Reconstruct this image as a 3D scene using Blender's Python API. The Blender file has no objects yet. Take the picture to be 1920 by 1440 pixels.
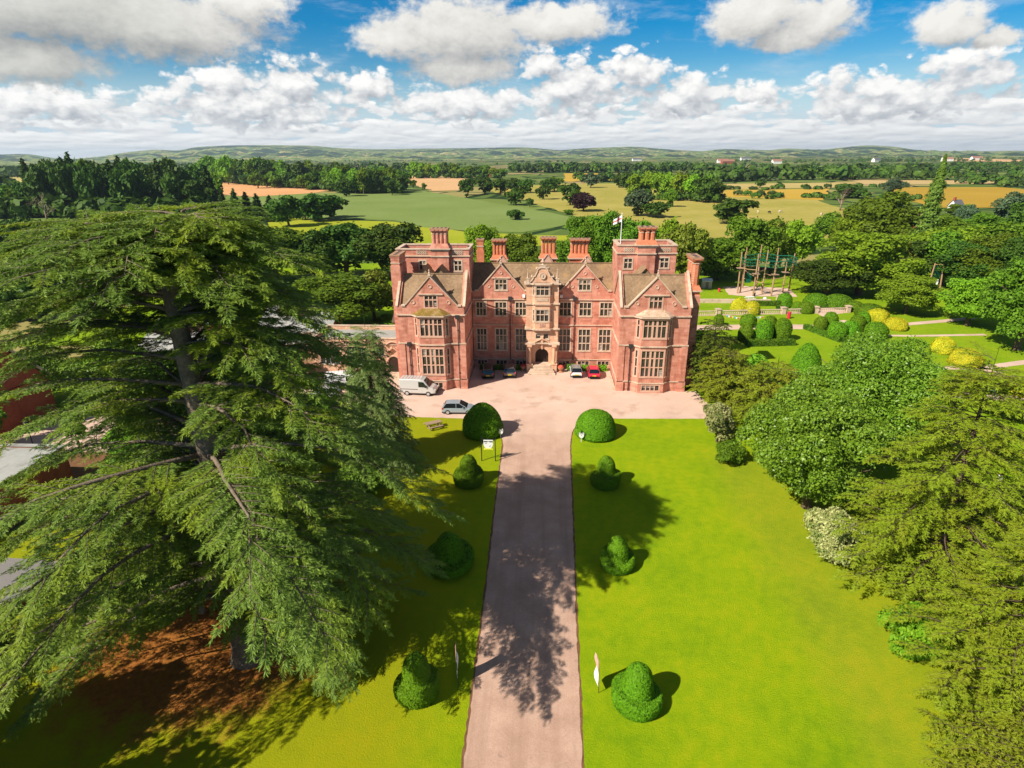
import bpy, math, random
import numpy as np
from mathutils import Vector, Matrix
R = math.radians
random.seed(7); rng = np.random.default_rng(11)
S = bpy.context.scene
COL = S.collection
CAMLOC = (0.0, 0.0, 30.0)

# ------------------------------------------------------------------ helpers
def tag(o, label=None, cat=None, group=None, kind=None):
    if label: o['label'] = label
    if cat: o['category'] = cat
    if group: o['group'] = group
    if kind: o['kind'] = kind
    return o
def empty(name, loc, rz=0.0, label=None, cat=None, group=None):
    o = bpy.data.objects.new(name, None); COL.objects.link(o)
    o.location = loc; o.rotation_euler = (0, 0, rz); o.empty_display_size = 0.5
    return tag(o, label, cat, group)
def kids(o): return [c for c in bpy.data.objects if c.parent == o]
def copy_tree(o, parent=None, first=True):
    c = o.copy(); COL.objects.link(c)
    if parent is not None: c.parent = parent
    for ch in KIDS.get(o.name, []):
        copy_tree(ch, c, False)
    return c
KIDS = {}
def world_off(p):
    v = Vector((0, 0, 0))
    while p is not None:
        v += Vector(p.location); p = p.parent
    return v
class MB:
    def __init__(s): s.v = []; s.f = []; s.m = []
    def add(s, vs, fs, mi=0):
        b = len(s.v); s.v += [tuple(p) for p in vs]
        for f in fs: s.f.append(tuple(i + b for i in f)); s.m.append(mi)
    def quad(s, a, b, c, d, mi=0): s.add((a, b, c, d), ((0, 1, 2, 3),), mi)
    def poly(s, pts, mi=0): s.add(pts, (tuple(range(len(pts))),), mi)
    def box(s, x0, x1, y0, y1, z0, z1, mi=0):
        s.add([(x0,y0,z0),(x1,y0,z0),(x1,y1,z0),(x0,y1,z0),(x0,y0,z1),(x1,y0,z1),(x1,y1,z1),(x0,y1,z1)],
              [(0,3,2,1),(4,5,6,7),(0,1,5,4),(1,2,6,5),(2,3,7,6),(3,0,4,7)], mi)
    def ext(s, pts, vec, mi=0):
        n = len(pts); w = Vector(vec)
        b = [Vector(p) for p in pts]; t = [p + w for p in b]
        s.add(b + t, [tuple(range(n))[::-1], tuple(range(n, 2*n))] + [(i, (i+1) % n, n+(i+1) % n, n+i) for i in range(n)], mi)
    def prism(s, xy, z0, z1, mi=0): s.ext([(x, y, z0) for x, y in xy], (0, 0, z1 - z0), mi)
    def obox(s, p0, d, o, s0, s1, z0, z1, e0, e1, mi=0):
        # p0 plan point, d plan direction, o outward plan normal; s along, z up, e outward
        def P(a, z, e): return (p0[0]+d[0]*a+o[0]*e, p0[1]+d[1]*a+o[1]*e, z)
        vs = [P(a, z, e) for z in (z0, z1) for a, e in ((s0,e0),(s1,e0),(s1,e1),(s0,e1))]
        s.add(vs, [(0,3,2,1),(4,5,6,7),(0,1,5,4),(1,2,6,5),(2,3,7,6),(3,0,4,7)], mi)
    def cyl(s, a, b, r0, r1=None, n=8, mi=0, caps=True):
        r1 = r0 if r1 is None else r1
        a, b = Vector(a), Vector(b); ax = (b - a)
        if ax.length < 1e-6: return
        ax.normalize(); t = Vector((1,0,0)) if abs(ax.x) < 0.8 else Vector((0,1,0))
        u = ax.cross(t).normalized(); w = ax.cross(u)
        vs = []
        for c, r in ((a, r0), (b, r1)):
            for i in range(n):
                q = 2*math.pi*i/n; vs.append(c + u*(math.cos(q)*r) + w*(math.sin(q)*r))
        fs = [(i, (i+1) % n, n+(i+1) % n, n+i) for i in range(n)]
        if caps: fs += [tuple(range(n))[::-1], tuple(range(n, 2*n))]
        s.add(vs, fs, mi)
    def tube(s, pts, rad, n=6, mi=0):
        pts = [Vector(p) for p in pts]; vs = []; prev = None
        for k, p in enumerate(pts):
            ax = (pts[min(k+1, len(pts)-1)] - pts[max(k-1, 0)])
            ax = ax.normalized() if ax.length > 1e-9 else Vector((0,0,1))
            if prev is None:
                t = Vector((1,0,0)) if abs(ax.x) < 0.8 else Vector((0,1,0)); u = ax.cross(t).normalized()
            else:
                u = (prev - ax*prev.dot(ax)).normalized()
            prev = u; w = ax.cross(u); r = rad[k] if hasattr(rad, '__len__') else rad
            for i in range(n):
                q = 2*math.pi*i/n; vs.append(p + u*(math.cos(q)*r) + w*(math.sin(q)*r))
        fs = []
        for k in range(len(pts)-1):
            for i in range(n):
                j = (i+1) % n; fs.append((k*n+i, k*n+j, (k+1)*n+j, (k+1)*n+i))
        fs += [tuple(range(n))[::-1], tuple(range((len(pts)-1)*n, len(pts)*n))]
        s.add(vs, fs, mi)
    def lathe(s, prof, cx=0, cy=0, cz=0, n=16, mi=0, zs=None):
        vs = []
        for r, z in prof:
            for i in range(n):
                q = 2*math.pi*i/n
                vs.append((cx+math.cos(q)*r, cy+math.sin(q)*r, cz+z+(zs(r, z, q) if zs else 0)))
        fs = []
        for k in range(len(prof)-1):
            for i in range(n):
                j = (i+1) % n; fs.append((k*n+i, k*n+j, (k+1)*n+j, (k+1)*n+i))
        fs += [tuple(range(n))[::-1], tuple(range((len(prof)-1)*n, len(prof)*n))]
        s.add(vs, fs, mi)
    def build(s, name, mats, parent=None, smooth=False, local=False, bevel=0):
        me = bpy.data.meshes.new(name)
        vs = s.v
        if parent is not None and not local:
            off = world_off(parent); vs = [(x-off.x, y-off.y, z-off.z) for x, y, z in vs]
        me.from_pydata(vs, [], s.f)
        if not isinstance(mats, (list, tuple)): mats = [mats]
        for m in mats: me.materials.append(m)
        if len(mats) > 1: me.polygons.foreach_set('material_index', s.m)
        if smooth: me.polygons.foreach_set('use_smooth', [True]*len(me.polygons))
        me.update()
        o = bpy.data.objects.new(name, me); COL.objects.link(o)
        if parent is not None:
            o.parent = parent; KIDS.setdefault(parent.name, []).append(o)
        if bevel:
            b = o.modifiers.new('bevel', 'BEVEL'); b.width = bevel; b.segments = 2; b.limit_method = 'ANGLE'; b.angle_limit = R(40)
        return o
def np_mesh(name, verts, faces, mats, mi=None, smooth=False):
    """verts (n,3) array, faces (m,4) or (m,3) array -> mesh datablock"""
    me = bpy.data.meshes.new(name); k = faces.shape[1]
    me.vertices.add(len(verts)); me.vertices.foreach_set('co', np.ascontiguousarray(verts, dtype=np.float32).ravel())
    me.loops.add(faces.size); me.loops.foreach_set('vertex_index', np.ascontiguousarray(faces, dtype=np.int32).ravel())
    me.polygons.add(len(faces)); me.polygons.foreach_set('loop_start', np.arange(0, faces.size, k, dtype=np.int32))
    for m in (mats if isinstance(mats, (list, tuple)) else [mats]): me.materials.append(m)
    if mi is not None: me.polygons.foreach_set('material_index', np.asarray(mi, dtype=np.int32))
    if smooth: me.polygons.foreach_set('use_smooth', np.ones(len(faces), dtype=bool))
    me.update(calc_edges=True); me.validate()
    return me
def link(name, me, parent=None, loc=(0,0,0)):
    o = bpy.data.objects.new(name, me); COL.objects.link(o); o.location = loc
    if parent is not None:
        o.parent = parent; KIDS.setdefault(parent.name, []).append(o)
    return o

# ------------------------------------------------------------------ materials
class NT:
    def __init__(s, name):
        s.mat = bpy.data.materials.new(name); s.mat.use_nodes = True
        s.t = s.mat.node_tree; s.t.nodes.clear()
        s.out = s.t.nodes.new('ShaderNodeOutputMaterial')
    def n(s, typ, **kw):
        nd = s.t.nodes.new('ShaderNode' + typ)
        for k, v in kw.items():
            if k.startswith('i_'):
                key = k[2:]; key = int(key) if key.isdigit() else key
                if isinstance(v, bpy.types.NodeSocket): s.t.links.new(v, nd.inputs[key])
                else: nd.inputs[key].default_value = v
            else: setattr(nd, k, v)
        return nd
    def l(s, a, b): s.t.links.new(a, b)
    def noise(s, vec, scale, detail=3, rough=0.55):
        nd = s.n('TexNoise'); s.l(vec, nd.inputs['Vector'])
        nd.inputs['Scale'].default_value = scale; nd.inputs['Detail'].default_value = detail; nd.inputs['Roughness'].default_value = rough
        return nd.outputs['Fac']
    def ramp(s, fac, stops, interp='LINEAR'):
        nd = s.n('ValToRGB'); s.l(fac, nd.inputs['Fac']); cr = nd.color_ramp; cr.interpolation = interp
        while len(cr.elements) < len(stops): cr.elements.new(0.5)
        for e, (p, c) in zip(cr.elements, stops):
            e.position = p; e.color = (*c, 1) if len(c) == 3 else c
        return nd.outputs['Color']
    def mix(s, fac, a, b, mode='MIX'):
        nd = s.n('Mix', data_type='RGBA', blend_type=mode)
        for sock, v in ((nd.inputs['Factor'], fac), (nd.inputs['A'], a), (nd.inputs['B'], b)):
            if isinstance(v, bpy.types.NodeSocket): s.l(v, sock)
            elif isinstance(v, (int, float)): sock.default_value = v
            else: sock.default_value = (*v, 1)
        return nd.outputs['Result']
    def math(s, op, a, b=0.0, clamp=False):
        nd = s.n('Math', operation=op, use_clamp=clamp)
        for sock, v in ((nd.inputs[0], a), (nd.inputs[1], b)):
            if isinstance(v, bpy.types.NodeSocket): s.l(v, sock)
            else: sock.default_value = v
        return nd.outputs[0]
    def pos(s): return s.n('NewGeometry').outputs['Position']
    def pbsdf(s, col, rough=0.8, spec=0.3, metal=0.0, normal=None):
        p = s.n('BsdfPrincipled')
        if isinstance(col, bpy.types.NodeSocket): s.l(col, p.inputs['Base Color'])
        else: p.inputs['Base Color'].default_value = (*col, 1)
        p.inputs['Roughness'].default_value = rough; p.inputs['Specular IOR Level'].default_value = spec; p.inputs['Metallic'].default_value = metal
        if normal is not None: s.l(normal, p.inputs['Normal'])
        return p
    def bump(s, h, strength, dist):
        b = s.n('Bump'); b.inputs['Strength'].default_value = strength; b.inputs['Distance'].default_value = dist
        s.l(h, b.inputs['Height']); return b.outputs['Normal']
    def fin(s, sh):
        s.l(sh.outputs[0] if hasattr(sh, 'outputs') else sh, s.out.inputs['Surface']); return s.mat
def plain(name, c, rough=0.6, spec=0.4, metal=0.0, var=0.12, scale=3.0):
    t = NT(name); p = t.pos()
    f = t.noise(p, scale, 3)
    col = t.ramp(f, [(0.3, tuple(x*(1-var) for x in c)), (0.7, tuple(min(1, x*(1+var)) for x in c))])
    return t.fin(t.pbsdf(col, rough, spec, metal))
def blotch(name, stops, s1, s2, mixf=0.5, rough=0.85, bump=(8, 0.3, 0.03), spec=0.25, stain=None):
    """two noises blended through a ramp of the surface's own colours; optional stain (colour, scale, lo, hi)"""
    t = NT(name); p = t.pos()
    a = t.noise(p, s1, 4); b = t.noise(p, s2, 3)
    f = t.math('ADD', t.math('MULTIPLY', a, 1-mixf), t.math('MULTIPLY', b, mixf))
    col = t.ramp(f, stops)
    if stain:
        sc, ss, lo, hi = stain
        m = t.n('MapRange', i_1=lo, i_2=hi); t.l(t.noise(p, ss, 4, 0.6), m.inputs[0])
        col = t.mix(m.outputs[0], col, sc)
    nb = t.bump(t.noise(p, bump[0], 3), bump[1], bump[2]) if bump else None
    return t.fin(t.pbsdf(col, rough, spec, normal=nb))
def foliage(name, ca, cb, cc=None, patch=0.35, trans=0.3, rough=0.55, hue=0.02, obj_var=0.25, spec=0.14):
    """leaf material: colour varies leaf by leaf, in soft patches through the crown, and plant by plant"""
    t = NT(name); g = t.n('NewGeometry'); oi = t.n('ObjectInfo')
    col = t.mix(g.outputs['Random Per Island'], ca, cb)
    if cc is not None:
        m = t.n('MapRange', i_1=0.45, i_2=0.7); t.l(t.noise(g.outputs['Position'], patch, 2), m.inputs[0])
        col = t.mix(m.outputs[0], col, cc)
    h = t.n('HueSaturation'); t.l(col, h.inputs['Color'])
    t.l(t.math('ADD', t.math('MULTIPLY', oi.outputs['Random'], 2*hue), 0.5-hue), h.inputs['Hue'])
    t.l(t.math('ADD', t.math('MULTIPLY', oi.outputs['Random'], 2*obj_var), 1-obj_var), h.inputs['Value'])
    p = t.pbsdf(h.outputs['Color'], rough, spec)
    tr = t.n('BsdfTranslucent'); t.l(h.outputs['Color'], tr.inputs['Color'])
    mx = t.n('MixShader'); mx.inputs[0].default_value = trans
    t.l(p.outputs[0], mx.inputs[1]); t.l(tr.outputs[0], mx.inputs[2])
    return t.fin(mx)

def masonry(name, c_lo, c_mid, c_hi, rows=0.32, width=0.75, mortar=(0.46,0.32,0.26)):
    """coursed sandstone / brick: blocks of slightly different colour, weather stains, fine joints"""
    t = NT(name); g = t.n('NewGeometry'); sx = t.n('SeparateXYZ'); t.l(g.outputs['Position'], sx.inputs[0])
    cx = t.n('CombineXYZ'); t.l(t.math('ADD', sx.outputs[0], sx.outputs[1]), cx.inputs[0]); t.l(sx.outputs[2], cx.inputs[1])
    br = t.n('TexBrick'); t.l(cx.outputs[0], br.inputs['Vector'])
    for k, v in (('Scale', 1.0), ('Mortar Size', 0.012), ('Mortar Smooth', 0.3), ('Bias', 0.0), ('Brick Width', width), ('Row Height', rows)):
        br.inputs[k].default_value = v
    br.inputs['Color1'].default_value = (*c_lo, 1); br.inputs['Color2'].default_value = (*c_hi, 1); br.inputs['Mortar'].default_value = (*mortar, 1)
    f = t.noise(g.outputs['Position'], 0.55, 5, 0.65)
    st = t.ramp(f, [(0.3, tuple(x*.82 for x in c_lo)), (0.5, c_mid), (0.68, c_hi)])
    col = t.mix(0.5, br.outputs['Color'], st)
    m = t.n('MapRange', i_1=0.53, i_2=0.72); 
    mp = t.n('Mapping'); mp.inputs['Scale'].default_value = (1.4, 1.4, 0.25); t.l(g.outputs['Position'], mp.inputs['Vector'])
    t.l(t.noise(mp.outputs[0], 1.0, 5, 0.65), m.inputs[0])
    col = t.mix(t.math('MULTIPLY', m.outputs[0], 0.65), col, tuple(x*0.62 for x in c_lo))
    nb = t.bump(t.math('ADD', br.outputs['Fac'], t.noise(g.outputs['Position'], 6, 3)), 0.25, 0.02)
    return t.fin(t.pbsdf(col, 0.9, 0.15, normal=nb))

M = {}
M['wall']   = masonry('red_sandstone', (0.40,0.132,0.083), (0.57,0.230,0.158), (0.68,0.335,0.242))
M['porch']  = masonry('buff_sandstone', (0.60,0.32,0.19), (0.67,0.39,0.25), (0.73,0.48,0.33), rows=0.4, width=0.8, mortar=(0.4,0.26,0.18))
M['stone']  = blotch('dressed_stone', [(0.3,(0.40,0.27,0.19)),(0.5,(0.55,0.41,0.30)),(0.7,(0.66,0.52,0.40))], 0.7, 5, 0.4, stain=((0.22,0.17,0.12), 1.3, 0.6, 0.75))
M['frame']  = blotch('pink_stone', [(0.3,(0.50,0.27,0.19)),(0.7,(0.66,0.42,0.31))], 0.8, 6, 0.4)
M['brick']  = masonry('orange_brick', (0.50,0.14,0.065), (0.58,0.18,0.085), (0.64,0.24,0.12), rows=0.16, width=0.4)
M['roof']   = blotch('brown_roof_tile', [(0.28,(0.14,0.09,0.055)),(0.5,(0.25,0.16,0.09)),(0.72,(0.36,0.25,0.155))], 0.35, 3.5, 0.45, bump=(5,0.4,0.04), stain=((0.33,0.20,0.06),0.7,0.6,0.8))
M['moss']   = blotch('mossy_stone', [(0.3,(0.13,0.075,0.022)),(0.5,(0.22,0.14,0.022)),(0.72,(0.40,0.26,0.17))], 1.2, 6, 0.5)
M['lead']   = plain('lead_sheet', (0.16,0.16,0.165), 0.5, 0.4)
M['iron']   = plain('dark_iron', (0.035,0.032,0.035), 0.5, 0.4)
M['glazing']= plain('glazing_bars', (0.11,0.095,0.075), 0.6, 0.3)
M['white']  = plain('white_paint', (0.78,0.78,0.76), 0.4, 0.4, var=0.03)
M['black']  = plain('black_paint', (0.012,0.012,0.013), 0.45, 0.4)
M['wood']   = blotch('weathered_timber', [(0.3,(0.24,0.155,0.10)),(0.7,(0.40,0.28,0.20))], 1.5, 12, 0.5)
M['door']   = plain('dark_oak', (0.035,0.018,0.012), 0.6, 0.3)
def glassm(name, c=(0.018,0.018,0.016), rough=0.06):
    t = NT(name); g = t.n('NewGeometry'); f = t.noise(g.outputs['Position'], 0.9, 2)
    col = t.ramp(f, [(0.35, c), (0.7, tuple(x*3.2+0.01 for x in c))])
    nb = t.bump(t.noise(g.outputs['Position'], 2.5, 2), 0.12, 0.02)
    return t.fin(t.pbsdf(col, rough, 0.6, normal=nb))
M['glass'] = glassm('window_glass'); M['blind'] = plain('pale_curtain', (.42,.38,.32), .8, .1, var=.15)
M['carglass'] = plain('car_glass', (0.012,0.014,0.016), 0.05, 0.7)
def paint(name, c, metal=0.0):
    t = NT(name); p = t.pbsdf(c, 0.32, 0.5, metal); p.inputs['Coat Weight'].default_value = 0.6; p.inputs['Coat Roughness'].default_value = 0.06
    return t.fin(p)
# ------------------------------------------------------------------ the manor house
XC = -0.35
house = empty('manor_house', (XC, 84.0, 0), 0, 'large pink sandstone Jacobean style manor with twin towers and tall grouped chimneys', 'manor house')
F_OUT = (0, -1)
def panel(mb, p0, d, o, s0, s1, z0, z1, holes=(), th=0.3, mi=0):
    ss = sorted({s0, s1, *[h[0] for h in holes], *[h[1] for h in holes]}); zs = sorted({z0, z1, *[h[2] for h in holes], *[h[3] for h in holes]})
    def P(a, z, e=0.0): return (p0[0]+d[0]*a+o[0]*e, p0[1]+d[1]*a+o[1]*e, z)
    for i in range(len(ss)-1):
        for j in range(len(zs)-1):
            cs, cz = (ss[i]+ss[i+1])/2, (zs[j]+zs[j+1])/2
            if any(h[0] < cs < h[1] and h[2] < cz < h[3] for h in holes): continue
            mb.quad(P(ss[i], zs[j]), P(ss[i+1], zs[j]), P(ss[i+1], zs[j+1]), P(ss[i], zs[j+1]), mi)
    for a, b, c, e in holes:
        for q in (((a,c),(b,c)), ((b,c),(b,e)), ((b,e),(a,e)), ((a,e),(a,c))):
            (x0, y0), (x1, y1) = q
            mb.quad(P(x0,y0), P(x1,y1), P(x1,y1,-th), P(x0,y0,-th), mi)
def window(p0, d, o, s0, s1, z0, z1, nl, trs=(), parent=None, thick=(), fm='frame', name='window', mull=0.13, label=None, hood=False):
    mb = MB(); B = lambda *a: mb.obox(p0, d, o, *a)
    jw = 0.15
    B(s0-jw, s0+0.03, z0-0.02, z1+0.18, -0.26, 0.035); B(s1-0.03, s1+jw, z0-0.02, z1+0.18, -0.26, 0.035)
    B(s0+0.03, s1-0.03, z1-0.03, z1+0.18, -0.26, 0.034); B(s0-jw-0.03, s1+jw+0.03, z0-0.2, z0+0.03, -0.25, 0.075)
    if hood: B(s0-0.35, s1+0.35, z1+0.22, z1+0.34, 0.0, 0.13)
    w = (s1-s0)/nl
    for i in range(1, nl):
        m = mull*(2.0 if i in thick else 1.0)
        B(s0+w*i-m/2, s0+w*i+m/2, z0+0.03, z1-0.03, -0.2, -0.015)
    for z in trs: B(s0+0.03, s1-0.03, z-0.065, z+0.065, -0.195, -0.02)
    wo = mb.build(name, M[fm], parent)
    if label: wo['label'] = label
    g = MB()
    def P(a, z, e): return (p0[0]+d[0]*a+o[0]*e, p0[1]+d[1]*a+o[1]*e, z)
    for i in range(nl):       # each light's pane sits at a very slightly different angle, as leaded glass does
        t1, t2 = random.uniform(-.012, .012), random.uniform(-.012, .012); a, b = s0+w*i, s0+w*(i+1)
        g.quad(P(a, z0, -.13+t1), P(b, z0, -.13-t1), P(b, z1, -.13-t1+t2), P(a, z1, -.13+t1+t2))
        if random.random() < .2:      # a blind or curtain drawn behind the light
            q0, q1 = (z0+(z1-z0)*random.uniform(.45,.7), z1) if random.random() < .55 else (z0, z0+(z1-z0)*random.uniform(.25,.5))
            g.quad(P(a+.07, q0, -.11), P(b-.07, q0, -.11), P(b-.07, q1, -.11), P(a+.07, q1, -.11), 2)
        g.obox(p0, d, o, (a+b)/2-.014, (a+b)/2+.014, z0, z1, -.105, -.09, 1)
    n = max(1, round((z1-z0)/0.42))
    for k in range(1, n): g.obox(p0, d, o, s0, s1, z0+(z1-z0)*k/n-.014, z0+(z1-z0)*k/n+.014, -.105, -.092, 1)
    g.build('glass', [M['glass'], M['glazing'], M['blind']], wo)
    return wo
def coping(mb, a, b, w, t, y0, y1):      # sloping coping from a to b (x, z) spanning y0..y1
    (x0, z0), (x1, z1) = a, b; L = math.hypot(x1-x0, z1-z0); nx, nz = -(z1-z0)/L, (x1-x0)/L
    if nz < 0: nx, nz = -nx, -nz
    mb.ext([(x0,y0,z0),(x1,y0,z1),(x1+nx*t,y0,z1+nz*t),(x0+nx*t,y0,z0+nz*t)], (0, y1-y0, 0))
def gable_trim(mb, cx, hw, zf, za, y, foot=0.55):
    for s in (-1, 1):
        coping(mb, (cx+s*(hw+0.02), zf), (cx, za), .5, .13, y-0.12, y+0.42)
        mb.box(min(cx+s*hw, cx+s*(hw+foot)), max(cx+s*hw, cx+s*(hw+foot)), y-0.14, y+0.42, zf-0.08, zf+0.1)
    mb.box(cx-.16, cx+.16, y-0.14, y+.3, za+.12, za+.42); mb.lathe([(0.06,0),(0.14,.12),(0.05,.3),(0.11,.42),(0.02,.6)], cx, y+.08, za+.4, 8)
def ring(mb, x, y, z, r, out=(0,-1)):
    vs = [Vector((x+math.cos(q)*r, y, z+math.sin(q)*r)) for q in [2*math.pi*i/14 for i in range(15)]]
    mb.tube(vs, 0.055, 5); 
def downpipe(x, y, z0, z1, hop=True):
    p = MB(); p.cyl((x, y-.14, z0), (x, y-.14, z1), .065, n=6); p.box(x-.26, x+.26, y-.4, y, z1-.1, z1+.42) if hop else None
    for k in range(int(z0), int(z1), 2): p.box(x-.1, x+.1, y-.22, y, k+.3, k+.38)
    p.build('downpipe', M['iron'], house)
DX = (1, 0)
def chimney(x0, x1, y0, y1, zb, z1, z2, nx, ny, mat='brick', flare=True, z0=None):
    """stack on a moulded base: zb..z1 plain base, z1..z2 shafts with necking and a joined cap"""
    mb = MB(); mb.box(x0-.1, x1+.1, y0-.1, y1+.1, zb, z1-.3, 0)
    if flare:
        mb.add([(x0-.28,y0-.28,z1-.3),(x1+.28,y0-.28,z1-.3),(x1+.28,y1+.28,z1-.3),(x0-.28,y1+.28,z1-.3),(x0,y0,z1+.3),(x1,y0,z1+.3),(x1,y1,z1+.3),(x0,y1,z1+.3)],
               [(0,3,2,1),(4,5,6,7),(0,1,5,4),(1,2,6,5),(2,3,7,6),(3,0,4,7)], 0)
        mb.box(x0-.36, x1+.36, y0-.36, y1+.36, z1-.46, z1-.297, 1)
    dx, dy = (x1-x0)/nx, (y1-y0)/ny; r = min(dx, dy)*.54
    if nx*ny == 1 or not flare:
        mb.box(x0, x1, y0, y1, z1-.3, z2-.75, 0); mb.box(x0-.07, x1+.07, y0-.07, y1+.07, z2-1.15, z2-1.03, 1)
    else:
        for i in range(nx):
            for j in range(ny):
                cx, cy = x0+dx*(i+.5), y0+dy*(j+.5); ry = r*(dy/dx if False else 1)
                for a, b, k, mi in ((z1+.25, z2-.80, .90, 0), (z2-.80, z2-.72, 1.04, 1), (z2-.72, z2-.42, .90, 0)):
                    mb.prism([(cx+math.cos(q)*r*k, cy+math.sin(q)*r*k) for q in [math.pi*2*t/8+math.pi/8 for t in range(8)]], a, b, mi)
                mb.box(cx-dx*.40, cx+dx*.40, cy-dy*.5-.17, cy+dy*.5+.17, z2-.3, z2-.16, 0)
    q_ = .75 if (nx*ny == 1 or not flare) else .5
    mb.box(x0-.03, x1+.03, y0-.03, y1+.03, z2-q_, z2-.34, 0); mb.box(x0-.1, x1+.1, y0-.1, y1+.1, z2-.34, z2-.17, 0); mb.box(x0-.15, x1+.15, y0-.15, y1+.15, z2-.17, z2, 2)
    for i in range(nx):
        for j in range(ny): mb.cyl((x0+dx*(i+.5), y0+dy*(j+.5), z2), (x0+dx*(i+.5), y0+dy*(j+.5), z2+.03), min(dx,dy)*.3, n=8, mi=3)
    return mb.build('chimney', [M[mat], M['stone'], M['stackcap'], M['black']], house)
M['baycap'] = blotch('worn_cap_stone', [(.3,(.34,.22,.14)),(.6,(.58,.40,.29)),(.8,(.66,.52,.42))], 1.5, 6, .5, stain=((.22,.17,.04),2.0,.56,.7))
M['stackcap'] = blotch('lichened_cap', [(0.3,(0.30,0.15,0.09)),(0.7,(0.46,0.28,0.18))], 1.2, 7, 0.5, stain=((0.2,0.17,0.05),2.0,0.6,0.75))

for s in (-1, 1):
    X = lambda u: XC + s*u
    def span(a, b): return min(X(a), X(b)), max(X(a), X(b))
    # --- wing walls: front with gable, two ends
    w = MB(); ua, ub, uc = 10.2, 19.1, 14.55
    x0, x1 = span(ua, ub); cx = X(uc); p0 = (x0, 75.3); L = x1-x0; sc = cx-x0
    gz = (11.35, 12.9); gh = (sc-.8, sc+.8, *gz)
    panel(w, p0, DX, F_OUT, 0, L, 0, 11.55, [(gh[0], gh[1], gh[2], 11.55)])
    hw = 3.42; za = 15.35
    def gy(u): return 11.55+(za-11.55)*(1-abs(u)/hw)
    tr = 12.9
    for sd in (-1, 1):
        w.poly([(cx+sd*hw,75.3,11.55),(cx+sd*.8,75.3,11.55),(cx+sd*.8,75.3,tr),(cx+sd*(hw*(1-(tr-11.55)/(za-11.55))),75.3,tr)])
        w.quad((cx+sd*.8,75.3,11.55),(cx+sd*.8,75.3,tr),(cx+sd*.8,75.6,tr),(cx+sd*.8,75.6,11.55))
    ht = hw*(1-(tr-11.55)/(za-11.55)); w.poly([(cx-ht,75.3,tr),(cx+ht,75.3,tr),(cx,75.3,za)])
    w.quad((cx-.8,75.3,tr),(cx+.8,75.3,tr),(cx+.8,75.6,tr),(cx-.8,75.6,tr))
    w.poly([(cx-hw,75.68,11.55),(cx+hw,75.68,11.55),(cx,75.68,za)])
    w.box(x0, cx-hw, 75.303, 75.72, 11.0, 11.553); w.box(cx+hw, x1, 75.303, 75.72, 11.0, 11.553)
    for u in (ua, ub):
        xa = X(u); t = .4*(1 if (u == ua) == (s > 0) else -1)
        if xa > XC and u == ub or xa < XC and u == ub: t = -.4*s
        else: t = .4*s
        w.ext([(xa,75.305,0),(xa,82.98,0),(xa,82.98,11.4),(xa,79.15,15.35),(xa,75.305,11.4)], (t, 0, 0))
    # shallow clasping piers at the corners and plinth
    w.build('wing_wall', M['wall'], house)
    for u0, u1 in ((ua-.06, ua+.75), (ub-.75, ub+.06)):
        a, b = span(u0, u1); q = MB(); q.box(a, b, 75.18, 76.0, 0, 6.33); q.box(a-.08, b+.08, 75.08, 76.0, 0, 1.33); q.build('corner_pier', M['wall'], house)
    # --- string courses (broken round the bay)
    st = MB()
    bay = [(cx-2.42,75.3),(cx-1.66,74.55),(cx+1.66,74.55),(cx+2.42,75.3)]
    for z, h, pr in ((10.3, .16, .2), (6.38, .16, .17), (1.32, .13, .12)):
        st = MB(); st.box(x0-.12, cx-2.42, 75.3-pr, 75.4, z, z+h); st.box(cx+2.42, x1+.12, 75.3-pr, 75.4, z, z+h)
        for k in range(3):
            (ax, ay), (bx, by) = bay[k], bay[k+1]; dl = math.hypot(bx-ax, by-ay); d = ((bx-ax)/dl, (by-ay)/dl)
            o = (d[1], -d[0]); st.obox((ax, ay), d, o, -.1, dl+.1, z+.003*k-.004, z+h+.003*k, -.1, pr+(.12 if z > 10 else 0))
        for u in (ua, ub):
            if z < 11: 
                a, b = (X(u)-pr*s, X(u)) if u == ua else (X(u), X(u)+pr*s)
                st.box(min(a,b), max(a,b), 75.4, 83.0, z+.002, z+h-.002)
        st.build('string_course', M['stone'], house)
    # --- canted bay
    b = MB(); wins = []
    for k in range(3):
        (ax, ay), (bx, by) = bay[k], bay[k+1]; dl = math.hypot(bx-ax, by-ay); d = ((bx-ax)/dl, (by-ay)/dl); o = (d[1], -d[0])
        hs = ([(.22, dl-.22, 7.66, 10.0), (.22, dl-.22, 2.32, 5.9)] + ([(.5, dl-.5, .3, 1.1)] if k == 1 else [])) if k == 1 else [(.36, dl-.36, 7.66, 10.0), (.36, dl-.36, 2.32, 5.9)]
        panel(b, (ax, ay), d, o, 0, dl, 0, 10.3, hs)
        for h in hs: wins.append(((ax, ay), d, o, *h, k))
        b.obox((ax, ay), d, o, -.03, dl+.03, 0, 1.32, 0, .07) if k != 1 else [b.obox((ax, ay), d, o, q0, q1, r0, r1, 0, .07) for q0, q1, r0, r1 in ((-.03,.34,0,1.32),(dl-.34,dl+.03,0,1.32),(.34,dl-.34,0,.1))]
    b.build('bay_wall', M['wall'], house)
    for p, d, o, a0, a1, z0, z1, k in wins:
        if k == 1: window(p, d, o, a0, a1, z0, z1, 4 if z0 < 1 else 5, () if z0 < 1 else ((9.25,) if z0 > 7 else (3.6, 4.85)), house, thick=(2, 3) if z0 > 1 else ())
        else: window(p, d, o, a0, a1, z0, z1, 1, (9.25,) if z0 > 7 else (3.6, 4.85), house)
    br = MB()      # stone roof of the bay, leaning back on the gable
    eave = [(cx-2.6,75.28),(cx-1.78,74.3),(cx+1.78,74.3),(cx+2.6,75.28)]
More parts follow.
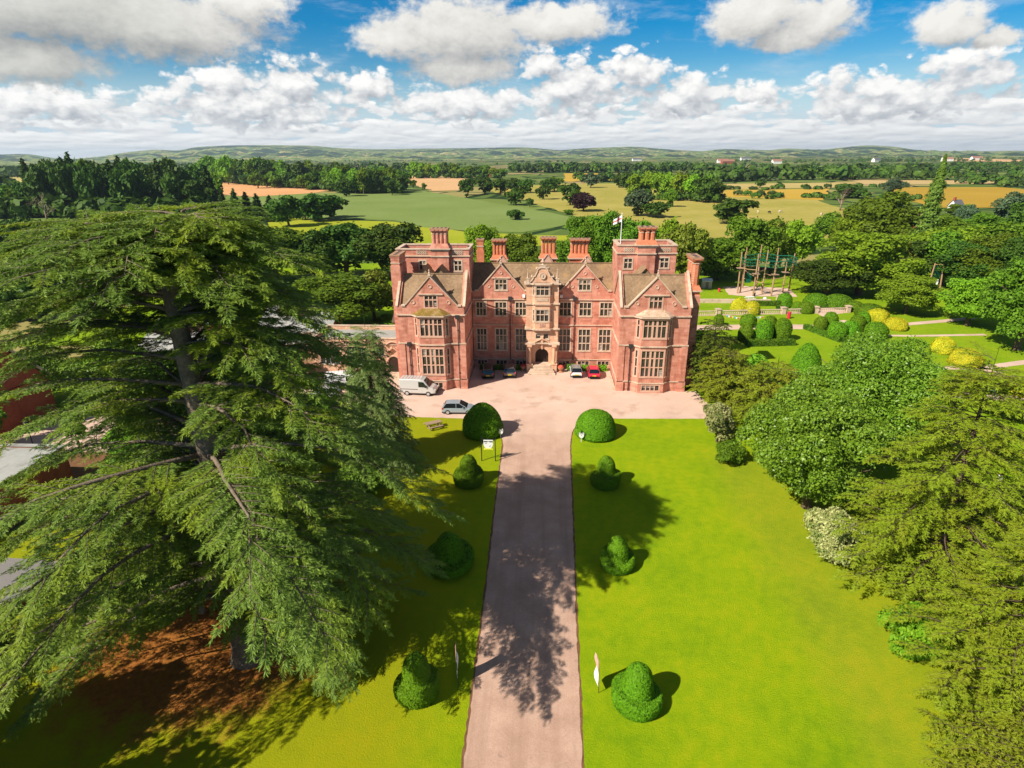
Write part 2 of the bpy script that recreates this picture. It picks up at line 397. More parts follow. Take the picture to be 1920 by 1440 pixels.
    low = [(x, y, 10.5) for x, y in eave]; mid = [(cx-1.75,75.28,10.95),(cx-1.3,74.8,10.95),(cx+1.3,74.8,10.95),(cx+1.75,75.28,10.95)]; top = [(cx-1.15,75.28,11.25),(cx+1.15,75.28,11.25)]
    for i in range(3): br.quad(low[i], low[i+1], mid[i+1], mid[i])
    br.quad(mid[1], mid[2], top[1], top[0]); br.poly([mid[0], mid[1], top[0]]); br.poly([mid[2], mid[3], top[1]]); br.poly(low)
    br.build('bay_roof', M['moss'] if s < 0 else M['baycap'], house)
    window(p0, DX, F_OUT, gh[0], gh[1], gh[2], gh[3], 3, (12.35,), house, hood=False)
    tm = MB(); tm.box(cx-1.65, cx+1.65, 75.12, 75.3, 13.05, 13.2); gable_trim(tm, cx, hw, 11.6, za+.02, 75.3)
    for u in (ua, ub):
        xa = X(u); e = .17
        for ya, yb, zA, zB in ((75.2, 79.15, 11.5, 15.42), (83.0, 79.15, 11.6, 15.42)):
            dy = yb-ya; n = math.hypot(dy, zB-zA)
            tm.ext([(xa-e, ya, zA), (xa-e, yb, zB), (xa-e, yb, zB+.15), (xa-e, ya, zA+.15)], (2*e, 0, 0))
    tm.build('gable_coping', M['stone'], house)
    for rx, rz in ((-2.35, 12.05), (2.35-.0, 12.05), (0, 14.15)):
        r_ = MB(); ring(r_, cx+rx, 75.27, rz, .24); r_.cyl((cx+rx,75.285,rz),(cx+rx,75.31,rz),.2,n=12); r_.build('roundel', M['frame'], house)
    # --- wing roofs
    r = MB(); e0, e1 = span(ua+.38, ub-.38)
    for ya, yb in ((75.72, 79.15), (82.95, 79.15)):
        r.quad((e0,ya,11.35),(e1,ya,11.35),(e1,yb,15.05),(e0,yb,15.05))
    for sd in (-1, 1): r.quad((cx+sd*hw,75.7,11.45),(cx,75.7,15.12),(cx,79.4,15.12),(cx+sd*hw,79.4,11.45))
    r.box(e0, e1, 79.02, 79.28, 15.0, 15.14); 
    for gx in ((cx-1.6, cx+.5) if s < 0 else (cx-.9,)):     # small cross gablets against the tower
        for sd in (-1, 1): r.quad((gx+sd*1.25,79.3,14.4),(gx,79.3,15.85),(gx,83,15.85),(gx+sd*1.25,83,14.4))
        r.poly([(gx-1.2,79.55,14.4),(gx+1.2,79.55,14.4),(gx,79.55,15.8)])
    r.build('wing_roof', M['roof'], house)
    if s < 0: tx0, tx1, ty1, zs_, zt = -20.9, -10.65, 88.0, 16.75, 17.7
    else:     tx0, tx1, ty1, zs_, zt = 9.86, 17.9, 88.8, 17.15, 18.2
    bx0, bx1 = (-15.85, -13.45) if s < 0 else (12.55, 14.95)
    # --- tower
    t = MB(); tw = [(-17.7,-16.8,14.85,16.15),(-12.75,-11.75,14.75,16.15)] if s < 0 else [(10.85,11.95,15.15,16.5),(15.8,16.9,15.25,16.6)]
    panel(t, (tx0, 83.0), DX, F_OUT, 0, tx1-tx0, 0, zt, [(a-tx0, b_-tx0, c, d_) for a, b_, c, d_ in tw])
    t.quad((tx0,83,0),(tx0,ty1,0),(tx0,ty1,zt),(tx0,83,zt)); t.quad((tx1,83,0),(tx1,ty1,0),(tx1,ty1,zt),(tx1,83,zt)); t.quad((tx0,ty1,0),(tx1,ty1,0),(tx1,ty1,zt),(tx0,ty1,zt))
    k = .38; zi = zs_+.1
    t.quad((tx0+k,83+k,zi),(tx1-k,83+k,zi),(tx1-k,83+k,zt),(tx0+k,83+k,zt)); t.quad((tx0+k,ty1-k,zi),(tx1-k,ty1-k,zi),(tx1-k,ty1-k,zt),(tx0+k,ty1-k,zt))
    t.quad((tx0+k,83+k,zi),(tx0+k,ty1-k,zi),(tx0+k,ty1-k,zt),(tx0+k,83+k,zt)); t.quad((tx1-k,83+k,zi),(tx1-k,ty1-k,zi),(tx1-k,ty1-k,zt),(tx1-k,83+k,zt))
    t.box(bx0, bx1, 82.5, 83.35, 10, zt-.12)
    t.build('tower_wall', M['wall'], house)
    rf = MB(); rf.quad((tx0+k-.05,83+k-.05,zi),(tx1-k+.05,83+k-.05,zi),(tx1-k+.05,ty1-k+.05,zi),(tx0+k-.05,ty1-k+.05,zi)); rf.build('tower_roof', M['lead'], house)
    tc = MB()
    for a in (zt, ): 
        tc.box(tx0-.1, bx0-.05, 82.9, 83.45, a, a+.14); tc.box(bx1+.05, tx1+.1, 82.9, 83.45, a, a+.14); tc.box(tx0-.1, tx1+.1, ty1-.45, ty1+.1, a, a+.14); tc.box(tx0-.1, tx0+.45, 83.45, ty1-.45, a, a+.137); tc.box(tx1-.45, tx1+.1, 83.45, ty1-.45, a, a+.137)
        tc.box(bx0-.1, bx1+.1, 82.4, 83.45, a-.12, a+.02)
    tc.box(tx0-.14, bx0, 82.84, 83.0, zs_, zs_+.17); tc.box(bx1, tx1+.14, 82.84, 83.0, zs_, zs_+.17); tc.box(bx0-.12, bx1+.12, 82.36, 82.5, zs_+.02, zs_+.18)
    tc.box(tx1, tx1+.14, 83.0, ty1, zs_, zs_+.166); tc.box(tx0-.14, tx0, 83.0, ty1, zs_, zs_+.166)
    tc.build('tower_coping', M['stone'], house)
    for a, b_, c, d_ in tw: window((tx0, 83.0), DX, F_OUT, a-tx0, b_-tx0, c, d_, 2, (c+.8,), house, fm='stone')
    for gx in ((-17.3, -12.25) if s < 0 else (11.45, 16.35)):      # pierced panels in the parapet
        pn = MB()
        for i in range(5):
            for j in range(2): ring(pn, gx-.6+i*.3, 82.975, zs_+.42+j*.26, .1)
        pn.build('parapet_tracery', M['stone'], house)
    chimney(bx0+.08, bx1-.08, 82.62, 84.0, zt-.1, zt+.55, 20.62 if s < 0 else 20.8, 4 if s < 0 else 3, 2, 'wall' if s < 0 else 'brick')
    # outer side stacks
    if s < 0: chimney(-20.45, -19.35, 78.0, 81.6, 0, 16.6, 17.75, 1, 4, 'wall', flare=False)
    else:
        chimney(18.95, 20.05, 77.6, 81.2, 12.7, 13.6, 17.5, 1, 3, 'brick'); q = MB(); q.box(18.75, 20.2, 77.2, 81.2, 0, 12.7); q.build('chimney_breast', M['wall'], house)
    downpipe(-11.45 if s < 0 else 11.35, 75.3, 0, 10.0 if s < 0 else 6.2); downpipe(-18.1 if s < 0 else 18.1, 75.3, 1.3, 6.2 if s < 0 else 3) if s < 0 else None

# --- main range between the wings
for s in (-1, 1):
    m = MB(); x0, x1 = (-10.55, -2.65) if s < 0 else (1.95, 9.85); cx = XC+s*6.0; p0 = (x0, 84.4); L = x1-x0
    lights = [(-10.0,-8.6),(-7.22,-5.6),(-4.25,-2.72)] if s < 0 else [(2.15,3.8),(5.02,6.7),(8.0,9.68)]
    hs = []
    for a, b in lights: hs += [(a-x0, b-x0, 8.0, 9.95), (a-x0, b-x0, 2.7, 5.95), (a-x0+.02, b-x0-.02, .35, 1.05)]
    gw = (cx-.82-x0, cx+.82-x0, 11.78, 13.25)
    panel(m, p0, DX, F_OUT, 0, L, 0, 11.6, hs)
    hw, za, tr = 3.3, 15.35, 13.25
    for sd in (-1, 1):
        m.poly([(cx+sd*hw,84.4,11.6),(cx+sd*.82,84.4,11.6),(cx+sd*.82,84.4,tr),(cx+sd*hw*(1-(tr-11.6)/(za-11.6)),84.4,tr)])
        m.quad((cx+sd*.82,84.4,11.78),(cx+sd*.82,84.4,tr),(cx+sd*.82,84.7,tr),(cx+sd*.82,84.7,11.78))
    m.quad((cx-.82,84.4,11.6),(cx+.82,84.4,11.6),(cx+.82,84.4,11.78),(cx-.82,84.4,11.78))
    ht = hw*(1-(tr-11.6)/(za-11.6)); m.poly([(cx-ht,84.4,tr),(cx+ht,84.4,tr),(cx,84.4,za)])
    m.poly([(cx-hw,84.78,11.6),(cx+hw,84.78,11.6),(cx,84.78,za)]); m.quad((x0,84.4,11.6),(x1,84.4,11.6),(x1,84.8,11.6),(x0,84.8,11.6))
    m.obox(p0, DX, F_OUT, 0, L, 0, .33, 0, .08)
    m.build('main_wall', M['wall'], house)
    for h in hs:
        z0 = h[2]
        window(p0, DX, F_OUT, *h, 3, (9.05,) if z0 > 7 else ((3.8, 4.95) if z0 > 2 else ()), house, fm='stone' if z0 > 2 else 'frame', mull=.12)
    window(p0, DX, F_OUT, *gw, 3, (12.65,), house, fm='stone', mull=.12)
    tm = MB(); tm.box(cx-1.3, cx+1.3, 84.24, 84.4, 13.45, 13.58); gable_trim(tm, cx, hw, 11.66, za+.02, 84.4); tm.build('gable_coping', M['stone'], house)
    
    for ya, za_, zb_ in ((84.2, 10.34, 10.48), (84.25, 6.53, 6.66), (84.27, 1.25, 1.36)): st = MB(); st.box(x0, x1, ya, 84.4, za_, zb_); st.build('string_course', M['stone'], house)
    for rx, rz in ((-1.75, 12.3), (1.75, 12.3), (0, 14.2)):
        r_ = MB(); ring(r_, cx+rx, 84.37, rz, .21); r_.cyl((cx+rx,84.385,rz),(cx+rx,84.41,rz),.17,n=12); r_.build('roundel', M['frame'], house)
    downpipe(-5.05 if s < 0 else 4.3, 84.4, 1.3, 10.4)
    r = MB()
    for sd in (-1, 1): r.quad((cx+sd*hw,84.8,11.5),(cx,84.8,15.1),(cx,88.3,15.1),(cx+sd*hw,88.3,11.5))
    r.build('gable_roof', M['roof'], house)
r = MB(); r.quad((-10.7,84.82,11.4),(9.9,84.82,11.4),(9.9,88.2,15.0),(-10.7,88.2,15.0)); r.quad((-10.7,91.6,11.4),(9.9,91.6,11.4),(9.9,88.2,15.0),(-10.7,88.2,15.0)); r.box(-10.64,9.85,88.08,88.32,14.95,15.08)
r.build('main_roof', M['roof'], house)
w = MB(); w.box(-19.3, 18.6, 91.6, 97, 0, 11.3); w.box(-10.5, 9.8, 91.55, 91.6, 0, 11.38); w.build('rear_wall', M['wall'], house)
r = MB(); r.quad((-19.5,91.55,11.35),(18.8,91.55,11.35),(18.8,94.3,13.6),(-19.5,94.3,13.6)); r.quad((-19.5,97.2,11.2),(18.8,97.2,11.2),(18.8,94.3,13.6),(-19.5,94.3,13.6)); r.build('rear_roof', M['roof'], house)
chimney(-8.15, -6.05, 91.7, 92.7, 12, 15.3, 17.95, 4, 1); chimney(-.7, 1.55, 91.7, 92.7, 12, 15.5, 18.3, 4, 1); chimney(3.75, 6.6, 91.7, 92.7, 12, 15.5, 18.05, 5, 1)
chimney(-10.5, -9.55, 91.8, 92.6, 12, 16.6, 18.0, 1, 1, flare=False)
for gx, gz in ((-6.6, 15.5), (.3, 15.7), (6.3, 15.5)):
    g_ = MB(); g_.ext([(gx-1.0,91.2,14.2),(gx+1.0,91.2,14.2),(gx,91.2,gz)], (0, .4, 0)); coping(g_, (gx-1.1,14.2), (gx,gz+.05), .4,.1, 91.1, 91.65); coping(g_, (gx+1.1,14.2), (gx,gz+.05), .4,.1, 91.1, 91.65); g_.build('rear_gablet', M['frame'], house)

# --- central porch tower
P0 = (XC-2.3, 83.0); pw = MB(); hx = 2.3
arch = [(.97*math.cos(q), 2.42+.97*math.sin(q)) for q in [math.pi*i/16 for i in range(17)]]
# ground storey front with arched opening
zf = 1.1
outer = [(-hx, zf), (-.97, zf)] + [(x, z) for x, z in arch[::-1]] + [(.97, zf), (hx, zf), (hx, 4.35), (-hx, 4.35)]
half = len(arch)//2
for sd in (-1, 1):
    pts = [(sd*hx, 0), (sd*hx, 4.35), (0, 4.35)] + [(sd*abs(x), z) for x, z in (arch[half::-1] if True else arch)] + [(sd*.97, 0)]
    pw.poly([(XC+a, 83.0, z) for a, z in pts])
for i in range(16): pw.quad((XC+arch[i][0],83,arch[i][1]),(XC+arch[i+1][0],83,arch[i+1][1]),(XC+arch[i+1][0],84,arch[i+1][1]),(XC+arch[i][0],84,arch[i][1]))
for sd in (-.97, .97): pw.quad((XC+sd,83,0),(XC+sd,84,0),(XC+sd,84,2.42),(XC+sd,83,2.42))
panel(pw, P0, DX, F_OUT, 0, 4.6, 4.35, 6.4, [(2.3-.92, 2.3-.22, 4.9, 5.65), (2.3+.22, 2.3+.92, 4.9, 5.65)])
panel(pw, P0, DX, F_OUT, 0, 4.6, 6.4, 12.95)
for sd in (-hx, hx): pw.quad((XC+sd,83,0),(XC+sd,85.5,0),(XC+sd,85.5,12.95),(XC+sd,83,12.95))
bayp = [(XC-1.42,82.998),(XC-1.05,82.55),(XC+1.05,82.55),(XC+1.42,82.998)]; pwin = []
for k in range(3):
    (ax, ay), (bx, by) = bayp[k], bayp[k+1]; dl = math.hypot(bx-ax, by-ay); d = ((bx-ax)/dl, (by-ay)/dl); o = (d[1], -d[0]); e = .17
    hs = [(e, dl-e, 11.4, 12.7), (e, dl-e, 7.62, 9.3)]
    panel(pw, (ax, ay), d, o, 0, dl, 6.4, 12.95, hs)
    for h in hs: pwin.append(((ax, ay), d, o, *h, 3 if k == 1 else 1))
pw.build('porch_wall', M['porch'], house)
for p, d, o, a0, a1, z0, z1, n in pwin: window(p, d, o, a0, a1, z0, z1, n, (12.3,) if z0 > 11 else (8.6,), house, fm='stone', mull=.11)
for a in (2.3-.92, 2.3+.22): window(P0, DX, F_OUT, a, a+.7, 4.9, 5.65, 1, (), house, fm='stone')
for z, pr, h in ((12.9, .32, .22), (10.02, .2, .18), (6.3, .22, .2)):
    ps = MB(); ps.box(XC-2.3-pr, XC-1.4, 83-pr, 83.0, z, z+h); ps.box(XC+1.4, XC+2.3+pr, 83-pr, 83.0, z, z+h); ps.box(XC-2.3-pr, XC-2.3, 83, 84.4, z, z+h); ps.box(XC+2.3, XC+2.3+pr, 83, 84.4, z, z+h)
    for k in range(3):
        (ax, ay), (bx, by) = bayp[k], bayp[k+1]; dl = math.hypot(bx-ax, by-ay); d = ((bx-ax)/dl, (by-ay)/dl); ps.obox((ax, ay), d, (d[1], -d[0]), -.06, dl+.06, z+.004*k, z+h+.004*k, -.1, pr)
    ps.build('porch_cornice', M['stone'], house)
ps = MB(); ps.box(XC-2.55, XC-.95, 82.15, 83.0, 4.2, 4.42); ps.box(XC+.95, XC+2.55, 82.15, 83.0, 4.2, 4.42); ps.box(XC-.95, XC+.95, 82.6, 83.0, 4.2, 4.38)
ps.build('porch_cornice', M['stone'], house)
ps = MB(); ps.box(XC-.85, XC+.85, 82.5, 82.6, 10.55, 11.0); ps.build('sill_panel', M['stone'], house)
pd = MB(); 
for sd in (-1, 1): coping(pd, (XC+sd*1.05, 4.42), (XC, 4.95), .3, .12, 82.6, 83.0)
pd.box(XC-.18, XC+.18, 82.7, 83.0, 4.4, 5.3); pd.box(XC-.12, XC+.12, 82.8, 83.0, 3.35, 4.2); pd.build('pediment', M['porch'], house)
pp = MB(); pp.ext([(XC-.42,82.52,6.75),(XC+.42,82.52,6.75),(XC+.42,82.52,7.4),(XC-.42,82.52,7.4)], (0,.06,0))
for a, b, c, e in ((-.36,-.1,6.85,6.93),(-.36,-.28,6.93,7.3),(-.1,-.02,6.85,7.3),(.08,.16,6.85,7.3),(.16,.36,7.05,7.13),(.28,.36,6.85,7.05)): pp.box(XC+a, XC+b, 82.46, 82.52, c, e)
pp.build('carved_panel', M['frame'], house)
for sd in (-1, 1):
    c = MB(); x = XC+sd*1.78; c.box(x-.42, x+.42, 82.05, 83.0, 0, 1.15); c.box(x-.48, x+.48, 82.0, 83.0, 1.15, 1.3)
    c.lathe([(.3,0),(.3,.08),(.22,.16),(.235,1.2),(.2,2.35),(.27,2.45),(.32,2.6)], x, 82.42, 1.3, 14); c.box(x-.34, x+.34, 82.08, 82.76, 3.9, 4.2)
    c.build('porch_column', M['porch'], house, bevel=.02)
dr = MB(); dr.quad((XC-1,83.75,zf),(XC+1,83.75,zf),(XC+1,83.75,3.5),(XC-1,83.75,3.5))
for i in range(5): dr.box(XC-.96+i*.4, XC-.64+i*.4, 83.68, 83.75, zf, 3.3)
dr.cyl((XC-.1,83.66,2.0),(XC-.1,83.6,2.0),.06,n=8); dr.build('entrance_door', M['door'], house)
stp = MB()
for i in range(5): stp.box(XC-2.0+i*.16, XC+2.0-i*.16, 80.9+i*.38, 84.0 if i == 4 else 82.02, i*.22, (i+1)*.22)
stp.box(XC-1.3, XC+1.3, 82.0, 84.0, 0, 1.09); stp.build('entrance_steps', M['stone'], house, bevel=.02)
# shaped gable over the porch with roundel, scrolls, obelisks and finial
sg = MB(); prof = [(2.0,13.12),(1.75,13.25),(1.45,13.55),(1.3,13.8),(1.28,14.0),(1.05,14.05),(.95,14.3),(.72,14.75),(.7,15.0),(.5,15.1),(.34,15.25)]
sg.ext([(XC+a,82.9,z) for a, z in prof]+[(XC-a,82.9,z) for a, z in prof[::-1]], (0, .45, 0)); sg.build('shaped_gable', M['porch'], house)
sg = MB()
for sd in (-1, 1):
    sg.tube([(XC+sd*a, 82.86, z) for a, z in prof], .09, 6)
    for a, z in ((1.5,13.95),(.86,15.05)): sg.lathe([(.1,-.1),(.16,0),(.1,.12),(.04,.3)], XC+sd*a, 83.1, z, 8)
    x = XC+sd*2.05; sg.box(x-.2,x+.2,82.75,83.15,13.12,13.7); sg.box(x-.26,x+.26,82.7,83.2,13.7,13.8); sg.lathe([(.14,0),(.03,1.05),(.09,1.15),(.02,1.28)], x, 82.95, 13.8, 4)
sg.box(XC-.85, XC+.85, 82.78, 83.2, 15.18, 15.3); sg.box(XC-.4,XC+.4,82.8,83.2,15.3,15.55); sg.box(XC-.5,XC+.5,82.76,83.22,15.55,15.65); sg.lathe([(.22,0),(.1,.15),(.27,.4),(.16,.65),(.03,.9)], XC, 83, 15.65, 10)
sg.build('gable_finial', M['stone'], house)
rd = MB(); rd.cyl((XC,82.9,14.1),(XC,82.76,14.1),.42,n=20); ring(rd, XC, 82.76, 14.1, .42); rd.box(XC-.06,XC+.06,82.68,82.78,13.95,14.25); rd.build('gable_roundel', M['stone'], house)
rp = MB(); 
for sd in (-1, 1): rp.quad((XC+sd*2.2,83.4,12.95),(XC,83.4,14.7),(XC,87.9,14.7),(XC+sd*2.2,87.9,12.95))
rp.build('porch_roof', M['roof'], house)
# flood lamp brackets on the walls beside the porch
for x in (-3.05, 2.35):
    q = MB(); q.box(x-.2, x+.2, 83.9, 84.35, 10.75, 11.15); q.cyl((x,84.4,10.9),(x,84.1,10.9),.04,n=6); q.build('flood_lamp', M['white'], house)
# low planted bed walls at the foot
# ------------------------------------------------------------------ ground, fields, hills, paths
def lawn_mat(name, c_lo, c_mid, c_hi, litter=False):
    t = NT(name); p = t.pos()
    a = t.noise(p, 0.16, 5, 0.6); b = t.noise(p, 1.3, 4, 0.6); c = t.noise(p, 9.0, 3, 0.7)
    f = t.math('ADD', t.math('ADD', t.math('MULTIPLY', a, .42), t.math('MULTIPLY', b, .33)), t.math('MULTIPLY', c, .25))
    col = t.ramp(f, [(.38, c_lo), (.5, c_mid), (.6, c_hi), (.68, tuple(x*.9+y for x, y in zip(c_hi, (.08,.02,.01))))])
    if litter:     # brown needle litter on the grass round the cedar, and worn edges
        sx = t.n('SeparateXYZ'); t.l(p, sx.inputs[0])      # left lawn drier, more golden
        g = t.n('MapRange', i_1=-3.0, i_2=-9.0); t.l(sx.outputs[0], g.inputs[0])
        col = t.mix(t.math('MULTIPLY', g.outputs[0], .55), col, (.29, .235, .006))
        sub = t.n('VectorMath', operation='DISTANCE'); t.l(p, sub.inputs[0]); sub.inputs[1].default_value = (-22.5, 31.0, 0)
        d = t.math('ADD', sub.outputs['Value'], t.math('MULTIPLY', t.noise(p, .5, 5, .7), 9.0))
        m = t.n('MapRange', i_1=14.5, i_2=11.5); t.l(d, m.inputs[0])
        lit = t.ramp(t.noise(p, 3.0, 5, .7), [(.3,(.20,.055,.015)),(.6,(.36,.12,.03)),(.8,(.33,.17,.035))])
        col = t.mix(m.outputs[0], col, lit)
        g2 = t.n('MapRange', i_1=18.5, i_2=21.5); t.l(t.math('ADD', sx.outputs[0], t.math('MULTIPLY', t.noise(p, .45, 4, .65), 5.0)), g2.inputs[0])
        g3 = t.n('MapRange', i_1=60, i_2=55); t.l(sx.outputs[1], g3.inputs[0])
        col = t.mix(t.math('MULTIPLY', t.math('MULTIPLY', g2.outputs[0], g3.outputs[0]), .16), col, (.34, .19, .04))
    mp = t.n('Mapping'); mp.inputs['Scale'].default_value = (.9,.12,1); t.l(p, mp.inputs['Vector']); mo = t.noise(mp.outputs[0], 1.2, 3, .6)      # faint mowing streaks, clover and bare flecks
    col = t.mix(t.math('MULTIPLY', mo, .16), col, c_lo)
    fk = t.n('MapRange', i_1=.66, i_2=.72); t.l(t.noise(p, 4.5, 4, .75), fk.inputs[0]); col = t.mix(t.math('MULTIPLY', fk.outputs[0], .40), col, (.34,.27,.05))
    f2 = t.n('MapRange', i_1=.66, i_2=.74); t.l(t.noise(p, 2.3, 5, .75), f2.inputs[0]); col = t.mix(t.math('MULTIPLY', f2.outputs[0], .35), col, (.07,.13,.004))
    nb = t.bump(t.math('ADD', c, t.noise(p, 28, 2)), .7, .06)
    return t.fin(t.pbsdf(col, .95, .08, normal=nb))
M['lawn'] = lawn_mat('lawn_grass', (.145,.255,.003), (.225,.32,.003), (.30,.34,.004), True)
M['garden'] = lawn_mat('garden_grass', (.145,.26,.005), (.205,.315,.007), (.27,.34,.011))
M['meadow'] = lawn_mat('meadow_grass', (.10,.15,.015), (.15,.19,.02), (.24,.25,.04))
M['gravel'] = blotch('pink_gravel', [(.32,(.50,.34,.265)),(.5,(.58,.41,.325)),(.68,(.65,.475,.385))], .22, 14, .45, bump=(40,.25,.01), stain=((.40,.26,.19), .30, .54, .74))
def drive_mat():
    t = NT('drive_tarmac'); p = t.pos(); sx = t.n('SeparateXYZ'); t.l(p, sx.inputs[0])
    f = t.math('ADD', t.math('MULTIPLY', t.noise(p, .5, 5, .6), .5), t.math('MULTIPLY', t.noise(p, 14, 4, .7), .5))
    col = t.ramp(f, [(.36,(.36,.225,.165)),(.5,(.45,.29,.215)),(.64,(.54,.365,.28))])
    mp = t.n('Mapping'); mp.inputs['Scale'].default_value = (1.1,.035,1); t.l(p, mp.inputs['Vector'])      # long wheel-worn streaks
    m = t.n('MapRange', i_1=.48, i_2=.66); t.l(t.noise(mp.outputs[0], 1.0, 4, .6), m.inputs[0])
    col = t.mix(t.math('MULTIPLY', m.outputs[0], .38), col, (.29,.175,.125))
    m2 = t.n('MapRange', i_1=.66, i_2=.72); t.l(t.noise(p, 1.1, 5, .6), m2.inputs[0]); col = t.mix(t.math('MULTIPLY', m2.outputs[0], .5), col, (.2,.13,.1))
    m3 = t.n('MapRange', i_1=57, i_2=67.5); t.l(t.math('ADD', sx.outputs[1], t.math('MULTIPLY', t.math('SUBTRACT', t.noise(p, .4, 4, .6), .5), 6.0)), m3.inputs[0])
    col = t.mix(m3.outputs[0], col, t.ramp(t.noise(p, .22, 4), [(.32,(.50,.34,.265)),(.5,(.58,.41,.325)),(.68,(.65,.475,.385))]))      # worn pale gravel where it meets the forecourt
    return t.fin(t.pbsdf(col, .93, .15, normal=t.bump(t.noise(p, 60, 2), .3, .01)))
M['drive'] = drive_mat()
M['soil'] = blotch('edge_soil', [(.3,(.10,.045,.02)),(.7,(.22,.11,.05))], 1.5, 8, .5)
M['sand'] = plain('bark_sand', (.60,.43,.33), .95, .1, var=.08, scale=.5)
M['asphalt'] = blotch('grey_tarmac', [(.3,(.16,.15,.14)),(.7,(.24,.22,.21))], .4, 9, .5)

def sheet(name, pts, z, m, jit=0.0, step=0.6, kind='structure'):
    """flat ground sheet; edges get a slightly ragged outline"""
    out = []
    for i, (x, y) in enumerate(pts):
        x2, y2 = pts[(i+1) % len(pts)]; L = math.hypot(x2-x, y2-y); n = max(1, int(L/step)) if jit else 1
        for k in range(n):
            q = k/n; j = jit if k else jit*.3
            out.append((x+(x2-x)*q+random.uniform(-j, j), y+(y2-y)*q+random.uniform(-j, j), z))
    b = MB(); b.poly(out); return tag(b.build(name, m), kind=kind)
def ribbon(name, pts, w, z, m, jit=.05):
    L_, R_ = [], []
    for i, (x, y) in enumerate(pts):
        a, b = pts[max(i-1, 0)], pts[min(i+1, len(pts)-1)]; dx, dy = b[0]-a[0], b[1]-a[1]; n = math.hypot(dx, dy) or 1
        L_.append((x-dy/n*w/2, y+dx/n*w/2)); R_.append((x+dy/n*w/2, y-dx/n*w/2))
    return sheet(name, L_+R_[::-1], z, m, jit)

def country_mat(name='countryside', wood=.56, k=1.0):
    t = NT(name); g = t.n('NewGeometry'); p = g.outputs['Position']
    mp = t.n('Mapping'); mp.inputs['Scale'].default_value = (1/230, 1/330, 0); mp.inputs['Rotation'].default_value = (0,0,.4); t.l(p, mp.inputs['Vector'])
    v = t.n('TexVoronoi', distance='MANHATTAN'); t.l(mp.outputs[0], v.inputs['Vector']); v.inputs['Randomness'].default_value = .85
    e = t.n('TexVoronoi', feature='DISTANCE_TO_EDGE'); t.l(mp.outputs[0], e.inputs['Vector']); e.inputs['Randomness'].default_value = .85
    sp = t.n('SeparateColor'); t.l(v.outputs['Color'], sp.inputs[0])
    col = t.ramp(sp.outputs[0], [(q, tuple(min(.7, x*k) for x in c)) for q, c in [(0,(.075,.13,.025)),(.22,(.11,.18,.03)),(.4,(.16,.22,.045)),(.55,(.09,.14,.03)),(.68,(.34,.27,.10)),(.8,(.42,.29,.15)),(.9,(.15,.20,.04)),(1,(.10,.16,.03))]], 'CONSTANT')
    n = t.noise(p, .01, 5, .6); col = t.mix(.3, col, t.ramp(n, [(.3,(.07,.11,.02)),(.7,(.2,.22,.06))]))
    w = t.n('MapRange', i_1=wood, i_2=wood+.04); t.l(t.noise(p, 1/420 if k == 1.0 else 1/900, 6, .66), w.inputs[0]); col = t.mix(w.outputs[0], col, (.022,.045,.012))  # dark patches: woodland, and cloud shadow painted into the ground colour
    h = t.n('MapRange', i_1=.05, i_2=.03); t.l(e.outputs['Distance'], h.inputs[0]); col = t.mix(h.outputs[0], col, (.02,.042,.012))
    return t.fin(t.pbsdf(col, .95, .05))
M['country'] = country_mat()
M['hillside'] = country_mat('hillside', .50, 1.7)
nb_ = 96; vs = [(0,0,-.02)]; fs = []
rr = [120, 400, 1000, 2200, 4500, 9000, 16000]
for r in rr: vs += [(math.sin(2*math.pi*i/nb_)*r, math.cos(2*math.pi*i/nb_)*r, -.02) for i in range(nb_)]
for i in range(nb_): fs.append((0, 1+(i+1) % nb_, 1+i))
for k in range(len(rr)-1):
    for i in range(nb_): j = (i+1) % nb_; a = 1+k*nb_; fs.append((a+i, a+j, a+nb_+j, a+nb_+i))
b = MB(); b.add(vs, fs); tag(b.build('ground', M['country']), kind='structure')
PROF = [(-60,.3),(-43.7,.29),(-42,.244),(-40.5,.306),(-39,-.02),(-38.1,-.14),(-36.8,-.05),(-34.3,.387),(-32.2,.573),(-30.9,.451),(-29.5,.745),(-27,.861),(-23.6,.876),(-20.5,.826),(-18.1,.603),(-15.4,.502),(-12.3,.528),(-7.9,.545),(-4.1,.585),(-1.9,.592),(1.2,.301),(2.8,.444),(7.6,.578),(11.3,.262),(13.8,.111),(14.8,.315),(19.1,.15),(19.9,.307),(23,.154),(24,.303),(25.9,.478),(27.9,.336),(29.5,.05),(32,-.04),(35.7,-.04),(60,0)]
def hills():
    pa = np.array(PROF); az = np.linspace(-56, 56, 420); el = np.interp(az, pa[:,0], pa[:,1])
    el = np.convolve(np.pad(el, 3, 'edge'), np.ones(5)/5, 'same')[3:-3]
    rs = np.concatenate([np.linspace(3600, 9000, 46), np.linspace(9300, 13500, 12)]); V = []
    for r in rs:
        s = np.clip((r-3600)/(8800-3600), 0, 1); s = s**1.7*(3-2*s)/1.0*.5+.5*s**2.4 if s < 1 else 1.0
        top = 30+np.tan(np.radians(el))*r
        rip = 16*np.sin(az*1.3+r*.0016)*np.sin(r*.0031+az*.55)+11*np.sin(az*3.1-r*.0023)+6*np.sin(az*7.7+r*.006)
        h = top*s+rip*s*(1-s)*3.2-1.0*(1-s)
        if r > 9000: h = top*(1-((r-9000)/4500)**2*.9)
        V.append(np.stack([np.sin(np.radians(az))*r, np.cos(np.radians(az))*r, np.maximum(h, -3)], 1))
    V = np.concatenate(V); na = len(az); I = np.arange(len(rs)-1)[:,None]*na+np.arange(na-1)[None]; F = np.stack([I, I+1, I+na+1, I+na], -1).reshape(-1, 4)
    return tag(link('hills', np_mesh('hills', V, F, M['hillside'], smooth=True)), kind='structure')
hills()
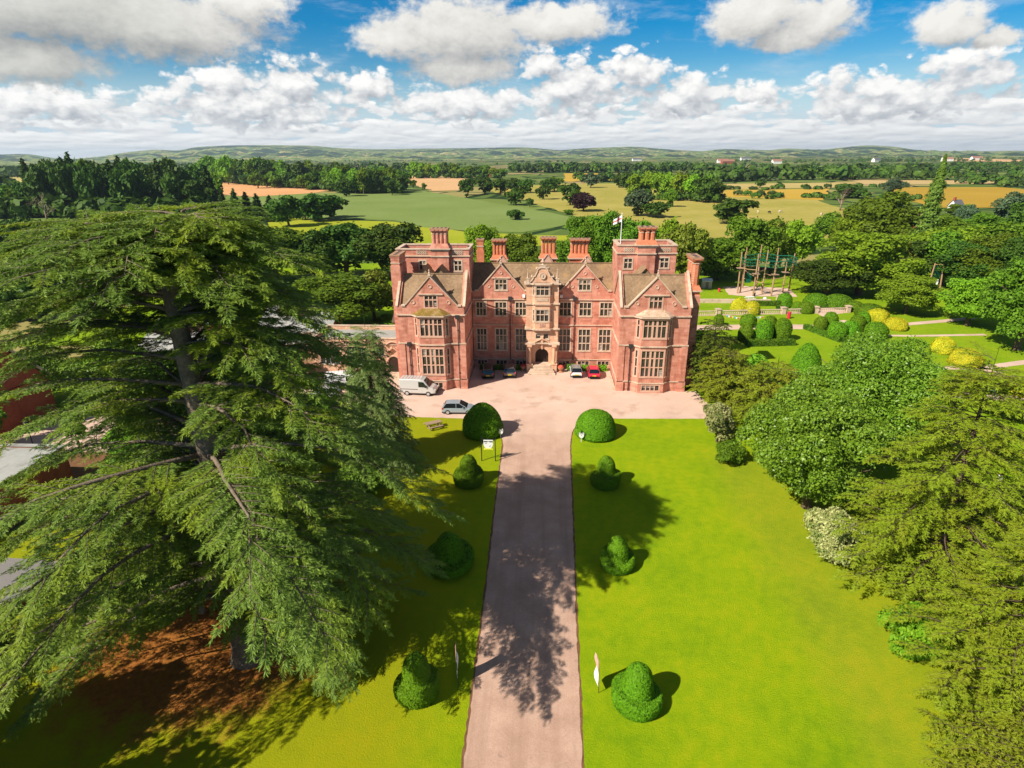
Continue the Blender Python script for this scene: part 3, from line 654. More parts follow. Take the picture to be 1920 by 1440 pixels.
# named fields that read in the photo
def field(name, pts, stops, z, rows=None, s1=.02, s2=.3):
    t = NT(name+'_crop'); p = t.pos(); f = t.math('ADD', t.math('MULTIPLY', t.noise(p, s1, 4), .6), t.math('MULTIPLY', t.noise(p, s2, 4, .7), .4))
    if rows:
        mp = t.n('Mapping'); mp.inputs['Rotation'].default_value = (0,0,rows[0]); t.l(p, mp.inputs['Vector'])
        w = t.n('TexWave'); w.inputs['Scale'].default_value = rows[1]; w.inputs['Distortion'].default_value = 2; w.inputs['Detail'].default_value = 2; t.l(mp.outputs[0], w.inputs['Vector'])
        f = t.math('ADD', t.math('MULTIPLY', f, 1-rows[2]), t.math('MULTIPLY', w.outputs['Fac'], rows[2]))
    m = t.fin(t.pbsdf(t.ramp(f, stops), .95, .05)); return sheet(name, pts, z, m, 2.0, 14)
GRN = [(.3,(.13,.19,.035)),(.5,(.175,.235,.06)),(.7,(.22,.27,.09))]
TAN = [(.35,(.50,.29,.135)),(.65,(.64,.40,.20))]; GOLD = [(.3,(.40,.25,.03)),(.7,(.52,.34,.055))]; PAST = [(.32,(.22,.22,.03)),(.5,(.33,.28,.055)),(.68,(.46,.37,.12))]
field('crop_field', [(-240,380),(-230,520),(-176,526),(-131.7,599),(-64.1,465.5),(-21.3,384.6),(-4.2,350.3),(16.2,305),(12.7,283.2),(-9.5,249.4),(-34.5,255),(-55.5,269),(-74.8,299),(-115.6,307.6),(-200,330)], GRN, .10, rows=(.9,.6,.3))
field('grass_strip', [(-150,330),(-113.7,302.3),(-73,291.6),(-31.6,249.5),(-5,240),(15,240),(20,215),(-26,205),(-60,205),(-110,225)], [(.3,(.24,.29,.012)),(.7,(.36,.36,.03))], .06)
field('stubble_field', [(-247,1102),(-112,838),(-76,735),(-76,567),(-102,552),(-145.5,676)], TAN, .12, rows=(.3,.4,.2))
field('ploughed_field', [(-560,1010),(-430,828),(-298,705),(-201,568),(-200,528),(-234,480),(-300,530),(-360,640)], [(.35,(.55,.27,.11)),(.65,(.66,.36,.17))], .12, rows=(.5,.4,.15))
field('barley_field', [(-960,1050),(-830,990),(-640,780),(-671,720),(-800,760)], [(.3,(.40,.33,.10)),(.7,(.5,.42,.15))], .12)
field('beet_field', [(-420,420),(-230,440),(-150,300),(-150,230),(-217,215),(-330,240)], [(.3,(.10,.17,.03)),(.7,(.17,.24,.06))], .08, rows=(.4,.8,.3))
field('pasture', [(-64,600),(20,680),(173,660),(185,440),(172,381),(165,330),(108,226),(50,232),(14,284),(20,305)], PAST, .08, rows=(1.2,.12,.3), s1=.03, s2=.2)
field('wheat_field', [(150,540),(246,557),(183.6,420),(130.5,460)], GOLD, .13, rows=(.2,.5,.15))
field('oat_field', [(181,653),(330,676),(256,572),(154.7,556)], [(.3,(.38,.29,.10)),(.7,(.48,.37,.14))], .13)
field('ripe_wheat_field', [(300,575),(400,570),(380,480),(300,360),(215,360)], [(.3,(.33,.20,.02)),(.7,(.43,.28,.04))], .12, rows=(.7,.5,.15))
field('far_wheat_field', [(29,1046),(104,1031),(79,760),(22,725)], GOLD, .14)
field('far_stubble_strip', [(344,725),(620,680),(560,610),(310,632)], [(.3,(.42,.30,.13)),(.7,(.5,.36,.16))], .14)
field('distant_stubble', [(1880,3030),(1589,2200),(1301,1800),(1288,2074)], TAN, .3)
field('distant_meadow', [(640,1540),(860,1500),(700,1130),(500,1200)], [(.3,(.13,.22,.03)),(.7,(.20,.30,.05))], .2)
# estate ground
sheet('lawn', [(-19,4),(-19,8),(-40,14),(-46,40),(-33,55),(-33,66),(-3.0,66),(-3.0,4)], .012, M['lawn'])
sheet('lawn', [(-2.9,4),(-2.9,66.2),(21,66.4),(30,60),(34,4)], .012, M['lawn']).name = 'lawn.001'
sheet('garden_lawn', [(19,66),(20,74.5),(20,96),(18,101),(20,165),(110,165),(110,30),(34,4),(30,60)], .008, M['garden'])
sheet('park_grass', [(-90,64),(-50,64.6),(-40,68),(-40,78),(-33,79.5),(-21,80.5),(-20,92)] , .007, M['garden'])
sheet('park_grass', [(-90,92),(-90,175),(20,175),(20,97),(-20,97)], .006, M['garden'])
sheet('needle_litter_ground', [(-75,-5),(-19,-5),(-19,12),(-40,18),(-46,40),(-46,56),(-75,56)], .004, M['soil'])
drv_l = [(-3.95,4),(-3.95,20),(-4.05,33),(-4.3,48),(-4.4,58.5),(-4.9,62),(-6.6,65.2)]; drv_r = [(2.1,4),(2.25,20),(2.45,33),(2.8,50),(2.95,58.5),(3.3,62),(4.6,65.9)]
sheet('drive_verge', [(x-.14,y) for x,y in drv_l]+[(x+.14,y) for x,y in drv_r[::-1]], .018, M['soil'], .05, .4)
sheet('drive', drv_l+[(-6.6,68),(4.6,68)]+drv_r[::-1], .024, M['drive'], .045, .35)
sheet('forecourt', [(-40,74),(-40,68),(-33,66.2),(-6.4,65.2),(4.4,65.9),(21.5,66.5),(20.5,75.4),(9.8,75.3),(9.8,84.4),(-10.5,84.4),(-10.5,75.3),(-20,75.3),(-20.8,80),(-33,79),(-40,78)], .020, M['gravel'], .05, .6)
sheet('school_court', [(-78,54.5),(-46,55),(-36,60),(-33,66.5),(-50,64.5),(-78,64)], .010, M['gravel'])
for nm, pts, w in (('garden_path', [(20,106.5),(43,108.2),(52,108),(58,112)], 3.2), ('garden_path', [(58,106),(67,110.5),(76,113.2),(84,116)], 1.6), ('garden_path', [(58,103),(64,102.8),(77,104)], 1.0),
                   ('garden_path', [(52,86),(59,86.1),(65,86.3),(73,89.2),(84,93)], 1.5), ('garden_path', [(64.5,86.3),(67,80.5),(70,72)], 1.4), ('garden_path', [(48,76),(57,74.9),(62,74.3),(66,72)], 2.2), ('garden_path', [(30,82.8),(36,83.3),(46,83.2)], .9), ('garden_path', [(52,58),(60,57)], 1.2)):
    ribbon(nm, pts, w, .022, M['gravel'])
sheet('garden_terrace', [(54,113),(57.2,117.5),(60.5,119),(62,125.5),(55.5,124),(54.3,118)], .028, M['gravel'], .1)
sheet('play_area', [(42.5,143.3),(47.8,144.3),(57.5,142),(56,133),(45,133.4),(41.6,134.6)], .026, M['sand'], .15)
sheet('tarmac_court', [(-60,20),(-46,20),(-41,27.4),(-33.7,36.6),(-60,38)], .016, M['asphalt'])
b = MB(); b.box(9.35,9.75,75.4,80.5,0,.12); tag(b.build('kerb', M['stone']), kind='structure')
# ------------------------------------------------------------------ vegetation
def unit(a): return a/np.maximum(np.linalg.norm(a, axis=-1, keepdims=True), 1e-9)
def cards(c, nrm, size, asp=.6, along=None):
    """diamond leaf cards: centres c, facing nrm, half length size; returns verts, faces"""
    n = len(c); nrm = unit(nrm)
    t = unit(np.cross(nrm, rng.normal(size=(n,3)))) if along is None else unit(along)
    u = unit(np.cross(nrm, t)); s = np.broadcast_to(np.asarray(size, float), (n,))[:,None]
    v = np.stack([c-t*s, c+u*s*asp, c+t*s, c-u*s*asp], 1).reshape(-1, 3)
    return v, np.arange(4*n).reshape(-1, 4)
def rand_dirs(n): return unit(rng.normal(size=(n,3)))
def crown_pts(H, W, nlobes, nleaf, base=.22, flat=1.0, top_heavy=.0, lobe=.36, rough=1.0):
    """leaf positions and normals over a crown made of overlapping lobes; crown bottom at base*H"""
    ca = np.array([0,0,H*(base+1)/2]); ax = np.array([W/2, W/2, H*(1-base)/2])
    d = rand_dirs(nlobes*3); d = d[d[:,2] > (-.75 if base > .05 else -.97)][:nlobes]; k = rng.uniform(.42, .86, (len(d),1))*(1-.12*(np.abs(d[:,2:])))
    lc = ca+d*ax*k; lr = W*lobe*rng.uniform(.55, 1.05, len(d))*(1-.25*np.abs(d[:,2]))*.62
    lc = np.vstack([lc, ca[None], ca[None]+[0,0,ax[2]*.35]]); lr = np.append(lr, [W*.30, W*.24])
    w = lr**2; idx = rng.choice(len(lc), nleaf, p=w/w.sum()); q = rand_dirs(nleaf); q[:,2] = np.where(q[:,2] < -.45, -q[:,2], q[:,2])
    r = lr[idx]*(rng.uniform(0,1,nleaf)**.35*.42+.62)*(1+.10*rough*np.sin(q[:,0]*7+idx)*np.sin(q[:,1]*6+idx*2))
    p = lc[idx]+q*r[:,None]*np.array([1,1,.82])
    fl = rng.uniform(0,1,nleaf) < .10; p[fl] += q[fl]*lr[idx][fl,None]*rng.uniform(.05,.30,(fl.sum(),1))      # stray shoots
    return p, unit(q+rng.normal(size=(nleaf,3))*.75+[0,0,.3]), lc, lr
def crown_mesh(name, mats, H, W, nlobes, nleaf, size, core=True, **kw):
    p, nr, lc, lr = crown_pts(H, W, nlobes, nleaf, **kw); keep = p[:,2] > .15
    p, nr = p[keep], nr[keep]; V, F = cards(p, nr, size*rng.uniform(.65, 1.3, len(p)), .62)
    return np_mesh(name, V, F, mats)
def trunk_mesh(name, m, H, W, r, base=.22, nl=7):
    b = MB(); top = Vector((random.uniform(-.04,.04)*W, random.uniform(-.04,.04)*W, H*.72)); pts = [Vector((0,0,-.2)), Vector((0,0,H*.02)), Vector((top.x*.3,top.y*.3,H*base)), Vector((top.x*.7,top.y*.7,H*.5)), top]
    b.tube(pts, [r*1.6, r*1.15, r*.9, r*.55, r*.15], 8)
    for i in range(nl):
        a = i*2.4+random.random(); z0 = H*(base+.04+.28*i/nl); L = W*random.uniform(.3,.42)
        b.tube([(0,0,z0), (math.cos(a)*L*.4, math.sin(a)*L*.4, z0+L*.3), (math.cos(a)*L, math.sin(a)*L, z0+L*.75)], [r*.42, r*.28, r*.07], 5)
    me = bpy.data.meshes.new(name); me.from_pydata([tuple(v) for v in b.v], [], b.f); me.materials.append(m); me.polygons.foreach_set('use_smooth', [True]*len(me.polygons)); me.update(); return me

F_ = {}
F_['b'] = foliage('leaf_mid_green', (.085,.17,.010), (.17,.28,.018), (.13,.225,.012), .25)
F_['d'] = foliage('leaf_dark_green', (.035,.085,.010), (.085,.155,.015), (.060,.115,.010), .25, trans=.2)
F_['l'] = foliage('leaf_light_green', (.15,.27,.012), (.26,.40,.022), (.20,.34,.015), .25)
F_['o'] = foliage('leaf_olive', (.12,.15,.012), (.22,.24,.02), (.17,.17,.02), .3)
F_['p'] = foliage('leaf_copper', (.022,.010,.012), (.055,.022,.024), None, .3, hue=.005)
F_['c'] = foliage('needle_dark', (.024,.060,.012), (.065,.115,.018), (.040,.080,.012), .2, trans=.15)
F_['s'] = F_['c']; F_['far'] = foliage('leaf_far_green', (.05,.11,.012), (.10,.18,.02), None, .05, trans=.2)
F_['k'] = foliage('needle_blue_green', (.055,.10,.045), (.11,.165,.075), None, .2, trans=.15)
F_['v'] = foliage('leaf_ivy', (.085,.14,.015), (.18,.25,.035), None, .5, trans=.2)
F_['x'] = M['deadwood'] = blotch('bare_branch', [(.3,(.16,.11,.07)),(.7,(.33,.25,.18))], 1, 6, .5)
M['bark'] = blotch('tree_bark', [(.3,(.07,.045,.028)),(.7,(.16,.11,.07))], .8, 7, .5, bump=(9,.6,.05))
M['bark_grey'] = blotch('cedar_bark', [(.3,(.10,.075,.055)),(.55,(.19,.145,.105)),(.75,(.27,.21,.155))], .7, 5, .5, bump=(7,.8,.08))

PROT = {}
for i in range(4): PROT['b%d' % i] = (crown_mesh('crown_broad', [F_['b']], 14, 12, 34, 11000, .34, base=-.02), trunk_mesh('trunk_broad', M['bark'], 14, 12, .38, .14))
for i in range(2): PROT['B%d' % i] = crown_mesh('crown_large', [F_['b']], 14, 12, 60, 24000, .22, base=-.02, lobe=.28)
for i in range(3): PROT['m%d' % i] = crown_mesh('crown_far', [F_['b']], 14, 12, 22, 1700, .85, base=-.02)
PROT['mt'] = trunk_mesh('trunk_far', M['bark'], 14, 12, .4, .12, 3)
def conifer_mesh(name, m, H, W, n, size):
    z = H*(1-rng.uniform(0,1,n)**.62*.94); f = 1-z/H; a = rng.uniform(0, 2*np.pi, n); tier = .78+.22*np.sin(z*3.6+np.floor(a*2.2))
    r = W/2*(f**.8)*tier*rng.uniform(.35,1,n)**.5; p = np.stack([np.cos(a)*r, np.sin(a)*r, z-.10*r], 1)
    out = np.stack([np.cos(a), np.sin(a), np.full(n,-.35)], 1)
    nr = unit(np.stack([np.cos(a)*.6, np.sin(a)*.6, np.ones(n)], 1)+rng.normal(size=(n,3))*.4)
    V, F = cards(p, nr, size*rng.uniform(.7,1.3,n), .42, along=out+rng.normal(size=(n,3))*.35); return np_mesh(name, V, F, [m])
for i in range(2): PROT['c%d' % i] = conifer_mesh('crown_conifer', F_['c'], 14, 8, 1500, .8)
def columnar():
    n = 9000; z = rng.uniform(0.5, 29, n); prof = np.interp(z, [0,4,8,14,20,24,29], [4.2,3.6,3.0,2.4,1.9,1.0,.12]); a = rng.uniform(0,2*np.pi,n)
    bul = 1+.22*np.sin(z*1.9+a*2)+.15*np.sin(z*4.3-a*3); r = prof*bul*rng.uniform(.55,1,n)
    p = np.stack([np.cos(a)*r+z*.03, np.sin(a)*r, z], 1); nr = unit(np.stack([np.cos(a), np.sin(a), .4+0*a], 1)+rng.normal(size=(n,3))*.5)
    V, F = cards(p, nr, .3*rng.uniform(.7,1.3,n), .6); return np_mesh('crown_column', V, F, [F_['v']])
def bare_tree(H, W):
    b = MB()
    def br(p, d, L, r, k):
        q = [p, p+d*L*.5+Vector((random.uniform(-.06,.06)*L, random.uniform(-.06,.06)*L, .03*L)), p+d*L]; b.tube(q, [r, r*.75, r*.5], 5 if k < 2 else 3)
        if k < 4:
            for _ in range(3 if k else 6):
                nd = (d+Vector((random.gauss(0,.6), random.gauss(0,.6), random.gauss(.12,.35)))).normalized(); br(q[2] if random.random() < .6 else q[1], nd, L*random.uniform(.5,.72), r*.5, k+1)
    br(Vector((0,0,-.2)), Vector((0,0,1)), H*.36, H*.035, 0); return b

def set_mat(o, m): o.material_slots[0].link = 'OBJECT'; o.material_slots[0].material = m
def near_tree(x, y, h, w, k, label, group, i):
    if k == 'x':
        b = bare_tree(h, w); o = b.build('dead_tree', M['deadwood'], smooth=True); o.location = (x, y, 0); return tag(o, label, 'tree', group)
    nm = {'v':'ivy_tree','k':'cedar_tree','p':'copper_tree'}.get(k, 'broadleaf_tree')
    root = empty(nm, (x, y, 0), random.uniform(0, 6.28), label, 'tree', group)
    if k == 'v':
        link('crown', columnar(), root); root.rotation_euler = (0,0,0); root.scale = (1,1,h/29); b = MB(); b.tube([(0,0,0),(.3,0,12),(.8,0,27)], [.6,.4,.1], 6); b.build('trunk', M['bark'], root, local=True); return root
    me, tm = PROT['b%d' % (i % 4)]
    if w > 11.5 and y < 142: me = PROT['B%d' % (i % 2)]
    c = link('crown', me, root); set_mat(c, F_[k]); link('trunk', tm, root)
    root.scale = (w/12*1.06, w/12*1.06, h/14*1.04); return root
def far_tree(x, y, h, w, k, label, group, i):
    if k == 'x': return near_tree(x, y, h, w, k, label, group, i)
    root = empty({'c':'conifer_tree','s':'conifer_tree','k':'cedar_tree','p':'copper_tree'}.get(k, 'broadleaf_tree'), (x, y, 0), random.uniform(0, 6.28), label, 'tree', group)
    c = link('crown', PROT['c%d' % (i % 2)] if k in 'cs' else PROT['m%d' % (i % 3)], root); set_mat(c, F_[k]); link('trunk', PROT['mt'], root)
    ww = w/12*1.1 if k not in 'cs' else w/8*1.25; root.scale = (ww, ww, h/14*1.05); return root
NEAR = [(-52.4,153.5,15.4,20.2,'d'),(-39.2,150.9,15.0,17.5,'d'),(-58.4,146.4,13.2,12.0,'d'),(-67.5,144.9,15.6,17.7,'b'),(-73.7,142.9,15.1,13.9,'b'),(-39.0,105.3,10.0,19.8,'b'),(-33.2,110.8,10.1,9.9,'o'),(-45.5,106.6,5.2,6.7,'b'),(-15.0,140.9,15.9,12.0,'l'),(-6.9,141.1,13.6,10.7,'b'),(-2.8,138.2,11.1,7.4,'b'),(8.7,141.4,17.5,12.5,'b'),(14.4,141.5,18.9,13.1,'b'),(21.4,141.6,17.2,11.2,'b'),(27.7,141.8,16.0,11.2,'l'),(31.5,138.9,16.9,11.0,'o'),(43.1,151.6,11.3,14.7,'b'),(51.9,156.3,16.1,13.6,'b'),(58.8,158.5,14.4,11.0,'b'),(63.8,159.2,15.3,11.8,'l'),(42.0,158.2,8.3,9.8,'d'),(-27.6,106.3,1.4,5.0,'l'),(-30.4,109.3,1.5,4.1,'l'),(70.1,135.2,14.6,21.7,'l'),(62.5,133.9,9.2,15.2,'d'),(71.1,118.5,8.0,12.3,'l'),(77.7,110.1,9.4,12.4,'l'),(76.2,95.6,15.7,14.2,'b'),(82.4,146.9,12.7,10.9,'o'),(89.2,150.0,11.1,13.6,'d'),(95.1,147.1,12.6,13.3,'b'),(95.4,140.2,11.4,14.5,'d'),(100.2,138.6,13.9,15.5,'b'),(101.5,132.3,13.6,13.6,'d'),(104.0,167.4,11.3,15.8,'l'),(115.0,171.7,12.2,19.0,'l'),(122.3,167.7,14.0,17.1,'b'),(133.8,176.2,18.1,16.3,'d'),(106.7,200.9,18.5,20.4,'b'),(99.9,200.9,12.5,13.7,'l'),(109.2,190.1,9.6,14.6,'b'),(139.6,219.6,9.9,14.8,'b'),(156.7,226.5,9.6,17.2,'b'),(166.8,226.5,17.9,17.0,'k'),(108.5,180.4,29.1,6.6,'v'),(160.4,345.2,15.7,17.3,'x'),(100.4,219.6,10.4,13.1,'b'),(170.6,258.9,10.7,8.7,'k'),(256.5,476.0,12.8,15.8,'k'),(205,318,5.6,11,'b'),(212,322,5.0,8,'l')]
MID = [(21,346,10.8,13.1,'p'),(15,387,13.9,13.9,'d'),(47,318,14.6,13.0,'k'),(55,310,8.2,12.2,'d'),(84,280,11.7,17.2,'d'),(-15,300,5.5,7.8,'d'),(-10,376,5.6,4.2,'d'),(12,327,2.7,5.7,'b'),(-19,389,12.1,11.7,'d'),(-62,490,14.0,12.6,'d'),(-50,503,13.9,13.8,'d'),(-38,516,13.0,13.3,'d'),(-28,530,12.1,13.6,'d'),(-17,515,11.7,13.2,'d'),(-2,440,11.1,9.8,'d'),(3,528,12.0,14.4,'d'),(7,543,12.3,13.9,'b'),(74,373,11.5,8.2,'b'),(100,588,15.9,13.9,'d'),(71,555,16.0,12.2,'d'),(68,591,12.8,11.0,'d'),(42,593,14.3,13.1,'k'),(-124,494,12.6,11.1,'d'),(-158,483,15.2,14.3,'d'),(-131,609,8.0,6.3,'b'),(-113,570,6.5,4.9,'b'),(-60,465,3.1,3.2,'d'),(63,447,18.0,12.1,'l'),(73,458,19.1,12.4,'l'),(79,446,19.3,11.3,'l'),(86,446,18.6,12.0,'l'),(92,435,18.8,12.5,'l'),(98,424,18.4,12.2,'l'),(101,405,17.6,12.3,'d'),(108,405,15.6,11.6,'d'),(112,434,18.7,10.9,'b'),(194,579,8.3,8.7,'d'),(231,576,2.7,3.8,'d'),(208,439,10.5,16.8,'d'),(-117,272,14.6,14.9,'d'),(-111,295,13.7,18.2,'d'),(-111,313,12.2,13.8,'d'),(-121,302,10.3,10.7,'o'),(-135,295,11.8,8.4,'c'),(-144,300,12.3,8.0,'c'),(-151,303,12.9,8.1,'s'),(-154,298,14.7,7.4,'s'),(-163,303,12.9,7.6,'c'),(-173,309,10.6,8.3,'s'),(-216,396,20.9,11.9,'b'),(-178,309,8.5,8.3,'c'),(-178,199,12.2,12.1,'d'),(-192,205,10.2,11.4,'d'),(-173,202,9.6,9.3,'o'),(-131,139,11.4,14.3,'d'),(-108,109,13.6,12.5,'d'),(-89,169,12.1,12.3,'b'),(-87,153,11.1,11.2,'b'),(-83,188,9.2,10.2,'d'),(-102,109,8.5,9.4,'d'),(-253,297,16.2,10.7,'x'),(-298,344,28.5,10.6,'s'),(-284,336,28.3,13.2,'d'),(-282,343,29.8,15.1,'d'),(-268,333,28.4,12.2,'d'),(-269,343,30.1,14.9,'d'),(-249,327,27.8,10.6,'d'),(-259,350,27.1,14.6,'d'),(-241,335,27.5,14.3,'c'),(-228,325,28.7,13.2,'d'),(-228,335,26.4,14.3,'d'),(-230,349,28.2,12.0,'d'),(-214,335,27.7,11.8,'c'),(-200,323,22.9,12.3,'d'),(-197,330,20.4,13.2,'d'),(-186,322,20.1,12.9,'d'),(-182,326,24.4,12.4,'c'),(-327,386,29.3,13.2,'d'),(-327,396,31.5,14.9,'d'),(-300,371,31.5,15.5,'d'),(-294,374,31.7,13.8,'c'),(-287,374,31.6,14.6,'b'),(-291,391,29.5,15.0,'d'),(-280,386,27.9,13.6,'b'),(-281,400,29.6,17.2,'c'),(-268,393,30.6,15.7,'d'),(-259,392,27.9,16.6,'d'),(-250,389,28.1,14.0,'d'),(-236,379,31.0,16.4,'d'),(-236,392,26.9,15.3,'d'),(-228,393,26.8,13.7,'d'),(-312,336,17.2,12.2,'d'),(-306,336,17.7,12.2,'b'),(-301,335,15.7,12.2,'b'),(-296,335,18.7,12.2,'d'),(-291,335,16.9,12.2,'d'),(-285,335,18.5,12.0,'d'),(-429,778,32.7,26.5,'b'),(-393,732,29.0,16.1,'b'),(-366,701,33.7,17.3,'l'),(-379,748,28.8,17.3,'b'),(-361,736,30.0,19.4,'d'),(-327,687,31.3,19.3,'b'),(-316,686,30.5,17.6,'d'),(-317,713,29.6,17.9,'b'),(-307,714,28.0,17.3,'b'),(-282,678,23.7,15.6,'d'),(-259,648,27.8,16.9,'d'),(-261,677,27.8,17.4,'b'),(-245,662,22.4,17.3,'d'),(-232,652,22.0,14.5,'b'),(-219,644,26.3,15.4,'d'),(-204,628,22.5,15.0,'b'),(-194,624,20.2,14.2,'b'),(-181,613,20.4,16.2,'b'),(-171,608,19.3,17.5,'b'),(-166,626,21.7,17.1,'b'),(-142,565,21.5,16.1,'b'),(-133,565,18.5,12.7,'b'),(-330,680,13.8,17.4,'d'),(-290,613,15.3,15.1,'b'),(-290,633,20.0,15.2,'d'),(-274,614,17.7,14.3,'b'),(-277,643,19.7,17.7,'b'),(-256,611,15.9,13.9,'d'),(-254,627,14.8,13.1,'d'),(-227,580,15.7,15.3,'b'),(-224,591,17.6,13.6,'d'),(-219,598,17.1,14.4,'b'),(-204,579,16.5,11.6,'b'),(-189,557,21.2,11.3,'l'),(-176,541,16.9,11.2,'b'),(-175,560,20.5,11.5,'l'),(-164,546,18.2,12.4,'d'),(-150,525,19.5,11.0,'b'),(-145,532,19.6,10.9,'d'),(-145,560,18.5,13.9,'b'),(-133,538,17.0,13.3,'l'),(-128,548,17.7,14.1,'d'),(-175,522,17.1,12.2,'b'),(-167,518,17.8,12.1,'d'),(-160,514,19.3,12.0,'b'),(-152,510,19.9,11.9,'b'),(-147,513,21.3,12.0,'d'),(-141,516,19.9,12.0,'d'),(-136,520,16.1,12.1,'d'),(-130,523,17.7,12.2,'b'),(-124,526,15.0,12.3,'d'),(-186,868,23.1,14.9,'l'),(-174,866,23.1,14.8,'l'),(-163,864,20.4,14.8,'l'),(-151,863,19.7,14.7,'l'),(-140,861,23.0,14.7,'d'),(-128,859,20.7,14.7,'b'),(-117,858,14.0,14.6,'l'),(-106,856,17.8,14.6,'b'),(-95,854,16.7,14.6,'d'),(-83,852,17.6,14.5,'b'),(-72,851,15.0,14.5,'l'),(-61,849,13.5,14.5,'b')]
NL = ['broad dark round tree left of the left tower, behind the timber fence','dark round tree touching the left tower in view, behind the fence','narrow dark tree between the big round ones behind the fence','mid green tree behind the cedar top, behind the fence','leftmost mid green tree of the row behind the fence',
 'large dense dome-shaped green tree behind the flat-roofed link','olive feathery conifer against the dense dome-shaped tree','low green bush left of the dense dome-shaped tree',
 'pale green tree behind the slim chimney left of centre','green tree behind the left rear chimney stack','small green tree behind the middle rear chimney stack','tall green tree behind the right rear chimney stack','tallest green tree left of the flagpole','green tree directly behind the flag','pale green tree behind the right tower','olive tree at the right shoulder of the right tower','broad green tree behind the right outer chimney','tall green tree beyond the small white shed','green tree behind the rope course','pale green tree behind the right end of the rope course','dark low tree behind the right outer chimney','small bright bush against the left wing wall','small bright bush beside the flat link roof',
 'huge bright green spreading tree with a thick trunk, beyond the topiary','dark sprawling tree right of the rope course','light green orchard tree beyond the yellow bushes','light green spreading tree on the lawn by the path, trunk visible','big dense green tree cut by the right edge, shading the lawn',
 'olive thin tree behind the huge bright tree','dark tree behind the twin-post frame','green tree behind the twin-post frame, to its right','dark tree right of the twin-post frame','green tree in the right wood above the orchard trees','dark tree at the right edge of the right wood','bright tree below the ivy column','bright tree right of the ivy column','green tree on the right wood ridge','dark tree on the right edge under the ridge','large round green tree left of the ivy column','bright green tree left of the large round one','green tree at the foot of the ivy column','small round tree beside the white cottage','round tree right of the white cottage','blue-green cedar at the right edge on the ridge','very tall thin column-shaped tree clad in ivy','bare grey dead tree at the edge of the gold fields','low round tree below the dead tree','small blue-green cedar on the right ridge','grey-green flat-topped cedar in front of the dark hedge belt','low green bush hiding the foot of the white cottage','pale bush right before the white cottage']
ML = ['round copper-purple beech in the pasture','dark tree touching the copper beech','blue-green cedar standing in the pasture','dark round tree beside the pasture cedar','dark oak alone at the near edge of the right pasture','round bush alone in the green crop field','little cone-shaped tree at the crop field edge','low bush at the pasture edge by the copper beech','round park oak on the crop field boundary']
def mid_label(i):
    if i < len(ML): return ML[i], None
    for n, l, g in ((17,'dark park tree in the line across the pasture','park trees in the pasture'),(23,'dark park tree behind the copper beech','trees beyond the copper beech'),(27,'small lone tree at the stubble field edge','small trees by the stubble field'),(36,'tall lime tree in the pale clump right of the copper beech','clump of limes in the pasture'),(39,'small dark hedgerow tree among the gold fields','hedgerow trees in the gold fields'),(43,'dark tree below the ploughed field, beside the crop field','trees below the ploughed field'),(52,'conifer below the ploughed field','conifers below the ploughed field'),(61,'dark tree half hidden behind the cedar top','trees hidden behind the great cedar')):
        if i < n: return l, g
    for n, l, g in ((78,'tall dark tree in the front rank of the left wood','front rank of the left wood'),(92,'tall dark tree in the rear rank of the left wood','rear rank of the left wood'),(98,'tree at the dark left edge below the barley field','trees at the left edge'),(120,'tree in the wood along the top of the ploughed field','wood above the ploughed field'),(140,'tree in the lower belt along the ploughed field','lower belt by the ploughed field'),(149,'tree in the dark clump between the crop and stubble fields','clump by the stubble field')):
        if i < n: return l, g
    return 'tree in the belt above the stubble field', 'belt above the stubble field'
for i, (x, y, h, w, k) in enumerate(NEAR): near_tree(x, y, h, w, k, NL[i], None, i)
for i, (x, y, h, w, k) in enumerate(MID):
    l, g = mid_label(i); far_tree(x, y, h, w, k, l, g, i)
# far-off woods and hedges: nobody could count them
def masses():
    n = 0; P = []
    pa = np.array([(math.radians(a)) for a in range(-46, 47)])
    def add(x, y, h, w): P.append((x, y, h, w))
    for (x0,y0),(x1,y1),n,hh in (((330,735),(640,700),60,11),((300,690),(620,640),0,9),((150,700),(480,800),70,14),((250,1000),(900,1120),150,9),((560,760),(1000,900),110,9),((700,1250),(1300,1500),100,9),
        ((-60,1120),(260,1060),130,14),((20,720),(180,735),30,10),((150,550),(330,578),26,3),((300,340),(480,470),40,9),((390,470),(420,660),25,9),((-1000,1080),(-560,1030),80,17),((-560,1030),(-240,1160),60,15),((130,462),(250,440),26,3.2),((-250,1110),(-90,1000),40,12),((-640,600),(-300,420),50,14),((-900,700),(-560,520),50,12)):
        for i in range(n):
            q = rng.uniform(); add(x0+(x1-x0)*q+rng.normal()*9, y0+(y1-y0)*q+rng.normal()*14, hh*rng.uniform(.7,1.2), hh*rng.uniform(.8,1.4) if hh > 5 else 7)
    for r0, r1, m, hh in ((1150,1700,360,8),(1700,2600,400,8),(2600,4200,560,7)):       # scattered hedgerow lines and copses
        for c in range(m//26):
            az = rng.uniform(-.80, .80); r = math.sqrt(rng.uniform(r0*r0, r1*r1)); th = rng.uniform(-.5, .5)+(1.57 if rng.uniform() < .25 else 0); L = rng.uniform(80, 420)
            cx, cy = math.sin(az)*r, math.cos(az)*r
            for i in range(26):
                s = rng.uniform(-L, L); wd = rng.normal()*(10 if c % 3 else 55); add(cx+math.cos(th)*s-math.sin(th)*wd, cy+math.sin(th)*s+math.cos(th)*wd, hh*rng.uniform(.5,1.15), hh*rng.uniform(.8,1.5))
    P = np.array(P); P = P[np.hypot(P[:,0], P[:,1]) < 4300]
    return P
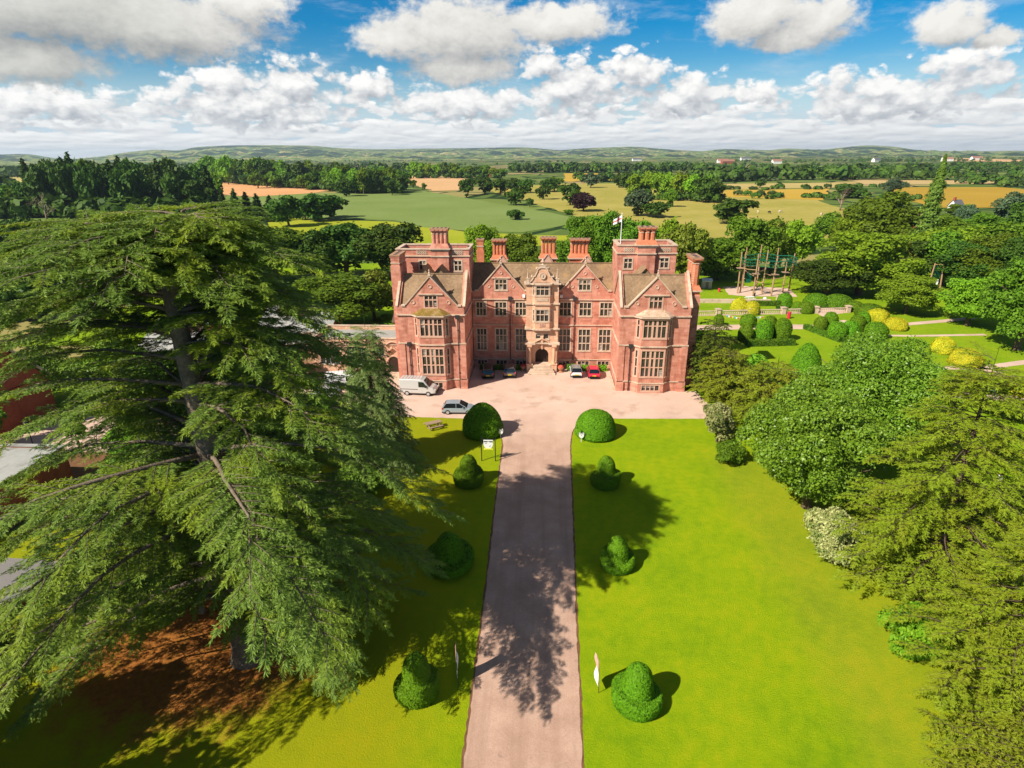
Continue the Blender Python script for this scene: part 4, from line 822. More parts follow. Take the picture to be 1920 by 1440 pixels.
def mass_obj(name, P, m):
    nb = 46; d = rand_dirs(nb); d[:,2] = np.abs(d[:,2])*.9-.15
    V = []
    for x, y, h, w in P:
        dd = unit(d+rng.normal(size=(nb,3))*.35); rad = rng.uniform(.72, 1.05, (nb,1)); c = dd*rad*[w/2, w/2, h*.52]+[x, y, h*.5]
        v, f = cards(c, dd+rng.normal(size=(nb,3))*.35+[0,0,.2], max(w,4)*.20*rng.uniform(.7,1.3,nb), .75); V.append(v)
    V = np.concatenate(V); return tag(link(name, np_mesh(name, V, np.arange(len(V)).reshape(-1,4), [m])), kind='stuff')
PM = masses(); sel = rng.integers(0, 3, len(PM))
for i, m in enumerate((F_['d'], F_['far'], F_['c'])): mass_obj('distant_woodland', PM[sel == i], m)


UP = []
for (x0,y0),(x1,y1),n,hh in (((-312,318),(-176,312),90,9),((-330,350),(-300,310),30,9),((-440,790),(-150,520),130,9),((-180,535),(-120,518),40,9),((62,452),(112,402),30,6),((-195,862),(-60,845),40,8)):
    for i in range(n):
        q = rng.uniform(); UP.append((x0+(x1-x0)*q+rng.normal()*3, y0+(y1-y0)*q+rng.normal()*4, hh*rng.uniform(.6,1.2), hh*rng.uniform(.8,1.4)))
mass_obj('wood_undergrowth', np.array(UP), F_['d'])
# ------------------------------------------------------------------ the great cedar and the other boughed conifers
F_['cedar'] = foliage('cedar_needles', (.095,.175,.024), (.235,.345,.052), (.26,.34,.022), .3, trans=.28, rough=.5, spec=.18, hue=0, obj_var=0)
F_['deodar'] = foliage('deodar_needles', (.13,.205,.05), (.27,.36,.10), None, .3, trans=.25, hue=0, obj_var=0)
F_['yew'] = foliage('yew_needles', (.13,.18,.010), (.28,.33,.020), (.23,.25,.016), .45, trans=.28, hue=.006, obj_var=.1)
F_['hemlock'] = foliage('hemlock_needles', (.15,.225,.010), (.31,.40,.022), (.25,.29,.016), .5, trans=.3, hue=.004, obj_var=.05)
F_['darkyew'] = foliage('dark_yew_needles', (.055,.095,.008), (.14,.19,.016), None, .45, trans=.2)
def rotz(v, a):
    c, s = math.cos(a), math.sin(a); return Vector((v.x*c-v.y*s, v.x*s+v.y*c, v.z))
def boughs(limbs, sec_step, sec_len, ter_step, ter_len, st_step, st_len, st_w, droop, start=.22, rise=.0, wood=None, fine=1.0):
    """limbs: list of point lists (trunk to tip). returns needle verts/faces; adds limb wood to MB wood"""
    TA, TB, UP = [], [], []        # tertiary twig start / end
    for pts, r0 in limbs:
        pts = [Vector(p) for p in pts]; seg = [(pts[i+1]-pts[i]).length for i in range(len(pts)-1)]; L = sum(seg)
        if wood is not None: wood.tube(pts, [r0*(1-.92*i/(len(pts)-1)) for i in range(len(pts))], 6)
        def at(d):
            for i, s in enumerate(seg):
                if d <= s or i == len(seg)-1: return pts[i].lerp(pts[i+1], min(1, d/s)), (pts[i+1]-pts[i]).normalized()
                d -= s
        d = L*start; side = 1
        while d < L:
            p, dr = at(d); t = d/L; side = -side
            l2 = (sec_len*(1.05-t*.75)+.35)*random.uniform(.65, 1.2); a = side*R(random.uniform(42, 72))*(1-.35*t)
            if d+sec_step >= L: a = 0; l2 *= 1.1
            hd = rotz(dr, a); hd.z = dr.z*.5+rise+random.uniform(-.08,.16); hd.normalize(); n2 = max(2, int(l2/ter_step)); s3 = 1
            q = [p+hd*(l2*k/n2)+Vector((0,0,-droop*(l2*k/n2)**2/max(l2,.6))) for k in range(n2+1)]
            if wood is not None: wood.tube([q[0], q[n2//2], q[-1]], [r0*.16*(1-t*.6)+.012, r0*.1*(1-t*.6)+.01, .008], 3)
            for k in range(1, n2+1):
                sd = (q[k]-q[k-1]).normalized()
                for s3 in (-1, 1):
                    l3 = ter_len*random.uniform(.55, 1.15)*(1-.45*k/n2); d3 = rotz(sd, s3*R(random.uniform(35,62))); d3.z -= random.uniform(.08,.45)*(.5+droop*4); d3.normalize()
                    TA.append(q[k]); TB.append(q[k]+d3*l3)
            TA.append(q[-1]); TB.append(q[-1]+((q[-1]-q[-2]).normalized()+Vector((0,0,-.35))).normalized()*ter_len)
            d += sec_step*random.uniform(.75, 1.25)
    A, B = np.array([tuple(v) for v in TA]), np.array([tuple(v) for v in TB]); D = B-A; n = len(A); ln = np.linalg.norm(D, axis=1, keepdims=True); u = D/ln
    sd = unit(np.cross(u, [0,0,1.0])); up = unit(np.cross(sd, u)); V, Fc = [], []
    ns = max(2, int(ter_len/st_step))
    for k in range(ns):
        for s in (-1, 1):
            f = (k+.5+rng.uniform(-.3,.3,(n,1)))/ns; c0 = A+D*f; ang = rng.uniform(.35,.85,(n,1)); dd = unit(u*np.cos(ang)+sd*s*np.sin(ang)+up*rng.uniform(-.25,.45,(n,1)))
            l = st_len*rng.uniform(.7,1.25,(n,1)); V.append((c0, dd, l))
    V.append((A+D*.55, u, ln*.5))
    c = np.concatenate([a+d*l*.9 for a, d, l in V[:-1]]+[V[-1][0]]); dd = np.concatenate([d for a, d, l in V]); ll = np.concatenate([l for a, d, l in V])[:,0]
    upv = np.concatenate([up]*len(V))+rng.normal(size=(len(c),3))*.45
    nr = unit(upv-dd*np.sum(upv*dd, 1, keepdims=True))
    asp = st_w/np.maximum(ll, .05)
    t = unit(dd); w = unit(np.cross(nr, t)); s_ = ll[:,None]
    P = np.stack([c-t*s_, c+w*(asp[:,None]*s_)+t*s_*.1, c+t*s_, c-w*(asp[:,None]*s_)+t*s_*.1], 1).reshape(-1,3)
    return P, np.arange(len(P)).reshape(-1,4)
def limb(base, az, z0, L, up, droop, wig=.06, n=9):
    pts = []; a = az
    for i in range(n):
        t = i/(n-1); a += random.uniform(-wig, wig); r = L*t
        pts.append((base[0]+math.sin(a)*r, base[1]+math.cos(a)*r, z0+L*(up*t-droop*t**3.0)))
    return pts
def great_cedar():
    root = empty('cedar_tree', (-18.7, 28.3, 0), 0, 'huge old cedar with drooping grey-green boughs filling the left foreground, trunk showing', 'tree')
    T = [(0,0,-.3),(0,0,.5),(.05,0,3),(0,.1,8),(.15,.1,13),(-.05,.2,18),(-.1,.2,22),(-.25,.2,24.5)]
    w = MB(); w.tube(T, [1.4,1.0,.84,.73,.62,.52,.43,.32], 12)
    for sgn, tip in ((-1, (-3.4,.6,26.6)), (1, (1.1,.5,26.9))):
        w.tube([(-.15,.2,23.2), (sgn*.7-.2,.3,24.8), tip], [.34,.24,.06], 6)
    limbs = []; random.seed(21)
    n = 0
    def prof(z): return float(np.interp(z, [3.5,6,9,12,15,18,20.5,23,25.2,27.2], [11.0,12.8,13.6,13.4,12.4,11.0,9.8,8.8,7.8,5.4]))
    z = 4.4; az = .4; tier = 0
    while z < 27.0:                       # flat tiers of boughs with gaps between them
        nb = 10 if z < 15 else (9 if z < 22 else 10); tier += 1
        for k in range(nb):
            a = (tier*1.17+k*2*math.pi/nb+random.uniform(-.33,.33)+math.pi) % (2*math.pi)-math.pi       # 0 = away, pi = towards the viewer, negative = left
            tow = math.pi-abs(a); zz = z+random.uniform(-.55,.55)
            if 14.6 < zz < 24.6 and tow < 1.02: continue                  # bare flank of the trunk
            if 11.5 < zz < 13.7 and tow < .35: continue
            if 13.5 < zz < 18.5 and .5 < a < 2.2 and random.random() < .35: continue    # gaps right of the trunk
            if 13 < zz < 16 and a < 0 and random.random() < .2: continue
            if zz < 11 and .06 < tow < .40 and a < 0 and random.random() < .5: continue          # window onto the litter
            if zz < 6.5 and tow < .5: continue
            if zz < 12 and tow < 1.5 and random.random() < .22: continue
            L = prof(zz)*(random.uniform(.78, 1.08) if zz > 9 else random.uniform(.62, 1.06))
            if a > .2 and zz < 13.5: L *= .84
            if zz < 12.5 and (tow < .42 if a < 0 else tow < .26): L *= .40
            if a < 0 and 8 < zz < 14.5 and tow > .9: L *= 1.08
            if a < 0 and 14 < zz < 25: L *= 1.14
            if a > 0 and zz > 17: L *= .86
            if zz < 10 and a > 0 and tow < 1.0: L *= .84
            up, dr = (.15, .44) if zz < 8 else ((.19, .46) if zz < 18 else (.22, .38))
            if zz > 24.0: up, dr = .26, .30
            limbs.append((limb((0,.1), a, zz, L, up, dr), .08+.15*(27-zz)/23))
        z += 1.30 if z < 20 else 1.0
    for sgn, tx, tz in ((-1,-3.4,26.5),(1,1.1,26.9)):
        for k in range(15):
            limbs.append((limb((tx,.5), k*2.4+random.uniform(-.2,.2), tz+.75-.2*random.random()-k*.11, random.uniform(2.6,4.4), .16, .34), .07))
    V, F = boughs(limbs, .36, 2.7, .25, .62, .062, .110, .0185, .125, start=.10, rise=.09, wood=w)
    w.build('trunk', M['bark_grey'], root, smooth=True, local=True)
    link('crown', np_mesh('crown', V, F, F_['cedar']), root); print('cedar', len(F)); return root
great_cedar()
def bough_conifer(name, loc, H, W, mat, bark, label, seed, z0=.6, pw=.85, dz=.22, up=.10, dr=.45, tier=0, sec=(.45,1.5), ter=(.32,.55), st=(.10,.13,.022), top=.3, nlimb=None, lean=0, droop=.16, zmax=1.0, squash=None, core=0):
    random.seed(seed); root = empty(name, (*loc, 0), 0, label, 'tree' if H > 4 else 'shrub'); w = MB()
    w.tube([(0,0,-.2),(0,0,.4),(lean*.3,0,H*.5),(lean,0,H*.97)], [H*.030,H*.024,H*.014,.03], 8); limbs = []; z = z0; az = random.random()*6
    nt = 0
    while z < H*.985*zmax:
        az += 2.399+random.uniform(-.4,.4); nt += 1
        if tier and nt % 7 == 0: z += tier*random.uniform(.7,1.2)
        f = z/H; L = (W/2*(1-f)**pw if squash is None else W/2*float(np.interp(f, *squash)))*random.uniform(.75,1.1)+.18
        limbs.append((limb((lean*f,0), az, z, L, up+(top if f > .85 else 0), dr, .09, 7), .03+.05*(1-f)*H/14)); z += dz*(1-.35*f) if not tier else .05
    for q in range(10 if tier else 0): limbs.append((limb((lean,0), q*2.4, H*(.86+.013*q), W*.16*(1.1-.08*q)+.3, .25, .3, .09, 6), .03))
    limbs.append(([(lean*.9,0,H*.9),(lean*.95,0,H*.95),(lean,0,H)], .03))
    V, F = boughs(limbs, sec[0], sec[1], ter[0], ter[1], st[0], st[1], st[2], droop, start=.16, wood=w)
    w.build('trunk', bark, root, smooth=True, local=True); link('crown', np_mesh('crown', V, F, mat), root); print(name, len(F)); return root
bough_conifer('deodar_tree', (-17.0,53.4), 14.8, 10.2, F_['deodar'], M['bark'], 'slender grey-green conifer with a pointed tip before the flat-roofed link', 5, dz=.105, pw=.92, sec=(.32,1.3), ter=(.24,.55), st=(.085,.12,.020), dr=.55, up=.14)
DOME = ([0,.15,.4,.65,.85,1.0], [.75,.95,1.0,.80,.5,.12]); SPIRE = ([0,.12,.32,.6,.85,1.0], [.82,1.0,.97,.66,.38,.16])
bough_conifer('hemlock_tree', (28.6,37.2), 17.0, 14.0, F_['hemlock'], M['bark'], 'tall yellow-green conifer with layered boughs right of the leafy trees', 9, tier=.92, sec=(.34,1.7), ter=(.24,.50), st=(.075,.105,.024), squash=SPIRE, dr=.22, up=.10, droop=.07)
bough_conifer('hemlock_tree', (26.6,26.4), 11.4, 11.4, F_['hemlock'], M['bark'], 'broad yellow-green conifer low at the right edge, nearer than the tall one', 10, tier=.80, sec=(.32,1.5), ter=(.22,.46), st=(.07,.095,.022), squash=SPIRE, dr=.20, up=.12, droop=.07)
bough_conifer('yew_tree', (22.6,77.0), 9.2, 7.4, F_['darkyew'], M['bark'], 'dark yew pressed against the right side wall of the manor', 12, dz=.2, squash=DOME, dr=.25, up=.2, sec=(.5,1.2), ter=(.36,.5), st=(.16,.15,.05))
bough_conifer('yew_tree', (23.2,72.0), 6.6, 9.0, F_['yew'], M['bark'], 'yellowish yew at the forecourt corner beside the manor', 13, dz=.15, squash=DOME, dr=.22, up=.25, sec=(.42,1.3), ter=(.3,.45), st=(.15,.14,.05))
bough_conifer('yew_tree', (26.2,64.2), 7.4, 10.4, F_['yew'], M['bark'], 'olive spreading yew behind the cream variegated shrub', 14, dz=.14, squash=DOME, dr=.22, up=.25, sec=(.42,1.5), ter=(.3,.5), st=(.15,.14,.05))
bough_conifer('yew_shrub', (24.0,20.2), 3.6, 9.5, F_['yew'], M['bark'], 'low olive shrub filling the bottom right corner', 15, dz=.10, squash=DOME, dr=.16, up=.3, sec=(.36,1.2), ter=(.24,.36), st=(.11,.09,.028))
# ------------------------------------------------------------------ leafy trees and shrubs of the right border, and behind the cedar
random.seed(4); rng = np.random.default_rng(5)
F_['ash'] = foliage('ash_leaves', (.11,.235,.012), (.255,.40,.035), (.17,.31,.015), .35, trans=.32, spec=.35, rough=.42, hue=.006, obj_var=.06)
F_['bright'] = foliage('bright_leaves', (.12,.27,.010), (.24,.40,.020), None, .4, trans=.3)
F_['varieg'] = foliage('variegated_leaves', (.20,.24,.06), (.52,.50,.22), (.14,.20,.04), 1.2, trans=.25, hue=.005)
F_['hedge'] = foliage('hedge_leaves', (.07,.18,.008), (.14,.28,.014), None, .6, trans=.2)
F_['bush'] = foliage('bush_leaves', (.06,.13,.010), (.14,.22,.018), None, .4, trans=.2)
def leafy(name, loc, H, W, nl, n, size, mat, label, base=.1, cat='tree', lobe=.36, seed=0, sx=1.0):
    global rng; rng = np.random.default_rng(100+seed); random.seed(seed)
    root = empty(name, (*loc, 0), 0, label, cat); link('trunk', trunk_mesh('trunk', M['bark'], H, W, .03*H, max(base,.08)), root)
    link('crown', crown_mesh('crown', [mat], H, W, nl, n, size, base=base, lobe=lobe), root); root.scale = (sx, 1, 1); return root
leafy('ash_tree', (23.9,47.4), 12.2, 12.4, 95, 85000, .125, F_['ash'], 'big fresh green leafy tree overhanging the right lawn, in front of the yellow-green conifer', .02, seed=1, lobe=.24)
leafy('ash_tree', (34.2,57.0), 14.2, 15.0, 100, 85000, .13, F_['ash'], 'big green leafy tree behind the one overhanging the lawn, before the garden paths', .02, seed=2, lobe=.24)
leafy('ash_tree', (27.2,55.5), 10.2, 10.0, 60, 45000, .13, F_['ash'], 'green leafy tree beside the olive spreading yew', .02, seed=3, lobe=.26)
leafy('variegated_shrub', (19.3,60.2), 4.9, 4.3, 18, 9000, .13, F_['varieg'], 'cream and green variegated shrub at the far corner of the right lawn', -.02, 'shrub', seed=4)
leafy('variegated_shrub', (22.9,39.6), 4.9, 4.6, 18, 11000, .11, F_['varieg'], 'cream and green variegated shrub under the leafy tree halfway along the right lawn', -.02, 'shrub', seed=5)
leafy('laurel_shrub', (28.8,77.5), 4.6, 5.6, 18, 8000, .17, F_['bright'], 'bright green shrub behind the yellowish yew near the manor', -.02, 'shrub', seed=6)
leafy('laurel_shrub', (31.5,70.5), 4.8, 6.5, 18, 8000, .17, F_['ash'], 'green shrub between the olive yew and the cone topiary', -.02, 'shrub', seed=7)
leafy('low_shrub', (19.2,55.6), 2.3, 3.6, 12, 7000, .10, F_['hedge'], 'low rounded green shrub at the lawn edge below the olive yew', -.05, 'shrub', seed=8)
leafy('ivy_shrub', (24.2,30.6), 2.8, 5.0, 14, 9000, .12, F_['bright'], 'bright ivy-like undergrowth between the two yellow-green conifers', -.05, 'shrub', seed=9)
leafy('laurel_shrub', (37.0,42.0), 5.5, 8.0, 22, 10000, .17, F_['darkyew'], 'dark green shrub behind the tall yellow-green conifer', -.02, 'shrub', seed=10)
leafy('round_shrub', (55.7,67.4), 2.8, 4.2, 10, 6000, .12, F_['hedge'], 'rounded green shrub by the garden path at the right edge', -.05, 'shrub', seed=11)
leafy('beech_tree', (38.5,67.0), 7.0, 6.0, 20, 9000, .2, F_['darkyew'], 'dark small tree between the leafy trees and the golden bushes', .02, seed=12)
for i, (x, y, h, w, m, l) in enumerate(((-27,49,5.2,8,'bush','dark bush under the great cedar, left of the pointed conifer'),(-33,52,6.2,8.5,'bush','dark bush left of the two white vans'),(-24.5,58,4.2,6,'bright','bright bush beside the white van'),(-37,47,5.5,8,'bush','dark green bush far left under the cedar'),(-23.0,47.0,4.2,6,'bush','dark green bush below the pointed conifer'),(-42,53,4.6,6,'bright','light green bush by the red brick wall'),(-30,44,4.4,7,'bush','dark bush in the deep shade behind the cedar trunk'),(-27.5,66,2.6,3.4,'bright','small yellow-green bush before the flat-roofed link'),(-17.6,47.5,3.0,5.5,'bush','dark low bush at the foot of the pointed conifer'))):
    leafy('bush', (x, y), h, w, 18, 7500, .17, F_[m], l, -.02, 'shrub', seed=20+i)
for i, (x, y, h, w, m, l) in enumerate(((-66,68,8,9,'bush','dark tree behind the pale court, far left'),(-57,70,8.5,10,'ash','green tree behind the pale court'),(-49.5,68.5,7.5,9,'bush','dark tree before the red brick school block'),(-42.0,70,6.5,8,'ash','green tree left of the white vans'),(-38,60.5,6.5,9,'bush','dark tree behind the cedar, right of the pale court'),(-45.5,62.5,6.0,8,'ash','green bushy tree at the back corner of the pale court'),(-36.5,76,5.5,6,'bush','dark bush at the end of the flat-roofed wing'),(-29.5,49.5,8.5,9.5,'bush','tall dark tree close behind the cedar trunk'),(-74,62,8,9,'bush','dark tree at the far left edge of the pale court'))):
    leafy('broadleaf_tree', (x, y), h, w, 34, 11000, .19, F_[m], l, -.02, seed=60+i)
for i, (x, y, h, l) in enumerate(((-44.5,55.3,4.6,'young tree on the pale court, right of the other'),(-49.5,54.0,4.8,'young tree on the pale court at the left edge'))):
    leafy('young_tree', (x, y), h, 2.9, 10, 2600, .16, F_['ash'], l, .38, seed=40+i)
leafy('laurel_shrub', (-31.5,16.5), 6.5, 8.0, 24, 14000, .15, F_['hedge'], 'dark leafy shrub at the bottom left edge', -.02, 'shrub', seed=45)
leafy('oak_tree', (-37.5,13.5), 16.5, 14.5, 40, 9000, .34, F_['bush'], 'dark tree at the bottom left corner, almost out of frame', .02, seed=47)
leafy('oak_tree', (-29.5,9.5), 15.0, 12.0, 34, 7000, .34, F_['bush'], 'dark tree left of the camera, shading the near left lawn', .02, seed=48)
leafy('oak_tree', (-22.5,3.0), 14.5, 12.0, 34, 7000, .34, F_['bush'], 'dark tree behind the camera to the left', .02, seed=49)
leafy('oak_tree', (-57,35.5), 12.0, 12.0, 34, 8000, .32, F_['bush'], 'dark tree added out of view to shade the front of the flat grey-roofed building', .02, seed=50)  # unseen tree, added to throw shade on the sports hall front
for i, (x, y, h, w, l) in enumerate(((-32.6,32.5,3.0,5.0,'dark shrub against the garden wall under the cedar, farther one'),(-35.5,26.0,3.6,6.0,'dark shrub against the garden wall, in the middle'),(-35.0,20.5,4.4,6.5,'dark shrub at the near end of the garden wall'))):
    leafy('laurel_shrub', (x, y), h, w, 16, 8000, .13, F_['bush'], l, -.04, 'shrub', seed=80+i)
leafy('bush', (-61.0,55.0), 5.5, 6.0, 16, 5000, .18, F_['bush'], 'dark bush before the brown tiled house', -.02, 'shrub', seed=51)
leafy('ground_shrub', (-24.2,37.5), 1.5, 3.0, 10, 4200, .10, F_['hedge'], 'small round green shrub on the orange needle litter', -.05, 'shrub', seed=46)
# ------------------------------------------------------------------ clipped yews
F_['clip'] = foliage('clipped_yew', (.075,.19,.004), (.16,.31,.008), (.115,.24,.006), .9, trans=.15, rough=.6)
F_['gold'] = foliage('golden_yew', (.42,.40,.010), (.62,.56,.03), (.30,.33,.012), .9, trans=.2, hue=.006, obj_var=.1)
M['clipcore'] = plain('yew_core', (.03,.07,.006), .9, .1, var=.3, scale=6)
M['goldcore'] = plain('golden_core', (.30,.29,.01), .9, .1, var=.2, scale=6)
def clip_mesh(name, prof, n, size, mat, core, warp=.05, sq=(1,1), zs=None, seed=0):
    """a clipped bush: solid of revolution with a skin of short leafy shoots"""
    r_ = np.random.default_rng(300+seed); pr = np.array(prof); L = np.hypot(np.diff(pr[:,0]), np.diff(pr[:,1])); wgt = L*(pr[:-1,0]+pr[1:,0]+.05); i = r_.choice(len(L), n, p=wgt/wgt.sum()); f = r_.uniform(0,1,n)
    rad = pr[i,0]*(1-f)+pr[i+1,0]*f; z = pr[i,1]*(1-f)+pr[i+1,1]*f; a = r_.uniform(0, 2*np.pi, n); ph = seed*1.3
    bump = 1+warp*(np.sin(a*3+ph+z*1.3)+.6*np.sin(a*5-z*2.1+ph)); tz = z if zs is None else z+np.array([zs(q, w, e) for q, w, e in zip(rad, z, a)])
    nz = (pr[i,0]-pr[i+1,0])/L[i]; nrr = (pr[i+1,1]-pr[i,1])/L[i]
    nr = unit(np.stack([np.cos(a)*nrr, np.sin(a)*nrr, nz+.15], 1)+r_.normal(size=(n,3))*.42)
    c = np.stack([np.cos(a)*rad*bump*sq[0], np.sin(a)*rad*bump*sq[1], tz], 1)+nr*r_.uniform(-.05,.035,(n,1))
    global rng; rng = r_; V, F = cards(c, nr, size*r_.uniform(.6,1.35,n), .55)
    b = MB(); b.lathe([(max(.02,q-.05), w) for q, w in prof], n=28, zs=(lambda rr_, zz, qq: zs(rr_, zz, qq)) if zs else None)
    cv = np.array(b.v); ang = np.arctan2(cv[:,1], cv[:,0]); bm = 1+warp*(np.sin(ang*3+ph+cv[:,2]*1.3)+.6*np.sin(ang*5-cv[:,2]*2.1+ph)); cv[:,0] *= bm*sq[0]; cv[:,1] *= bm*sq[1]
    me = bpy.data.meshes.new(name); nb0 = len(cv); vs = [tuple(v) for v in cv]+[tuple(v) for v in V]; me.from_pydata(vs, [], list(b.f)+[tuple(x+nb0) for x in F.tolist()] if False else list(b.f)+[(p+nb0,q+nb0,r+nb0,s+nb0) for p,q,r,s in F.tolist()])
    me.materials.append(core); me.materials.append(mat); me.polygons.foreach_set('material_index', [0]*len(b.f)+[1]*len(F)); me.update(); return me
def dome_prof(r, h, k=10, belly=1.04): return [(r*.93,0),(r*belly,h*.12)]+[(r*belly*math.cos(q)**.8, h*(.12+.88*math.sin(q)**.95)) for q in [math.pi/2*i/k for i in range(1, k)]]+[(.02,h)]
def bell_prof(R1, h1, R2, H): return [(R1*.90,0),(R1*1.0,h1*.4),(R1*1.03,h1*.8),(R1*.97,h1),(R2*1.02,h1*1.02)]+[(R2*(1-.30*t)*math.sqrt(max(0,1-(max(0,t-.45)/.55)**2.2))**1.0, h1+(H-h1)*t) for t in [i/10 for i in range(1,10)]]+[(.02,H)]
def bush(name, loc, me, label, cat='topiary', group=None, rz=None):
    o = link(name, me, None, (*loc, 0)); o.rotation_euler.z = random.uniform(0,6.28) if rz is None else rz; return tag(o, label, cat, group)
K = M['clipcore']; CL = F_['clip']
tilt = lambda k, ph, h1: (lambda r, z, q: k*math.sin(q+ph)*min(1, z/h1)*(1 if z <= h1*1.03 else max(0, 1-(z-h1)/.8)))
bush('dome_topiary', (-6.95,61.5), clip_mesh('clip_dome', [(2.1,0),(2.32,.45),(2.3,1.05),(2.08,1.85),(1.65,2.6),(1.1,3.2),(.55,3.58),(.02,3.7)], 15000, .085, CL, K, .025, seed=1), 'clipped yew dome at the left end of the drive, beside the blue car')
bush('dome_topiary', (5.95,61.5), clip_mesh('clip_dome', dome_prof(2.2, 2.95), 15000, .085, CL, K, .02, seed=2), 'round clipped yew dome at the right end of the drive')
for x, y, h, W, sd, l in ((-7.2,50.3,3.1,3.1,3,'left lawn, second clipped yew bell from the house, nearest the hanging sign'),(6.1,50.6,3.1,3.1,4,'right lawn, second clipped yew bell from the house'),(5.85,38.3,2.75,2.85,6,'right lawn, clipped yew bell in the middle of the row'),(-7.3,26.0,3.0,2.85,7,'left lawn, clipped yew bell nearest the camera beside a feather banner'),(5.65,25.9,2.92,3.1,8,'right lawn, clipped yew bell nearest the camera beside a feather banner')):
    h1 = h*.36; bush('bell_topiary', (x, y), clip_mesh('clip_bell', bell_prof(W*.46, h1, W*.30, h), 15000 if y > 30 else 21000, .075 if y > 30 else .06, CL, K, .02, zs=tilt(.28, sd*2.1, h1), seed=sd), l, group=None, rz=0)
bush('bell_topiary', (-7.2,37.9), clip_mesh('clip_bell', bell_prof(1.9, 1.0, 1.12, 2.9), 14000, .075, CL, K, .02, zs=tilt(.22, 1, 1.0), seed=9), 'wide clipped yew in the deep shade of the great cedar')
# garden topiary beyond the right border
def egg(r, h): return [(r*.82,0),(r*.98,h*.25),(r,h*.5),(r*.88,h*.74),(r*.6,h*.92),(r*.25,h*.99),(.02,h)]
TOP = [(32.3,108.8,2.1,1.8,'small clipped yew by the wall corner of the manor garden'),(37.5,108.2,2.3,2.9,'dark clipped yew egg by the bunting'),(34.1,98.7,2.9,2.6,'lowest clipped yew egg of the left garden bed'),(37.1,98.8,3.8,2.9,'middle clipped yew egg of the left garden bed'),(38.6,100.6,4.0,2.5,'clipped yew egg hidden behind the middle one'),(40.4,99.5,3.9,2.9,'tall clipped yew egg at the right of the left garden bed'),
 (49.8,106.4,2.4,2.2,'small clipped yew egg at the back left of the right garden bed'),(52.1,107.9,2.9,2.5,'clipped yew egg at the back of the right garden bed'),(50.3,101.1,2.9,3.3,'broad clipped yew egg at the front of the right garden bed'),(52.5,101.3,3.0,2.9,'clipped yew egg beside the broad front one'),(55.9,105.9,2.9,2.6,'clipped yew egg left of the golden mounds'),(57.7,107.7,3.0,2.5,'clipped yew egg touching the golden mounds'),(57.2,102,2.6,3.7,'olive clipped yew half hidden by the leafy tree'),
 (50.3,125.2,2.5,3.0,'clipped yew dome at the end of the long low hedge'),(51.1,120.6,1.8,2.2,'little clipped yew dome by the terrace steps'),(52.2,118.9,2.2,3.1,'cone shaped clipped yew by the balustrade end'),(56.7,125,2.5,4.9,'large cloud-clipped yew mound above the terrace'),(60.7,124.2,2.5,5.6,'largest cloud-clipped yew mound behind the terrace'),(62.5,121,1.9,3.6,'low clipped yew mound right of the terrace'),(63.6,116.7,2.3,5.0,'wide clipped yew mound right of the terrace path')]
for i, (x, y, h, w, l) in enumerate(TOP): bush('clipped_yew', (x, y), clip_mesh('clip_egg', egg(w/2, h) if i < 13 else dome_prof(w/2, h), 3200, .12, CL, K, .05, seed=20+i), l, group='clipped yews of the garden')
bush('cone_topiary', (37.3,81.9), clip_mesh('clip_cone', [(2.1,0),(2.25,.6),(2.1,1.6),(1.65,3.0),(1.15,4.1),(.6,4.75),(.02,5.0)], 8000, .10, CL, K, .03, seed=50), 'big solitary clipped yew cone on the garden lawn')
GOLD_ = [(39.5,120.3,2.5,3.5,'left golden yew mound by the balustrade'),(41.2,117.8,2.5,3.2,'golden yew mound in front, by the balustrade'),(63.4,113.5,2.1,4.0,'golden yew mound by the clipped eggs'),(63.6,107.5,2.0,4.0,'golden yew mound split with dark gaps'),(63.5,93.8,2.5,3.4,'golden yew mound behind the leafy tree'),(63.1,87.8,2.5,4.4,'largest golden yew mound by the path fork'),(62.8,75.4,1.7,2.6,'golden yew mound at the right edge')]
for i, (x, y, h, w, l) in enumerate(GOLD_): bush('golden_yew', (x, y), clip_mesh('clip_gold', dome_prof(w/2, h, belly=1.0), 3600, .12, F_['gold'], M['goldcore'], .06, seed=60+i), l, 'shrub', 'golden yews of the garden')
def hedge(name, a, b, w, h, label, m='hedge', dens=150, size=.11, cat='hedge'):
    (x0, y0), (x1, y1) = a, b; L = math.hypot(x1-x0, y1-y0); d = np.array([(x1-x0)/L, (y1-y0)/L]); o = np.array([-d[1], d[0]]); n = int(L*dens*(w+2*h)/2); r_ = np.random.default_rng(int(L*100)); s = r_.uniform(0, L, n); q = r_.uniform(0, w+2*h, n)
    e = np.where(q < h, -w/2, np.where(q > h+w, w/2, q-h-w/2)); z = np.where(q < h, q, np.where(q > h+w, q-h-w, h)); wob = .06*np.sin(s*2.1)+.05*np.sin(s*.9+1)
    c = np.stack([x0+d[0]*s+o[0]*(e+wob), y0+d[1]*s+o[1]*(e+wob), z*(1+.05*np.sin(s*1.3))], 1); nr = np.where((q < h)[:,None], np.array([-o[0],-o[1],.2]), np.where((q > h+w)[:,None], np.array([o[0],o[1],.2]), np.array([0,0,1.])))
    global rng; rng = r_; V, F = cards(c+unit(nr)*r_.uniform(-.05,.04,(n,1)), nr+r_.normal(size=(n,3))*.45, size*r_.uniform(.6,1.3,n), .6)
    root = empty(name, (0,0,0), 0, label, cat); mb = MB(); mb.obox((x0,y0), tuple(d), tuple(o), .03, L-.03, 0, h-.06, -w/2+.06, w/2-.06); mb.build('core', K, root); link('foliage', np_mesh('foliage', V, F, F_[m]), root); return root
hedge('box_hedge', (33.5,96.0), (41.6,97.0), 1.1, 1.0, 'clipped box hedge along the front of the left garden bed')
